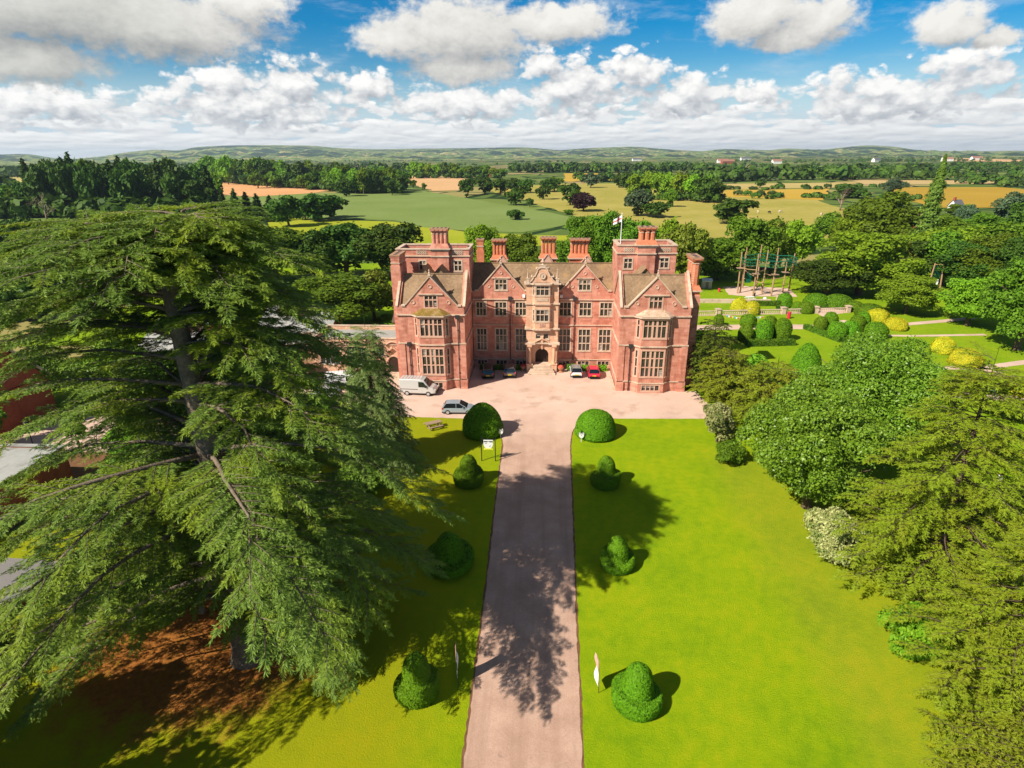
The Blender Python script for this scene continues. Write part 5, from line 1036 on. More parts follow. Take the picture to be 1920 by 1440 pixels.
hedge('box_hedge', (47.3,107.0), (50.0,98.6), .9, .9, 'clipped box hedge down the side of the right garden bed')
hedge('box_hedge', (50.2,98.2), (57.5,99.2), .9, .9, 'clipped box hedge along the front of the right garden bed')
hedge('box_hedge', (43.2,124.4), (49.3,124.6), 1.0, 1.0, 'long low hedge behind the golden yews')
hedge('box_hedge', (47.4,121.6), (50.6,121.8), .7, .7, 'short low hedge before the little yew dome')
hedge('flower_bed', (3.4,83.3), (9.3,83.3), 1.0, .7, 'low planted bed at the foot of the right front wall', 'bright', 120, .12, 'flower bed')
hedge('flower_bed', (-9.6,83.3), (-3.2,83.3), 1.0, .6, 'low planted bed at the foot of the left front wall', 'bush', 120, .12, 'flower bed')
# ------------------------------------------------------------------ other buildings
M['redbrick'] = masonry('red_brick', (0.30,0.06,0.03), (0.38,0.085,0.04), (0.44,0.12,0.06), rows=.15, width=.4, mortar=(.3,.16,.12))
M['darkbrick'] = masonry('dark_old_brick', (0.07,0.03,0.02), (0.10,0.042,0.028), (0.14,0.06,0.04), rows=.15, width=.4, mortar=(.09,.06,.05))
M['felt'] = blotch('grey_roof_felt', [(.3,(.27,.27,.25)),(.7,(.40,.40,.37))], .3, 3, .4, stain=((.20,.19,.15),.5,.55,.75))
M['oldtile'] = blotch('brown_plain_tile', [(.3,(.075,.048,.036)),(.7,(.15,.095,.07))], .6, 6, .5)
def flat_block(name, label, x0, x1, y0, y1, h, wall, roof, rz=0, org=(0,0), par=.55, wins=(), band=True, extra=None):
    root = empty(name, (*org, 0), rz, label, 'building'); w = MB(); panel(w, (x0,y0), DX, F_OUT, 0, x1-x0, 0, h, [(a-x0,b-x0,c,d) for a,b,c,d in wins])
    w.quad((x0,y0,0),(x0,y1,0),(x0,y1,h),(x0,y0,h)); w.quad((x1,y0,0),(x1,y1,0),(x1,y1,h),(x1,y0,h)); w.quad((x0,y1,0),(x1,y1,0),(x1,y1,h),(x0,y1,h))
    k = .3; zi = h-par
    for a, b in (((x0+k,y0+k),(x1-k,y0+k)),((x1-k,y0+k),(x1-k,y1-k)),((x1-k,y1-k),(x0+k,y1-k)),((x0+k,y1-k),(x0+k,y0+k))): w.quad((*a,zi),(*b,zi),(*b,h),(*a,h))
    w.build('wall', wall, root, local=True)
    r = MB(); r.quad((x0+k-.02,y0+k-.02,zi),(x1-k+.02,y0+k-.02,zi),(x1-k+.02,y1-k+.02,zi),(x0+k-.02,y1-k+.02,zi)); r.build('roof', roof, root, local=True)
    c = MB(); c.box(x0-.1,x1+.1,y0-.1,y0+.36,h,h+.12); c.box(x0-.1,x1+.1,y1-.36,y1+.1,h,h+.12); c.box(x0-.1,x0+.36,y0+.36,y1-.36,h,h+.117); c.box(x1-.36,x1+.1,y0+.36,y1-.36,h,h+.117)
    if band: c.box(x0-.08,x1+.08,y0-.14,y0,h-.9,h-.74)
    c.build('parapet_coping', M['stone'] if band else M['felt'], root, local=True)
    for a, b, cc, d in wins:
        g = MB(); g.obox((x0,y0),DX,F_OUT,a-x0,b-x0,cc,d,-.18,-.14); wo = g.build('window', M['glass'], root, local=True)
        f = MB(); n = max(1, round((b-a)/.7)); f.box(a,b,y0+.08,y0+.14,cc,cc+.08); f.box(a,b,y0+.08,y0+.14,d-.08,d)
        for i in range(n+1): q = a+(b-a)*i/n; f.box(q-.04,q+.04,y0+.075,y0+.137,cc+.08,d-.08)
        f.build('frame', M['white'], wo, local=True)
    return root
lk = flat_block('link_building', 'low flat-roofed buff stone link with an arched doorway on the left flank of the manor', -33.5, -20.75, 80.0, 87.0, 5.55, M['porch'], M['felt'], wins=[(-24.6,-23.0,3.0,4.3),(-28.5,-25.6,1.6,4.2),(-32.5,-29.6,1.6,4.2)])
d = MB(); cx = -21.65; ar = [(cx+.78*math.cos(q), 2.15+.78*math.sin(q)) for q in [math.pi*i/14 for i in range(15)]]
d.ext([(cx-.78,79.96,.55)]+[(cx+.78,79.96,.55)]+[(x,79.96,z) for x, z in ar], (0,.02,0)); d.build('doorway', M['door'], lk, local=True)
d = MB(); d.tube([(cx+.9,79.92,.55)]+[(cx+(x-cx)*1.15,79.92,2.15+(z-2.15)*1.15) for x, z in ar]+[(cx-.9,79.92,.55)], .13, 6); coping(d, (cx-1.05,3.5),(cx,4.3),.3,.16,79.6,80.0); coping(d, (cx+1.05,3.5),(cx,4.3),.3,.16,79.6,80.0)
d.tube([(cx+.95*math.cos(q),79.8,4.5+.7*math.sin(q)) for q in [math.pi*i/10 for i in range(11)]], .12, 6); d.build('door_surround', M['frame'], lk, local=True)
st = MB()
for i in range(4): st.box(cx-1.0, cx+1.0, 78.3+i*.4, 79.95, i*.15, (i+1)*.15)
st.box(cx+1.02, cx+1.3, 78.3, 79.95, 0, 1.0); st.build('door_steps', M['stone'], lk, local=True)
fb = flat_block('flat_roof_wing', 'long low flat-roofed wing behind the pointed conifer, running left from the stone link', -13, 0, 0, 6, 4.6, M['porch'], M['felt'], rz=R(17), org=(-33.8,80.6), wins=[(-11.5,-8.5,1.2,3.2),(-6.5,-3.5,1.2,3.2)])
th = MB(); th.ext([(-24,90,0),(-20.9,90,0),(-20.9,90,5.2),(-24,90,5.2)], (0,5,0)); ro = tag(th.build('outbuilding', M['wall']), 'small tiled outbuilding tucked behind the flat-roofed link', 'building'); th = MB(); th.ext([(-24.2,89.8,5.22),(-20.9,89.8,5.22),(-20.9,92.5,6.8),(-24.2,92.5,6.8)], (0,.01,.15)); th.ext([(-24.2,95.2,5.22),(-20.9,95.2,5.22),(-20.9,92.5,6.8),(-24.2,92.5,6.8)], (0,-.01,.15)); th.build('roof', M['oldtile'], ro)
# modern red brick school block with two monopitch roofs
def mono(label, org, rz, Lx, Dy, hl, hh, wins):
    root = empty('school_block', (*org, 0), rz, label, 'building'); w = MB()
    w.quad((0,0,0),(Lx,0,0),(Lx,0,hl),(0,0,hl)); w.quad((0,Dy,0),(Lx,Dy,0),(Lx,Dy,hh),(0,Dy,hh))
    for x in (0, Lx): w.poly([(x,0,0),(x,Dy,0),(x,Dy,hh),(x,0,hl)])
    w.build('wall', M['redbrick'], root, local=True); r = MB(); r.ext([(-.35,-.4,hl-.02),(Lx+.35,-.4,hl-.02),(Lx+.35,Dy+.3,hh+.08),(-.35,Dy+.3,hh+.08)], (0,0,.22)); r.build('roof', M['felt'], root, local=True)
    u = MB(); sl = (hh-hl)/Dy; zz = hl+sl*Dy*.55; u.ext([(Lx*.2,Dy*.55,zz+.2),(Lx*.72,Dy*.55,zz+.2),(Lx*.72,Dy*.55,zz+1.3),(Lx*.2,Dy*.55,zz+1.3)], (0,2.2,.3)); u.build('roof_light', M['oldtile'], root, local=True)
    for i, (x, z0, z1) in enumerate(wins): g = MB(); g.box(Lx, Lx+.04, x, x+.8, z0, z1); g.build('window', M['glass'], root, local=True)
    for x, z in ((1.2, 1.0), (Lx*.4, 1.0), (Lx*.7, 1.0)): g = MB(); g.box(x, x+1.6, -.05, -.005, z, z+1.1); wo = g.build('window', M['glass'], root, local=True); f = MB(); f.box(x-.08,x+1.68,-.09,-.055,z-.1,z); f.box(x-.08,x+1.68,-.09,-.055,z+1.1,z+1.2); f.build('frame', M['white'], wo, local=True)
    return root
mono('red brick school block with a sloping grey roof, left of the stone link', (-47.5,91), R(4), 12.0, 9.0, 2.6, 5.6, [(1.2,.8,2.2),(3.2,.8,2.8),(5.4,.9,3.4),(7.2,1.2,3.9)])
mono('red brick block with a pale roof seen through the cedar, left of its twin', (-60,80), R(6), 12.5, 8.0, 3.2, 5.8, [(2,.8,2.2)])
ch = MB(); ch.box(-46.2,-44.4,76.5,78.3,0,8.6,0); ch.box(-46.4,-44.2,76.3,78.5,8.6,8.8,1); ch.cyl((-45.6,77.4,8.8),(-45.6,77.4,9.3),.12,n=8,mi=1); tag(ch.build('brick_turret', [M['redbrick'], M['white']]), 'square red brick turret with a white cap seen past the cedar trunk', 'building')
flat_block('sports_hall', 'flat grey-roofed red brick building at the left edge in front of the pale court', -62, -46.3, 41.2, 48.8, 4.0, M['redbrick'], M['felt'], wins=[(-50.5,-48.2,.8,2.0)], band=False, par=.12)
bh = empty('tiled_house', (-66.0, 62.0, 0), R(-12), 'brown tiled house roof with a pale verge at the left edge', 'building')
w = MB(); w.ext([(-5,-4,0),(4.2,-4,0),(4.2,-4,4.9),(-5,-4,4.9)], (0,8,0)); w.poly([(4.2,-4,5),(4.2,4,5),(4.2,0,9.9)]); w.build('wall', M['redbrick'], bh, local=True)
w = MB(); w.ext([(-5.2,-4.4,4.7),(4.5,-4.4,4.7),(4.5,0,10.05),(-5.2,0,10.05)], (0,0,.16)); w.ext([(-5.2,4.4,4.7),(4.5,4.4,4.7),(4.5,0,10.05),(-5.2,0,10.05)], (0,0,.16)); w.build('roof', M['oldtile'], bh, local=True)
w = MB(); w.tube([(4.52,-4.45,4.85),(4.52,0,10.25)], .16, 5); w.tube([(4.52,4.45,4.85),(4.52,0,10.25)], .16, 5); w.build('verge', M['stone'], bh, local=True)
lw = MB(); 
for (a, b) in (((-40.5,27.2),(-33.0,36.5)),): dl = math.hypot(b[0]-a[0], b[1]-a[1]); dd = ((b[0]-a[0])/dl,(b[1]-a[1])/dl); o = (dd[1],-dd[0]); lw.obox(a, dd, o, 0, dl, 0, 1.1, -.15, .15, 0); lw.obox(a, dd, o, -.02, dl+.02, 1.1, 1.2, -.22, .22, 1)
tag(lw.build('garden_wall', [M['darkbrick'], M['lead']]), 'low brick wall with a grey coping under the left boughs of the cedar', 'wall')
# ------------------------------------------------------------------ far houses
def cottage(x, y, rz, L, W, h, rh, wall, roof, label, chim=1, group=None):
    root = empty('farmhouse', (x,y,0), rz, label, 'house', group); w = MB(); w.box(-L/2,L/2,-W/2,W/2,0,h)
    for s in (-1,1): w.poly([(s*L/2,-W/2,h),(s*L/2,W/2,h),(s*L/2,0,h+rh)])
    w.build('wall', wall, root, local=True); r = MB(); e = .4
    for s in (-1,1): r.ext([(-L/2-e,s*(W/2+e),h-.3),(L/2+e,s*(W/2+e),h-.3),(L/2+e,0,h+rh+.05),(-L/2-e,0,h+rh+.05)], (0,0,.2))
    ro = r.build('roof', roof, root, local=True)
    for i in range(chim): c = MB(); cx = -L/2+.6 if i == 0 else L/2-.6; c.box(cx-.5,cx+.5,-.5,.5,h+rh-.6,h+rh+1.5); c.build('chimney', M['redbrick'], ro, local=True)
    for i in range(3): g = MB(); q = -L*.32+i*L*.3; g.box(q-.5,q+.5,-W/2-.06,-W/2-.01,h*.5,h*.5+1.2); g.build('window', M['glass'], root, local=True)
    return root
M['render'] = plain('white_render', (.80,.78,.74), .8, .1, var=.04); M['redtile'] = plain('orange_tile', (.32,.16,.11), .9, .1); M['slate'] = plain('slate', (.13,.13,.14), .7, .2)
cottage(213,333,.4,5.5,4.5,3.4,2.8,M['render'],M['slate'],'white gabled cottage among the right hand trees')
cottage(124,216,.2,9,6,7.5,2.6,M['redbrick'],M['redtile'],'red brick house half hidden in the right wood below the ivy column',2)
cottage(-90,905,.2,34,10,7,5,M['redbrick'],M['redtile'],'pink brick farmhouse beyond the stubble field',2)
for x, y, rz, L, w, r, l in ((640,1800,.2,26,M['render'],M['redtile'],'white farmhouse left of the far green meadow'),(1010,2000,.5,30,M['render'],M['slate'],'white house above the far green meadow'),(1250,2050,.1,34,M['render'],M['redtile'],'white farm right of the column tree top'),(1055,1330,.0,44,M['redbrick'],M['redtile'],'long red-roofed barn right of the column tree'),(520,1850,.3,40,M['redbrick'],M['redtile'],'pink-walled farm on the plain left of the far meadow'),(560,2050,.1,34,M['render'],M['redtile'],'pale farm behind the pink-walled one'),(380,2700,.3,40,M['render'],M['slate'],'distant white house in the middle of the plain'),(830,2700,.3,44,M['render'],M['slate'],'distant white house before the right hills'),(1500,2300,.3,44,M['render'],M['redtile'],'distant white farm near the right edge')):
    cottage(x, y, rz, L, 11, 7, 5, w, r, l, 2)
# ------------------------------------------------------------------ vehicles
M['tyre'] = plain('tyre_rubber', (.018,.018,.018), .85, .2); M['rim'] = plain('alloy_rim', (.55,.55,.56), .3, .6, .6, var=.05)
M['tail'] = plain('red_lens', (.55,.02,.02), .2, .5); M['headl'] = plain('clear_lens', (.7,.7,.7), .1, .6); M['plate'] = plain('yellow_plate', (.75,.55,.02), .4, .3); M['trim'] = plain('dark_trim', (.02,.02,.02), .6, .3)
def loft(mb, secs, mi=0):
    n = len(secs[0]); vs = [p for s in secs for p in s]; fs = []
    for k in range(len(secs)-1):
        for i in range(n-1): fs.append((k*n+i, k*n+i+1, (k+1)*n+i+1, (k+1)*n+i))
    fs += [tuple(range(n))[::-1], tuple(range((len(secs)-1)*n, len(secs)*n))]; mb.add(vs, fs, mi)
HATCH = dict(belt=[(-.5,.34,.50),(-.488,.22,.58),(-.44,.20,.60),(-.2,.18,.60),(.10,.18,.595),(.24,.18,.60),(.36,.19,.565),(.46,.20,.50),(.492,.22,.42),(.5,.26,.36)],
             roof=[(-.462,.60,.0),(-.43,.80,.8),(-.37,.945,.93),(-.25,.985,1),(-.05,1.0,1),(.05,.975,1),(.13,.86,.95),(.27,.60,.85)])
ESTATE = dict(belt=HATCH['belt'], roof=[(-.48,.60,.6),(-.462,.80,.9),(-.43,.955,.95),(-.28,.99,1),(-.05,1.0,1),(.03,.98,1),(.10,.87,.95),(.24,.60,.85)])
def car(label, loc, rz, L, W, H, paintm, shape=HATCH, roofm=None, group=None, rails=False):
    root = empty('parked_car', (*loc, 0), rz, label, 'car', group); b = MB(); hw = W/2; secs = []
    for x, zb, zt in shape['belt']:
        nar = 1-.14*max(0, abs(x)-.38)/.12; w = hw*nar; z0, z1 = zb*H, zt*H; zm = z0+(z1-z0)*.55
        secs.append([(x*L,-w*.90,z0),(x*L,-w,z0+.06),(x*L,-w,zm),(x*L,-w*.955,z1-.02),(x*L,-w*.80,z1+.012),(x*L,w*.80,z1+.012),(x*L,w*.955,z1-.02),(x*L,w,zm),(x*L,w,z0+.06),(x*L,w*.90,z0)])
    loft(b, secs); b.build('body', paintm, root, smooth=False, local=True, bevel=.02)
    g = MB(); secs = []; rf = shape['roof']
    for x, z, k in rf:
        f = (z-.6)/.4; w = hw*(.93-.19*f); secs.append([(x*L,-hw*.93,.59*H),(x*L,-w,z*H-.02),(x*L,-w*.86,z*H+.0),(x*L,w*.86,z*H+.0),(x*L,w,z*H-.02),(x*L,hw*.93,.59*H)])
    loft(g, secs); g.build('window_glass', M['carglass'], root, local=True)
    r = MB(); secs = []
    for x, z, k in rf[2:6]: w = hw*.755; secs.append([(x*L,-w,z*H-.03),(x*L,-w*.84,z*H+.022),(x*L,w*.84,z*H+.022),(x*L,w,z*H-.03)])
    loft(r, secs)
    for s in (-1, 1):      # pillars
        for (xa, za), (xb, zb) in (((rf[5][0],rf[5][1]),(rf[7][0],.60)), ((rf[2][0],rf[2][1]),(rf[0][0],.60)), ((-.06,.985),(-.055,.60))):
            r.tube([(xa*L, s*hw*.755, za*H-.01), ((xa+xb)/2*L, s*hw*.85, (za+zb)/2*H), (xb*L, s*hw*.935, zb*H)], .035, 5)
    r.build('roof', roofm or paintm, root, local=True)
    if rails:
        q = MB()
        for s in (-1,1): q.tube([(rf[2][0]*L,s*hw*.66,.99*H),(-.05*L,s*hw*.66,1.045*H),(rf[5][0]*L,s*hw*.66,1.0*H)], .025, 5)
        q.build('roof_rails', M['rim'], root, local=True)
    wheels(root, L*.30, L*.315, hw, .31)
    for s in (-1, 1):
        q = MB(); q.box(-.492*L,-.455*L, min(s*hw*.72,s*hw*.97), max(s*hw*.72,s*hw*.97), .47*H,.60*H); q.build('taillight', M['tail'], root, local=True)
        q = MB(); q.ext([(.43*L,s*hw*.66,.44*H),(.487*L,s*hw*.62,.40*H),(.487*L,s*hw*.88,.40*H),(.40*L,s*hw*.965,.46*H)], (0,0,.09*H)); q.build('headlight', M['headl'], root, local=True)
        q = MB(); q.box(.14*L,.17*L, min(s*hw*.95,s*hw*1.13), max(s*hw*.95,s*hw*1.13), .60*H,.68*H); q.build('mirror', paintm, root, local=True)
    q = MB(); q.box(-.505*L,-.49*L,-.26,.26,.36*H,.43*H); q.build('number_plate', M['plate'], root, local=True)
    q = MB(); q.box(-.497*L,.497*L,-hw*.86,hw*.86,.13*H,.205*H); q.build('sill_trim', M['trim'], root, local=True)
    return root
def wheels(root, xf, xr, hw, r):
    for x in (xf, -xr):
        for s in (-1, 1):
            t = MB(); t.lathe([(r*.62,-.1),(r*.95,-.1),(r,-.06),(r,.06),(r*.95,.1),(r*.62,.1)], n=18); t.v = [(x+a, s*(hw-.08)+c*s, r+b) for a, b, c in t.v]; w = t.build('wheel', M['tyre'], root, local=True)
            t = MB(); t.lathe([(.02,.085),(r*.2,.09),(r*.62,.102)], n=12); t.v = [(x+a, s*(hw-.08)+c*s, r+b) for a, b, c in t.v]; t.build('rim', M['rim'], w, local=True)
car('silver-blue hatchback parked side on, partly behind the left yew dome', (-10.55,67.3), R(1), 4.1, 1.72, 1.46, paint('ice_blue_paint', (.34,.40,.45), .3))
car('black estate car with roof rails parked in the shade left of the porch', (-8.15,81.0), R(94), 4.5, 1.8, 1.5, paint('black_car_paint', (.006,.006,.008)), ESTATE, rails=True)
car('grey-brown car with red tail lights beside the porch steps', (-5.0,81.4), R(93), 4.4, 1.82, 1.56, paint('bronze_grey_paint', (.14,.115,.105), .4), ESTATE)
car('white hatchback with a grey roof right of the porch', (4.65,81.5), R(91), 3.7, 1.66, 1.48, paint('white_car_paint', (.72,.72,.71)), HATCH, paint('grey_roof_paint', (.22,.22,.21)))
car('bright red small car right of the white hatchback', (7.15,81.2), R(90), 3.8, 1.68, 1.47, paint('red_car_paint', (.62,.015,.06)))
car('white car half hidden behind the pointed conifer, nose to the left', (-29.0,71.4), R(200), 4.1, 1.72, 1.46, paint('white_car_paint_b', (.75,.75,.75)))
def van(label, loc, rz, L, W, H, pm):
    root = empty('parked_van', (*loc, 0), rz, label, 'van'); b = MB(); secs = []; hw = W/2
    for x, zb, zt, k in ((-.5,.20,.94,.97),(-.49,.17,.985,1),(-.2,.16,1.0,1),(.10,.16,.995,1),(.185,.16,.955,.98),(.335,.16,.555,.97),(.43,.17,.50,.95),(.485,.18,.40,.88),(.5,.20,.30,.82)):
        z0, z1 = zb*H, zt*H; w = hw*k; t = .80 if zt > .6 else .93; secs.append([(x*L,-w*.95,z0),(x*L,-w,z0+.1),(x*L,-w,min(z1-.05,.53*H)),(x*L,-w*(t+.06),z1-.1),(x*L,-w*t*.95,z1),(x*L,w*t*.95,z1),(x*L,w*(t+.06),z1-.1),(x*L,w,min(z1-.05,.53*H)),(x*L,w,z0+.1),(x*L,w*.95,z0)])
    loft(b, secs); b.build('body', pm, root, local=True, bevel=.03)
    q = MB(); q.quad((.192*L,-hw*.74,.945*H),(.192*L,hw*.74,.945*H),(.338*L,hw*.86,.575*H),(.338*L,-hw*.86,.575*H)); q.build('windscreen', M['carglass'], root, local=True)
    for s in (-1,1):
        q = MB(); q.poly([(.04*L,s*hw*1.008,.56*H),(.285*L,s*hw*1.0,.56*H),(.175*L,s*hw*.93,.86*H),(.04*L,s*hw*.945,.88*H)]); q.build('side_window', M['carglass'], root, local=True)
        q = MB(); q.box(-.46*L,.02*L,min(s*hw*1.0,s*hw*1.014),max(s*hw*1.0,s*hw*1.014),.40*H,.43*H); q.build('side_rail', M['trim'], root, local=True)
        q = MB(); q.box(.22*L,.26*L,min(s*hw,s*hw*1.2),max(s*hw,s*hw*1.2),.56*H,.70*H); q.build('mirror', M['trim'], root, local=True)
        q = MB(); q.box(-.504*L,-.48*L,min(s*hw*.8,s*hw*.97),max(s*hw*.8,s*hw*.97),.35*H,.55*H); q.build('taillight', M['tail'], root, local=True)
        q = MB(); q.box(.455*L,.497*L,min(s*hw*.5,s*hw*.84),max(s*hw*.5,s*hw*.84),.30*H,.41*H); q.build('headlight', M['headl'], root, local=True)
    q = MB(); q.box(.47*L,.515*L,-hw*.8,hw*.8,.14*H,.25*H); q.build('bumper', M['trim'], root, local=True)
    q = MB()
    for k in range(7): q.box(-.42*L+k*.085*L,-.415*L+k*.085*L,-hw*.74,hw*.74,1.0*H,1.012*H)
    q.build('roof_ribs', pm, root, local=True); wheels(root, L*.30, L*.29, hw, .34); return root
van('silver panel van parked side on before the left wing', (-16.75,73.3), R(-4), 4.9, 1.95, 2.28, paint('silver_van_paint', (.56,.55,.53), .2))
van('white panel van half hidden behind the pointed conifer', (-27.4,75.0), R(14), 5.2, 1.95, 2.3, paint('white_van_paint', (.78,.78,.78)))
# ------------------------------------------------------------------ lawn furniture
pt = empty('picnic_table', (-12.9,62.6,0), R(32), 'weathered wooden picnic table with benches on the left lawn', 'table')
q = MB()
for i in range(5): q.box(-.95,.95,-.37+i*.15,-.235+i*.15,.70,.745)
q.build('table_top', M['wood'], pt, local=True)
for s in (-1,1):
    q = MB(); q.box(-.95,.95,s*.72-.13,s*.72-.005,.41,.45); q.box(-.95,.95,s*.72+.005,s*.72+.13,.41,.45); q.build('bench', M['wood'], pt, local=True)
    for t in (-1,1): q = MB(); q.cyl((t*.65,s*.25,.70),(t*.65,s*.62,0),.05,n=5); q.build('leg', M['wood'], pt, local=True)
for t in (-1,1): q = MB(); q.box(t*.62-.025,t*.62+.025,-.82,.82,.34,.41); q.build('crossbar', M['wood'], pt, local=True)
def shield(w, h): return [(-w/2,h),(w/2,h),(w/2,h*.45),(w*.40,h*.22),(w*.2,h*.06),(0,0),(-w*.2,h*.06),(-w*.40,h*.22),(-w/2,h*.45)]
M['yellowlet'] = plain('yellow_scroll', (.75,.72,.08), .5, .3); M['navy'] = plain('dark_lettering', (.03,.03,.05), .5, .3)
sb = empty('hanging_sign', (-5.68,54.8,0), 0, 'white shield sign hung between two black posts by the drive', 'sign')
for s in (-1,1): q = MB(); q.box(s*.72-.045,s*.72+.045,-.045,.045,-.1,2.85); q.build('post', M['black'], sb, local=True)
q = MB(); q.box(-.68,.68,-.02,.02,2.5,2.54); q.cyl((-.0,0,2.54),(0,0,2.95),.012,n=5); q.build('top_rail', M['iron'], sb, local=True)
q = MB(); q.ext([(x,-.03,1.42+z) for x, z in shield(.98,1.05)], (0,.06,0)); bo = q.build('shield_board', M['white'], sb, local=True)
q = MB(); q.box(-.46,-.08,-.042,-.031,2.22,2.34); q.box(.1,.46,-.042,-.031,2.22,2.34); q.box(-.08,.1,-.042,-.031,2.3,2.34)
for x, z in ((-.28,2.08),(-.2,2.08),(.16,1.72),(.2,1.8)): q.box(x-.03,x+.03,-.042,-.031,z-.035,z+.035)
q.build('emblem', M['navy'], bo, local=True)
q = MB(); q.ext([(-.46,-.035,1.30),(-.36,-.035,1.38),(.36,-.035,1.38),(.46,-.035,1.30),(.48,-.035,1.48),(.36,-.035,1.52),(-.36,-.035,1.52),(-.48,-.035,1.48)], (0,-.03,0)); q.build('scroll', M['yellowlet'], bo, local=True)
for nm, loc, l in (('l',(-4.8,60.2),'white shield-shaped sign on a post before the left yew dome'),('r',(4.25,59.55),'white shield-shaped sign on a post before the right yew dome')):
    rt = empty('post_sign', (*loc,0), 0, l, 'sign'); q = MB(); q.cyl((0,.03,0),(0,.03,.6),.035,n=6); q.build('post', M['white'], rt, local=True)
    q = MB(); q.ext([(x,-.02,.5+z) for x, z in shield(.56,.66)], (0,.05,0)); bo = q.build('shield_board', M['white'], rt, local=True); q = MB(); q.box(-.22,.22,-.03,-.021,1.02,1.08); q.box(-.03,.05,-.03,-.021,.82,.88); q.build('emblem', M['navy'], bo, local=True)
    q = MB(); q.box(-.12,.12,-.04,.06,1.16,1.22); q.ext([(-.09,0,1.22),(.09,0,1.22),(.13,0,1.36),(-.05,0,1.40)], (0,.03,0)); q.build('cap', M['trim'], rt, local=True)
M['bannerw'] = plain('banner_cloth', (.82,.79,.76), .8, .1, var=.05); M['bannerr'] = plain('banner_red', (.68,.38,.32), .8, .1)
for loc, rz, lean, l in (((-4.92,26.55),R(97),-.02,'feather banner edge on beside the left lawn bell, red tip'),((3.5,26.5),R(101),-.13,'feather banner leaning at the right drive edge, pink tip')):
    rt = empty('feather_banner', (*loc,0), rz, l, 'banner'); rt.rotation_euler = (0,lean*0,rz); q = MB(); P = [(0,0,-.1),(lean*0,-lean*.6*0,1.0),(.0,0,2.3),(.12,0,2.75),(.4,0,2.9)]; q.tube(P, [.022,.02,.015,.012,.008], 5); q.build('pole', M['iron'], rt, local=True)
    V = []; n = 12
    for k in range(n+1):
        z = .55+2.3*k/n; w = .78-.18*(k/n)**2; x0 = .02+(.10*max(0,(k-9)/3))
        V.append((x0, .03*math.sin(k*.9), z)); V.append((x0+w*(1 if k else .85), .07*math.sin(k*.7+1), z-(.12 if k == 0 else 0)))
    c = MB(); c.add(V, [(2*k,2*k+1,2*k+3,2*k+2) for k in range(n)]); c.m = [1 if k >= 8 else 0 for k in range(n)]; co_ = c.build('cloth', [M['bannerw'], M['bannerr']], rt, local=True); so_ = co_.modifiers.new('thick', 'SOLIDIFY'); so_.thickness = .012
    rt.rotation_euler = (lean*.6, lean*1.2, rz)
for x, y, l, m in ((2.45,82.2,'terracotta urn of red flowers right of the porch steps','r'),(-3.1,82.6,'terracotta urn of red flowers in the shade left of the porch steps','r')):
    rt = empty('flower_urn', (x,y,0), 0, l, 'urn'); q = MB(); q.box(-.28,.28,-.28,.28,0,.14); q.lathe([(.2,.14),(.14,.26),(.2,.36),(.36,.55),(.44,.78),(.46,.82)], n=14); q.build('pot', plain('terracotta', (.5,.22,.12), .8, .1), rt, local=True)
    rng = np.random.default_rng(int(abs(x)*10)); d_ = rand_dirs(500); d_[:,2] = abs(d_[:,2]); V, F = cards(d_*[.42,.42,.34]+[0,0,.8], d_, .05, .8); link('flowers', np_mesh('flowers', V, F, [foliage('red_petals', (.7,.04,.03), (.75,.16,.12), None, hue=.01)]), rt)
sp = empty('tree_stump', (-23.9,31.9,0), .3, 'broken dead stump standing on the orange litter under the cedar', 'stump'); q = MB(); q.tube([(0,0,-.1),(.03,0,.3),(-.02,.05,.8),(.12,.1,1.5)], [.26,.18,.13,.05], 7); q.tube([(-.02,.05,.7),(-.2,0,1.15)], [.08,.03], 5); q.build('stem', M['deadwood'], sp, local=True)
# flag on the right tower
fp = empty('flagpole', (10.35,84.2,17.3), 0, 'white flagpole with a white and red flag blowing left on the right tower', 'flag'); q = MB(); q.tube([(0,0,0),(0,0,5.0)], [.07,.045], 7); q.lathe([(.02,0),(.09,.08),(.02,.18)], 0,0,5.0,8); q.build('pole', M['white'], fp, local=True)
V = []; n = 14
for k in range(n+1):
    t = k/n; yw = .12*math.sin(t*8); x = -1.15*t; dz = -.62*t**1.2
    for j in range(6): V.append((x, yw+.03*j*t, 4.85+dz-j*.17*(1-.15*t)))
fl = MB(); fl.add(V, [(k*6+j,(k+1)*6+j,(k+1)*6+j+1,k*6+j+1) for k in range(n) for j in range(5)]); fl.m = [1 if (j == 2 or k in (5,6)) else 0 for k in range(n) for j in range(5)]
fo = fl.build('flag_cloth', [M['white'], plain('flag_red', (.6,.03,.05), .8, .1)], fp, local=True); so_ = fo.modifiers.new('thick', 'SOLIDIFY'); so_.thickness = .01
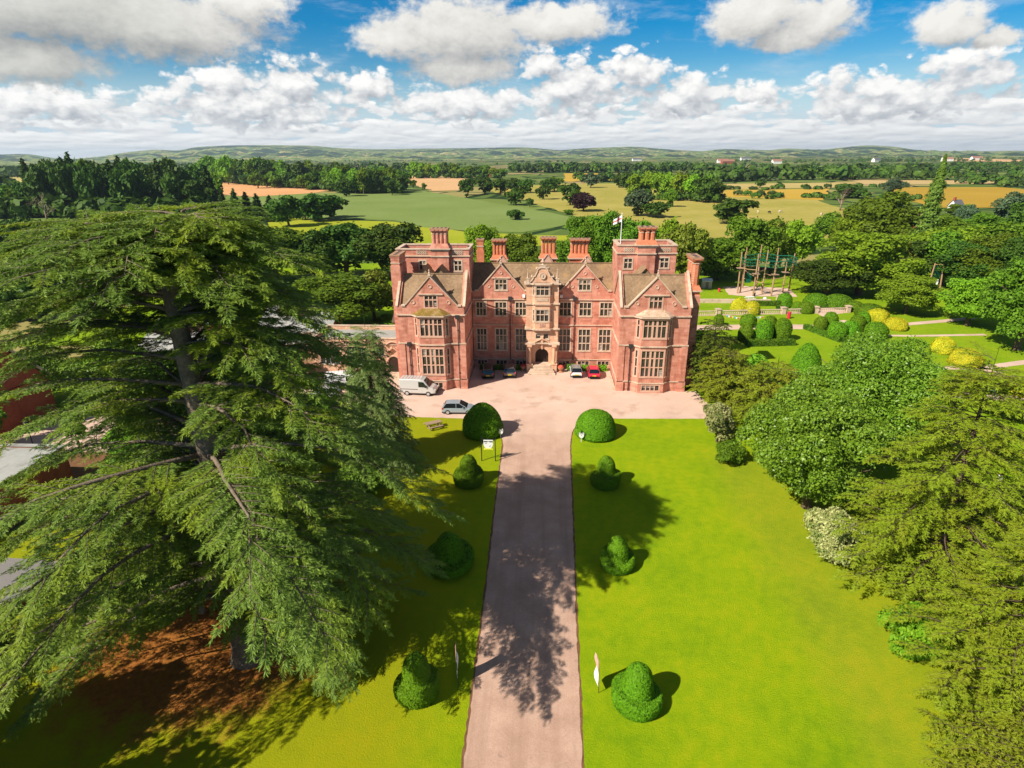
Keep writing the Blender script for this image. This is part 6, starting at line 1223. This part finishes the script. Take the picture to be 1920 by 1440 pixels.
# ------------------------------------------------------------------ garden structures beyond the right border
bl = empty('balustrade', (0,0,0), 0, 'stone balustrade with square piers across the garden behind the topiary', 'balustrade'); A, B_ = (27.5,115.3), (60.5,119.2); L = math.hypot(B_[0]-A[0],B_[1]-A[1]); d_ = ((B_[0]-A[0])/L,(B_[1]-A[1])/L); o_ = (d_[1],-d_[0])
q = MB(); q.obox(A,d_,o_,0,L,0,.25,-.16,.16); q.build('plinth', M['stone'], bl); q = MB(); q.obox(A,d_,o_,0,L,.86,1.0,-.16,.16); q.build('top_rail', M['stone'], bl)
for k in range(6): s = L*k/5; q = MB(); q.obox(A,d_,o_,s-.4,s+.4,0,1.25,-.4,.4); q.obox(A,d_,o_,s-.5,s+.5,1.25,1.4,-.5,.5); q.build('pier', M['stone'], bl)
bm0 = None
for k in range(78):
    s = L*(k+.5)/78
    if bm0 is None: q = MB(); q.lathe([(.1,.25),(.05,.35),(.12,.5),(.06,.72),(.1,.86)], A[0]+d_[0]*s, A[1]+d_[1]*s, 0, 6); bm0 = q.build('baluster', M['stone'], bl); s0 = s
    else: c = bm0.copy(); COL.objects.link(c); c.location = (d_[0]*(s-s0), d_[1]*(s-s0), 0)
lw = MB(); lw.box(24,48,126.6,127.2,0,.8); tag(lw.build('low_wall', M['stone']), 'long low stone wall in front of the play area', 'wall')
rc = empty('rope_course', (0,0,0), 0, 'tall rope climbing course of timber poles under a green netted ring', 'climbing frame')
cxr, cyr = 50.0, 137.5; posts = []
M['pole'] = blotch('pine_pole', [(.3,(.30,.18,.09)),(.7,(.44,.28,.16))], .6, 5, .4); M['gnet'] = plain('green_netting', (.012,.13,.075), .8, .1)
for k, (x, y, h) in enumerate(((43.9,136.3,9.4),(44.7,136.9,9.2),(46.4,133.2,9.4),(50.5,133.6,8.9),(49.3,136.2,9.8),(56.4,139.2,8.6),(54.4,137.4,7.0),(53.8,142.3,9.4),(46.7,141.8,9.6),(50.4,143.2,10.0))):
    lean = random.uniform(-.2,.35); q = MB(); q.tube([(x,y,-.2),(x+lean,y,h)], [.19,.13], 7); q.build('pole', M['pole'], rc); posts.append((x+lean*.85,y,h))
ringp = [posts[i] for i in (0,2,3,5,7,9,8,0)]
for z, rad in ((7.9,.10),(7.2,.06),(6.6,.06)):
    q = MB(); q.tube([(cxr+5.9*math.cos(a)+.3, cyr+4.9*math.sin(a), z+.15*math.sin(a*5)) for a in [2*math.pi*i/28 for i in range(29)]], rad, 5); q.build('ring_rope', M['gnet'], rc)
q = MB()
for i in range(84): a = 2*math.pi*i/84; x, y = cxr+5.9*math.cos(a)+.3, cyr+4.9*math.sin(a); q.cyl((x,y,7.9),(x,y,6.6),.018,n=3,caps=False)
q.build('ring_netting', M['gnet'], rc)
for (a, b, z) in (((0,2,5.9)),((2,4,5.5)),((4,3,4.6)),((2,8,4.4)),((4,6,3.4)),((6,5,5.6)),((8,9,5.2)),((0,8,6.2)),((4,8,2.4))):
    q = MB(); q.tube([(*posts[a][:2],z),((posts[a][0]+posts[b][0])/2,(posts[a][1]+posts[b][1])/2,z-.15),(*posts[b][:2],z)], .09, 5); q.build('log_walk', M['pole'], rc)
for i, z in ((0,5.7),(2,5.0),(3,4.8),(6,4.6)): q = MB(); x, y, _ = posts[i]; q.box(x-.7,x+.7,y-.6,y+.6,z,z+.12); q.build('platform', M['wood'], rc)
q = MB(); 
for i in range(7): q.box(45.6+i*.22,45.63+i*.22,137.5,137.53,2.2,4.4); q.box(45.6,47.0,137.5,137.53,2.2+i*.33,2.23+i*.33)
q.box(45.6,47.0,137.54,137.56,2.2,4.4); q.build('scramble_net', M['gnet'], rc)
zf_ = empty('timber_frame', (89.4,140.2,0), R(-18), 'twin-post timber frame with a white box among the right hand trees', 'climbing frame')
for s in (-1,1): q = MB(); q.tube([(s*1.2,0,0),(s*.85,.3,6.2)], [.18,.14], 6); q.build('post', M['pole'], zf_, local=True)
q = MB(); q.tube([(-.9,.28,5.9),(.9,.28,5.9)], .1, 6); q.build('crossbar', M['pole'], zf_, local=True); q = MB(); q.box(-.5,.5,-.2,.3,1.4,2.6); q.build('box', M['white'], zf_, local=True); q = MB()
for i in range(5): q.tube([(-.6+i*.3,.2,5.7),(-.55+i*.28,.1,3.0)], .03, 4)
q.build('ropes', M['gnet'], zf_, local=True)
sh = empty('garden_shed', (38.4,142.3,0), R(-8), 'small white shed with a sloping roof on the grass beyond the manor', 'shed'); q = MB(); q.ext([(-1.1,-.8,0),(1.1,-.8,0),(1.1,-.8,1.7),(-1.1,-.8,1.7)], (0,1.6,0)); q.build('wall', plain('pale_boards', (.62,.47,.38), .8, .1), sh, local=True); q = MB(); q.ext([(-1.25,-.95,1.7),(1.25,-.95,1.72),(1.25,.95,2.05),(-1.25,.95,2.05)], (0,0,.08)); q.build('roof', M['white'], sh, local=True); q = MB(); q.box(-.3,.35,-.84,-.805,0,1.5); q.build('door', M['wood'], sh, local=True)
bn = empty('litter_bin', (47.1,114.1,0), 0, 'red litter bin on the grass before the balustrade', 'bin'); q = MB(); q.lathe([(.26,0),(.32,.2),(.34,1.0)], n=14); q.build('body', plain('bin_red', (.62,.02,.06), .4, .4), bn, local=True); q = MB(); q.lathe([(.35,1.0),(.34,1.2),(.2,1.38),(.02,1.42)], n=14); q.build('lid', plain('bin_red_lid', (.5,.02,.05), .4, .4), bn, local=True)
b2 = empty('litter_bin', (40.2,137.8,0), 0, 'small red bin on the grass near the white shed', 'bin'); q = MB(); q.lathe([(.22,0),(.3,.7)], n=12); q.build('body', plain('bin_red_b', (.62,.03,.05), .4, .4), b2, local=True); q = MB(); q.lathe([(.31,.7),(.25,.84),(.02,.88)], n=12); q.build('lid', plain('bin_red_c', (.5,.02,.05), .4, .4), b2, local=True)
bt = empty('bunting', (0,0,0), 0, 'string of coloured bunting over the grass by the golden yews', 'bunting'); q = MB(); pts = [(34.0+7.0*i/20, 110.8-.6*i/20, 1.5-.5*math.sin(math.pi*i/20)) for i in range(21)]; q.tube(pts, .02, 4); q.build('cord', M['white'], bt)
for i in range(1, 20): x, y, z = pts[i]; q = MB(); q.ext([(x-.17,y,z),(x+.17,y,z),(x,y-.05,z-.42)], (0,.01,0)); q.build('pennant', plain('pennant_cloth', ((.75,.65,.05),(.08,.3,.55),(.75,.75,.72),(.6,.08,.1))[i % 4], .8, .1), bt)
pb = empty('picnic_bench', (44.6,129.6,0), R(10), 'white picnic bench at the corner of the play area', 'table'); q = MB(); q.box(-.9,.9,-.4,.4,.7,.76); q.build('table_top', M['white'], pb, local=True)
for s in (-1,1): q = MB(); q.box(-.9,.9,s*.75-.14,s*.75+.14,.42,.47); q.build('bench', M['white'], pb, local=True); q = MB(); q.box(s*.6-.04,s*.6+.04,-.7,.7,0,.08); q.cyl((s*.6,-.3,.7),(s*.6,-.6,0),.04,n=5); q.cyl((s*.6,.3,.7),(s*.6,.6,0),.04,n=5); q.build('leg', M['white'], pb, local=True)
cb = MB(); cb.lathe([(.35,0),(.42,.3),(.3,.6),(.05,.7)], 47.8,129.6,0,10); tag(cb.build('white_sack', M['white']), 'small white sack on the grass by the play area', 'sack')
gk = empty('stone_kiosk', (50.4,127.3,0), 0, 'pale stone gate pier block at the end of the low wall', 'gate pier'); q = MB(); q.box(-1.0,-.4,-.4,.4,0,1.9); q.box(-.4,.9,-.2,.2,0,1.2); q.build('pier', M['stone'], gk, local=True); q = MB(); q.box(-1.12,-.28,-.52,.52,1.9,2.08); q.build('cap', M['stone'], gk, local=True)
# fence behind the left trees
fc = empty('paling_fence', (0,0,0), 0, 'long timber paling fence behind the left grass field', 'fence'); fa, fb2 = (-76,151.0), (-30,156.6); q = MB(); dl = math.hypot(fb2[0]-fa[0],fb2[1]-fa[1]); d_ = ((fb2[0]-fa[0])/dl,(fb2[1]-fa[1])/dl); o_ = (d_[1],-d_[0])
for z in (.4,1.1): q.obox(fa,d_,o_,0,dl,z,z+.1,-.04,.04)
for i in range(150): s = dl*i/150; q.obox(fa,d_,o_,s,s+.13,0,1.35+random.uniform(-.05,.25),.045,.08)
q.build('pales', M['wood'], fc); p0_ = None
for i in range(24): q = MB(); s = dl*i/23; q.obox(fa,d_,o_,s-.07,s+.07,0,1.8+random.uniform(-.1,.2),-.12,-.045); q.build('post', M['wood'], fc)
cl_ = empty('court_lamp', (-57.0,56.3,0), 0, 'small black lamp post at the edge of the pale court', 'lamp'); q = MB(); q.tube([(0,0,0),(0,0,2.3)], [.06,.05], 6); q.build('post', M['black'], cl_, local=True); q = MB(); q.lathe([(.05,2.2),(.26,2.45),(.3,2.8),(.2,3.0),(.03,3.05)], n=10); q.build('lantern', M['black'], cl_, local=True)
# ------------------------------------------------------------------ people and cattle (a few pixels each)
M['skin'] = plain('skin', (.55,.32,.22), .6, .3); M['hair'] = plain('brown_hair', (.06,.03,.015), .7, .3)
def person(label, loc, rz, h, top, legs, hair, bend=.0, stride=.18):
    root = empty('person', (*loc,0), rz, label, 'person'); me = bpy.data.meshes.new('body'); k = h/1.75
    J = {'pel':(0,0,.95),'wst':(0,bend*.25,1.12),'ch':(0,bend*.55,1.36),'nk':(0,bend*.75,1.50),'hd':(0,bend*.95,1.66),'lh':(-.09,0,.90),'lk':(-.10,stride*.7,.50),'la':(-.10,stride,.09),'lt':(-.10,stride+.16,.05),'rh':(.09,0,.90),'rk':(.10,-stride*.3,.49),'ra':(.10,-stride*1.2,.10),'rt':(.10,-stride*1.2+.16,.05),
         'ls':(-.19,bend*.58,1.40),'le':(-.26,bend*.6+.02,1.13),'lw':(-.25,bend*.7+.18,.94),'lf':(-.24,bend*.7+.25,.86),'rs':(.19,bend*.58,1.40),'re':(.26,bend*.6+.05,1.14),'rw':(.22,bend*.7+.25,1.0),'rf':(.20,bend*.7+.33,.95)}
    rad = dict(pel=.15,wst=.13,ch=.16,nk=.06,hd=.10,lh=.10,lk=.062,la=.045,lt=.035,rh=.10,rk=.062,ra=.045,rt=.035,ls=.07,le=.048,lw=.035,lf=.028,rs=.07,re=.048,rw=.035,rf=.028); nm = list(J)
    E = [('pel','wst'),('wst','ch'),('ch','nk'),('nk','hd'),('pel','lh'),('lh','lk'),('lk','la'),('la','lt'),('pel','rh'),('rh','rk'),('rk','ra'),('ra','rt'),('ch','ls'),('ls','le'),('le','lw'),('lw','lf'),('ch','rs'),('rs','re'),('re','rw'),('rw','rf')]
    me.from_pydata([tuple(c*k for c in J[n]) for n in nm], [(nm.index(a),nm.index(b)) for a, b in E], []); o = link('body', me, root); sk = o.modifiers.new('skin','SKIN')
    for i, n in enumerate(nm): me.skin_vertices[0].data[i].radius = (rad[n]*k,)*2; me.skin_vertices[0].data[i].use_root = (n == 'pel')
    o.modifiers.new('sub','SUBSURF').levels = 1; t = NT('skin_and_clothes'); tc = t.n('TexCoord'); sx = t.n('SeparateXYZ'); t.l(tc.outputs['Object'], sx.inputs[0])
    col = t.ramp(t.math('DIVIDE', sx.outputs[2], 1.8*k), [(0,(.05,.04,.04)),(.06,legs),(.54,top),(.835,(.55,.32,.22))], 'CONSTANT'); me.materials.append(t.fin(t.pbsdf(col,.8,.2)))
    q = MB(); q.lathe([(.105,-.02),(.118,.05),(.09,.11),(.02,.135)], 0,bend*.95-.012,1.66,10); q.v = [(a*k,b*k,c*k) for a, b, c in q.v]; q.build('hair', hair, root, local=True); return root
person('person in a bright blue top walking on the garden path at the right', (58.3,74.3), R(70), 1.7, (.02,.32,.62), (.30,.28,.30), M['hair'], .12)
person('child in a red hat beside the tall yellow-green conifer', (43.9,52.3), R(150), 1.15, (.70,.66,.66), (.55,.45,.45), plain('red_hat', (.65,.02,.08), .7, .2))
person('person in dark clothes by the picnic bench at the play area', (45.7,130.2), R(30), 1.7, (.03,.03,.04), (.04,.04,.06), M['hair'])
def cow(label, loc, rz, m):
    root = empty('cow', (*loc,0), rz, label, 'cow', 'cattle grazing in the pasture'); me = bpy.data.meshes.new('body')
    V = [(-.8,0,1.15,.30),(-.2,0,1.08,.36),(.5,0,1.1,.33),(.95,0,1.15,.18),(1.3,0,.75,.12),(1.5,0,.38,.09),(-.85,-.2,.75,.13),(-.95,-.2,.42,.07),(-.85,-.2,.06,.06),(-.85,.2,.75,.13),(-.95,.2,.42,.07),(-.85,.2,.06,.06),(.6,-.2,.7,.11),(.62,-.2,.4,.06),(.6,-.2,.06,.06),(.6,.2,.7,.11),(.55,.2,.4,.06),(.6,.2,.06,.06),(-1.12,0,1.0,.04),(-1.15,0,.5,.03)]
    me.from_pydata([v[:3] for v in V], [(0,1),(1,2),(2,3),(3,4),(4,5),(0,6),(6,7),(7,8),(0,9),(9,10),(10,11),(2,12),(12,13),(13,14),(2,15),(15,16),(16,17),(0,18),(18,19)], []); o = link('body', me, root); o.modifiers.new('skin','SKIN'); o.modifiers.new('sub','SUBSURF').levels = 1
    for i, v in enumerate(V): me.skin_vertices[0].data[i].radius = (v[3],)*2; me.skin_vertices[0].data[i].use_root = (i == 1)
    me.materials.append(m); return root
M['cowl'] = plain('cream_hide', (.62,.52,.42), .8, .1); M['cowd'] = plain('black_hide', (.02,.018,.016), .8, .1)
for x, y, m, l in ((102,335,'cowl','cream cow nearest the left of the right pasture'),(112,332,'cowl','cream cow second from the left in the pasture'),(117,329,'cowd','black cow near the cream ones'),(124,333,'cowl','cream cow right of the black one'),(139,318,'cowl','cream cow alone in the middle of the pasture'),(158,318,'cowd','black cow alone at the right of the pasture'),(106,345,'cowl','cream cow beyond the others')):
    cow(l, (x, y), random.uniform(0,6.28), M[m])
# ------------------------------------------------------------------ sky with cumulus, and the air
EXPO = 0.62
wd = bpy.data.worlds.new('World'); S.world = wd; wd.use_nodes = True
HI = [(-38.1,9.6,10.5,2.6),(-30.5,9.1,8.6,2.4),(-24.2,11.0,3.6,1.5),(-38.8,6.4,4.6,1.7),(-7.6,9.4,6.9,2.9),(-12.7,9.1,3.8,1.5),(.6,10.1,5.6,1.6),(-7.2,6.9,5.0,1.4),(16.6,9.9,4.2,2.1),(21.0,9.3,3.0,1.8),(19.0,8.2,3.2,1.0),(29.6,8.3,2.7,1.5),(32.5,7.2,1.5,.7)]
LO = [(-21.6,5.8,3.4,2.0),(-26.6,5.4,2.6,1.6),(-30.1,4.9,2.4,1.2),(-15.4,5.3,2.9,1.6),(-38.5,3.6,6.0,1.6),(-24.5,3.8,9.5,1.9),(2.4,5.3,5.7,2.8),(7.4,6.5,2.9,1.9),(-.3,7.4,2.2,1.2),(11.5,4.5,4.6,2.0),(17.2,4.4,2.1,1.1),(-7.5,4.1,6.8,1.8),(23.1,4.9,2.2,1.3),(26.3,4.4,3.2,1.2),(31.3,5.1,3.5,1.9),(27.0,3.5,8.0,1.5)]
def world():
    t = wd.node_tree; t.nodes.clear()
    class W(NT):
        def __init__(s): s.t = t
    w = W(); out = w.n('OutputWorld'); tc = w.n('TexCoord'); sx = w.n('SeparateXYZ'); w.l(tc.outputs['Generated'], sx.inputs[0])
    x, y, z = sx.outputs; az = w.math('MULTIPLY', w.math('ARCTAN2', x, y), 180/math.pi); el = w.math('MULTIPLY', w.math('ARCSINE', z), 180/math.pi)
    cp = w.n('CombineXYZ'); w.l(az, cp.inputs[0]); w.l(el, cp.inputs[1]); P = cp.outputs[0]
    def vm(op, a, b=None, c=None):
        nd = w.n('VectorMath', operation=op)
        for i, v in enumerate((a, b, c)):
            if v is None: continue
            if isinstance(v, bpy.types.NodeSocket): w.l(v, nd.inputs[i])
            else: nd.inputs[i].default_value = v
        return nd
    def noise(vec, sc, det, rough=.55, col=False):
        nd = w.n('TexNoise', noise_dimensions='2D'); w.l(vec, nd.inputs['Vector']); nd.inputs['Scale'].default_value = sc; nd.inputs['Detail'].default_value = det; nd.inputs['Roughness'].default_value = rough
        return nd.outputs['Color' if col else 'Fac']
    def ell(vec, blobs, k):
        m = None
        for a, e, rx, ry in blobs:
            s = (1/rx, 1/ry, 0); q = vm('MULTIPLY_ADD', vec, s, (-a/rx, -e/ry, 0)); d = vm('LENGTH', q.outputs[0]).outputs['Value']
            if m is None: m = d
            else:
                nd = w.n('Math', operation='SMOOTH_MIN'); w.l(m, nd.inputs[0]); w.l(d, nd.inputs[1]); nd.inputs[2].default_value = k; m = nd.outputs[0]
        return m
    def warp(vec, wsc, amp):
        n_ = noise(vec, wsc, 4, .62, True); d = vm('SUBTRACT', n_, (.5,.5,.5)); return vm('MULTIPLY_ADD', d.outputs[0], amp, vec).outputs[0]
    def puffs(vec, sc):      # rounded billows: inverted cell distance over two octaves
        v = w.n('TexVoronoi', feature='F1', voronoi_dimensions='2D'); w.l(vec, v.inputs['Vector']); v.inputs['Scale'].default_value = sc; v.inputs['Detail'].default_value = 2.0; v.inputs['Roughness'].default_value = .55
        return v.outputs['Distance']
    st = vm('MULTIPLY', P, (.62, 1.0, 1)).outputs[0]
    def density(off):
        p = vm('ADD', P, off).outputs[0]; s_ = vm('MULTIPLY', p, (.62,1,1)).outputs[0]
        pw = warp(p, .55, (1.7,1.15,0)); ph = vm('ADD', pw, tuple(v*.9 for v in off)).outputs[0]; mh = ell(ph, HI, .12); ml = ell(pw, LO, .08)
        pf = puffs(warp(s_, .9, (.9,.9,0)), .75); fb = noise(s_, 1.1, 6, .62)
        hi = w.math('ADD', w.math('SUBTRACT', 1.12, mh), w.math('MULTIPLY', w.math('SUBTRACT', fb, .5), .95))
        lo = w.math('ADD', w.math('SUBTRACT', 1.28, ml), w.math('ADD', w.math('MULTIPLY', w.math('SUBTRACT', .42, pf), .85), w.math('MULTIPLY', w.math('SUBTRACT', fb, .5), .55)))
        return hi, lo
    h0, l0 = density((0,0,0)); h1, l1 = density((-.5,.95,0))
    def sm(v, a, b):
        m = w.n('MapRange', interpolation_type='SMOOTHSTEP', i_1=a, i_2=b); w.l(v, m.inputs[0]); return m.outputs[0]
    # low haze-white rows down to the horizon
    sq = w.n('CombineXYZ'); w.l(w.math('MULTIPLY', az, .20), sq.inputs[0]); w.l(w.math('MULTIPLY', w.math('LOGARITHM', w.math('ADD', w.math('MAXIMUM', el, 0.0), .9), 2.718), 2.6), sq.inputs[1])
    def rowd(off):
        q = vm('ADD', sq.outputs[0], off).outputs[0]; q = warp(q, 1.6, (.55,.35,0)); return w.math('ADD', w.math('MULTIPLY', w.math('SUBTRACT', .75, puffs(q, 1.15)), .62), w.math('MULTIPLY', noise(q, 1.3, 4, .6), .45))
    r0 = rowd((0,0,0)); r1 = rowd((-.06,.20,0))
    rows = w.math('MULTIPLY', sm(w.math('ADD', r0, w.math('MULTIPLY', w.math('SUBTRACT', 4.6, el), .17)), .34, .48), sm(el, 6.4, 4.6))
    def shade(d0, d1, gain, mid, core):      # lit towards the sun, grey underneath and where thick
        return w.math('ADD', w.math('ADD', w.math('MULTIPLY', w.math('SUBTRACT', d0, d1), gain), mid), w.math('MULTIPLY', w.math('MAXIMUM', d0, 0.0), core), clamp=True)
    sky = w.n('TexSky', sky_type='NISHITA', sun_disc=False, sun_elevation=R(41), sun_rotation=R(180+52.5), air_density=1.0, dust_density=.15, ozone_density=3.0)
    hs = w.n('HueSaturation'); w.l(sky.outputs[0], hs.inputs['Color']); hs.inputs['Saturation'].default_value = 1.75; hs.inputs['Value'].default_value = SKYV
    base = w.mix(sm(el, 7.5, .5), hs.outputs[0], (.40,.50,.58))
    wisps = w.math('MULTIPLY', sm(noise(vm('MULTIPLY', P, (.12,.5,1)).outputs[0], 1.0, 6, .65), .5, .8), .35)
    c = w.mix(wisps, base, (.45,.50,.55))
    rowc = w.ramp(shade(r0, r1, 1.25, .58, 0.0), [(0,(.44,.455,.475)),(.45,(.58,.582,.58)),(1,(.72,.71,.69))])
    c = w.mix(rows, c, rowc)
    loc = w.ramp(shade(l0, l1, .60, .44, .10), [(0,(.30,.315,.34)),(.35,(.43,.44,.455)),(.7,(.60,.595,.585)),(1,(.70,.69,.67))])
    c = w.mix(w.math('MULTIPLY', sm(l0, -.08, .40), sm(el, .3, 1.6)), c, loc)
    hic = w.ramp(shade(h0, h1, .46, .60, -.12), [(0,(.17,.18,.185)),(.35,(.33,.33,.325)),(.7,(.52,.505,.475)),(1,(.62,.605,.57))])
    hic = w.mix(sm(az, -22.0, -36.0), hic, w.mix(1.0, hic, (.80,.82,.81), 'MULTIPLY'))      # the bank at upper left is thicker and greyer
    c = w.mix(sm(h0, -.08, .50), c, hic)
    zz = w.math('ADD', z, .12); ov = w.n('CombineXYZ'); w.l(w.math('DIVIDE', x, zz), ov.inputs[0]); w.l(w.math('DIVIDE', y, zz), ov.inputs[1])      # unseen cloud overhead, added and kept dim to set the ambient light
    over = w.math('MULTIPLY', sm(noise(ov.outputs[0], 1.1, 3, .55), .44, .56), sm(el, 14.5, 20.0)); c = w.mix(over, c, (.16,.157,.15))
    bg = w.n('Background'); w.l(c, bg.inputs[0]); bg.inputs[1].default_value = 1.0; w.l(bg.outputs[0], out.inputs[0])
SKYV = .064
world(); wd.cycles.sampling_method = 'NONE'
hz = NT('haze_air'); hz.t.nodes.clear(); ho = hz.n('OutputMaterial'); pv = hz.n('VolumePrincipled'); pv.inputs['Color'].default_value = (.66,.83,1.0,1); pv.inputs['Density'].default_value = 6.0e-5; pv.inputs['Anisotropy'].default_value = .2
hz.l(pv.outputs[0], ho.inputs['Volume'])
b = MB(); b.box(-15000,15000,-400,15000,-4,205); hzo = tag(b.build('haze', hz.mat), kind='stuff')
# ------------------------------------------------------------------ camera, light, sky, render settings
cam = bpy.data.cameras.new('camera'); cam.sensor_width = 36; cam.lens = 36*1110/1920; cam.clip_end = 60000; cam.clip_start = .5
co = bpy.data.objects.new('camera', cam); COL.objects.link(co)
co.matrix_world = Matrix.Translation(CAMLOC) @ Matrix.Rotation(R(3.3),4,'Z') @ Matrix.Rotation(R(90-21.2),4,'X') @ Matrix.Rotation(R(-.45),4,'Z')
S.camera = co
SUN_AZ, SUN_EL = 52.5, 41.0          # shadows travel towards +Y, turned SUN_AZ towards +X
sun = bpy.data.lights.new('sun', 'SUN'); sun.energy = 5.0; sun.angle = R(.5); sun.color = (1.0, .925, .80)
so = bpy.data.objects.new('sun', sun); COL.objects.link(so)
dv = Vector((math.sin(R(SUN_AZ))*math.cos(R(SUN_EL)), math.cos(R(SUN_AZ))*math.cos(R(SUN_EL)), -math.sin(R(SUN_EL))))
so.rotation_euler = dv.to_track_quat('-Z', 'Y').to_euler()
S.view_settings.view_transform = 'Standard'; S.view_settings.look = 'None'; S.view_settings.exposure = EXPO; S.view_settings.gamma = 1
S.cycles.max_bounces = 5; S.cycles.diffuse_bounces = 2; S.cycles.glossy_bounces = 2; S.cycles.transmission_bounces = 3; S.cycles.volume_bounces = 0; S.cycles.transparent_max_bounces = 4
S.cycles.use_denoising = True; S.cycles.sample_clamp_indirect = 4
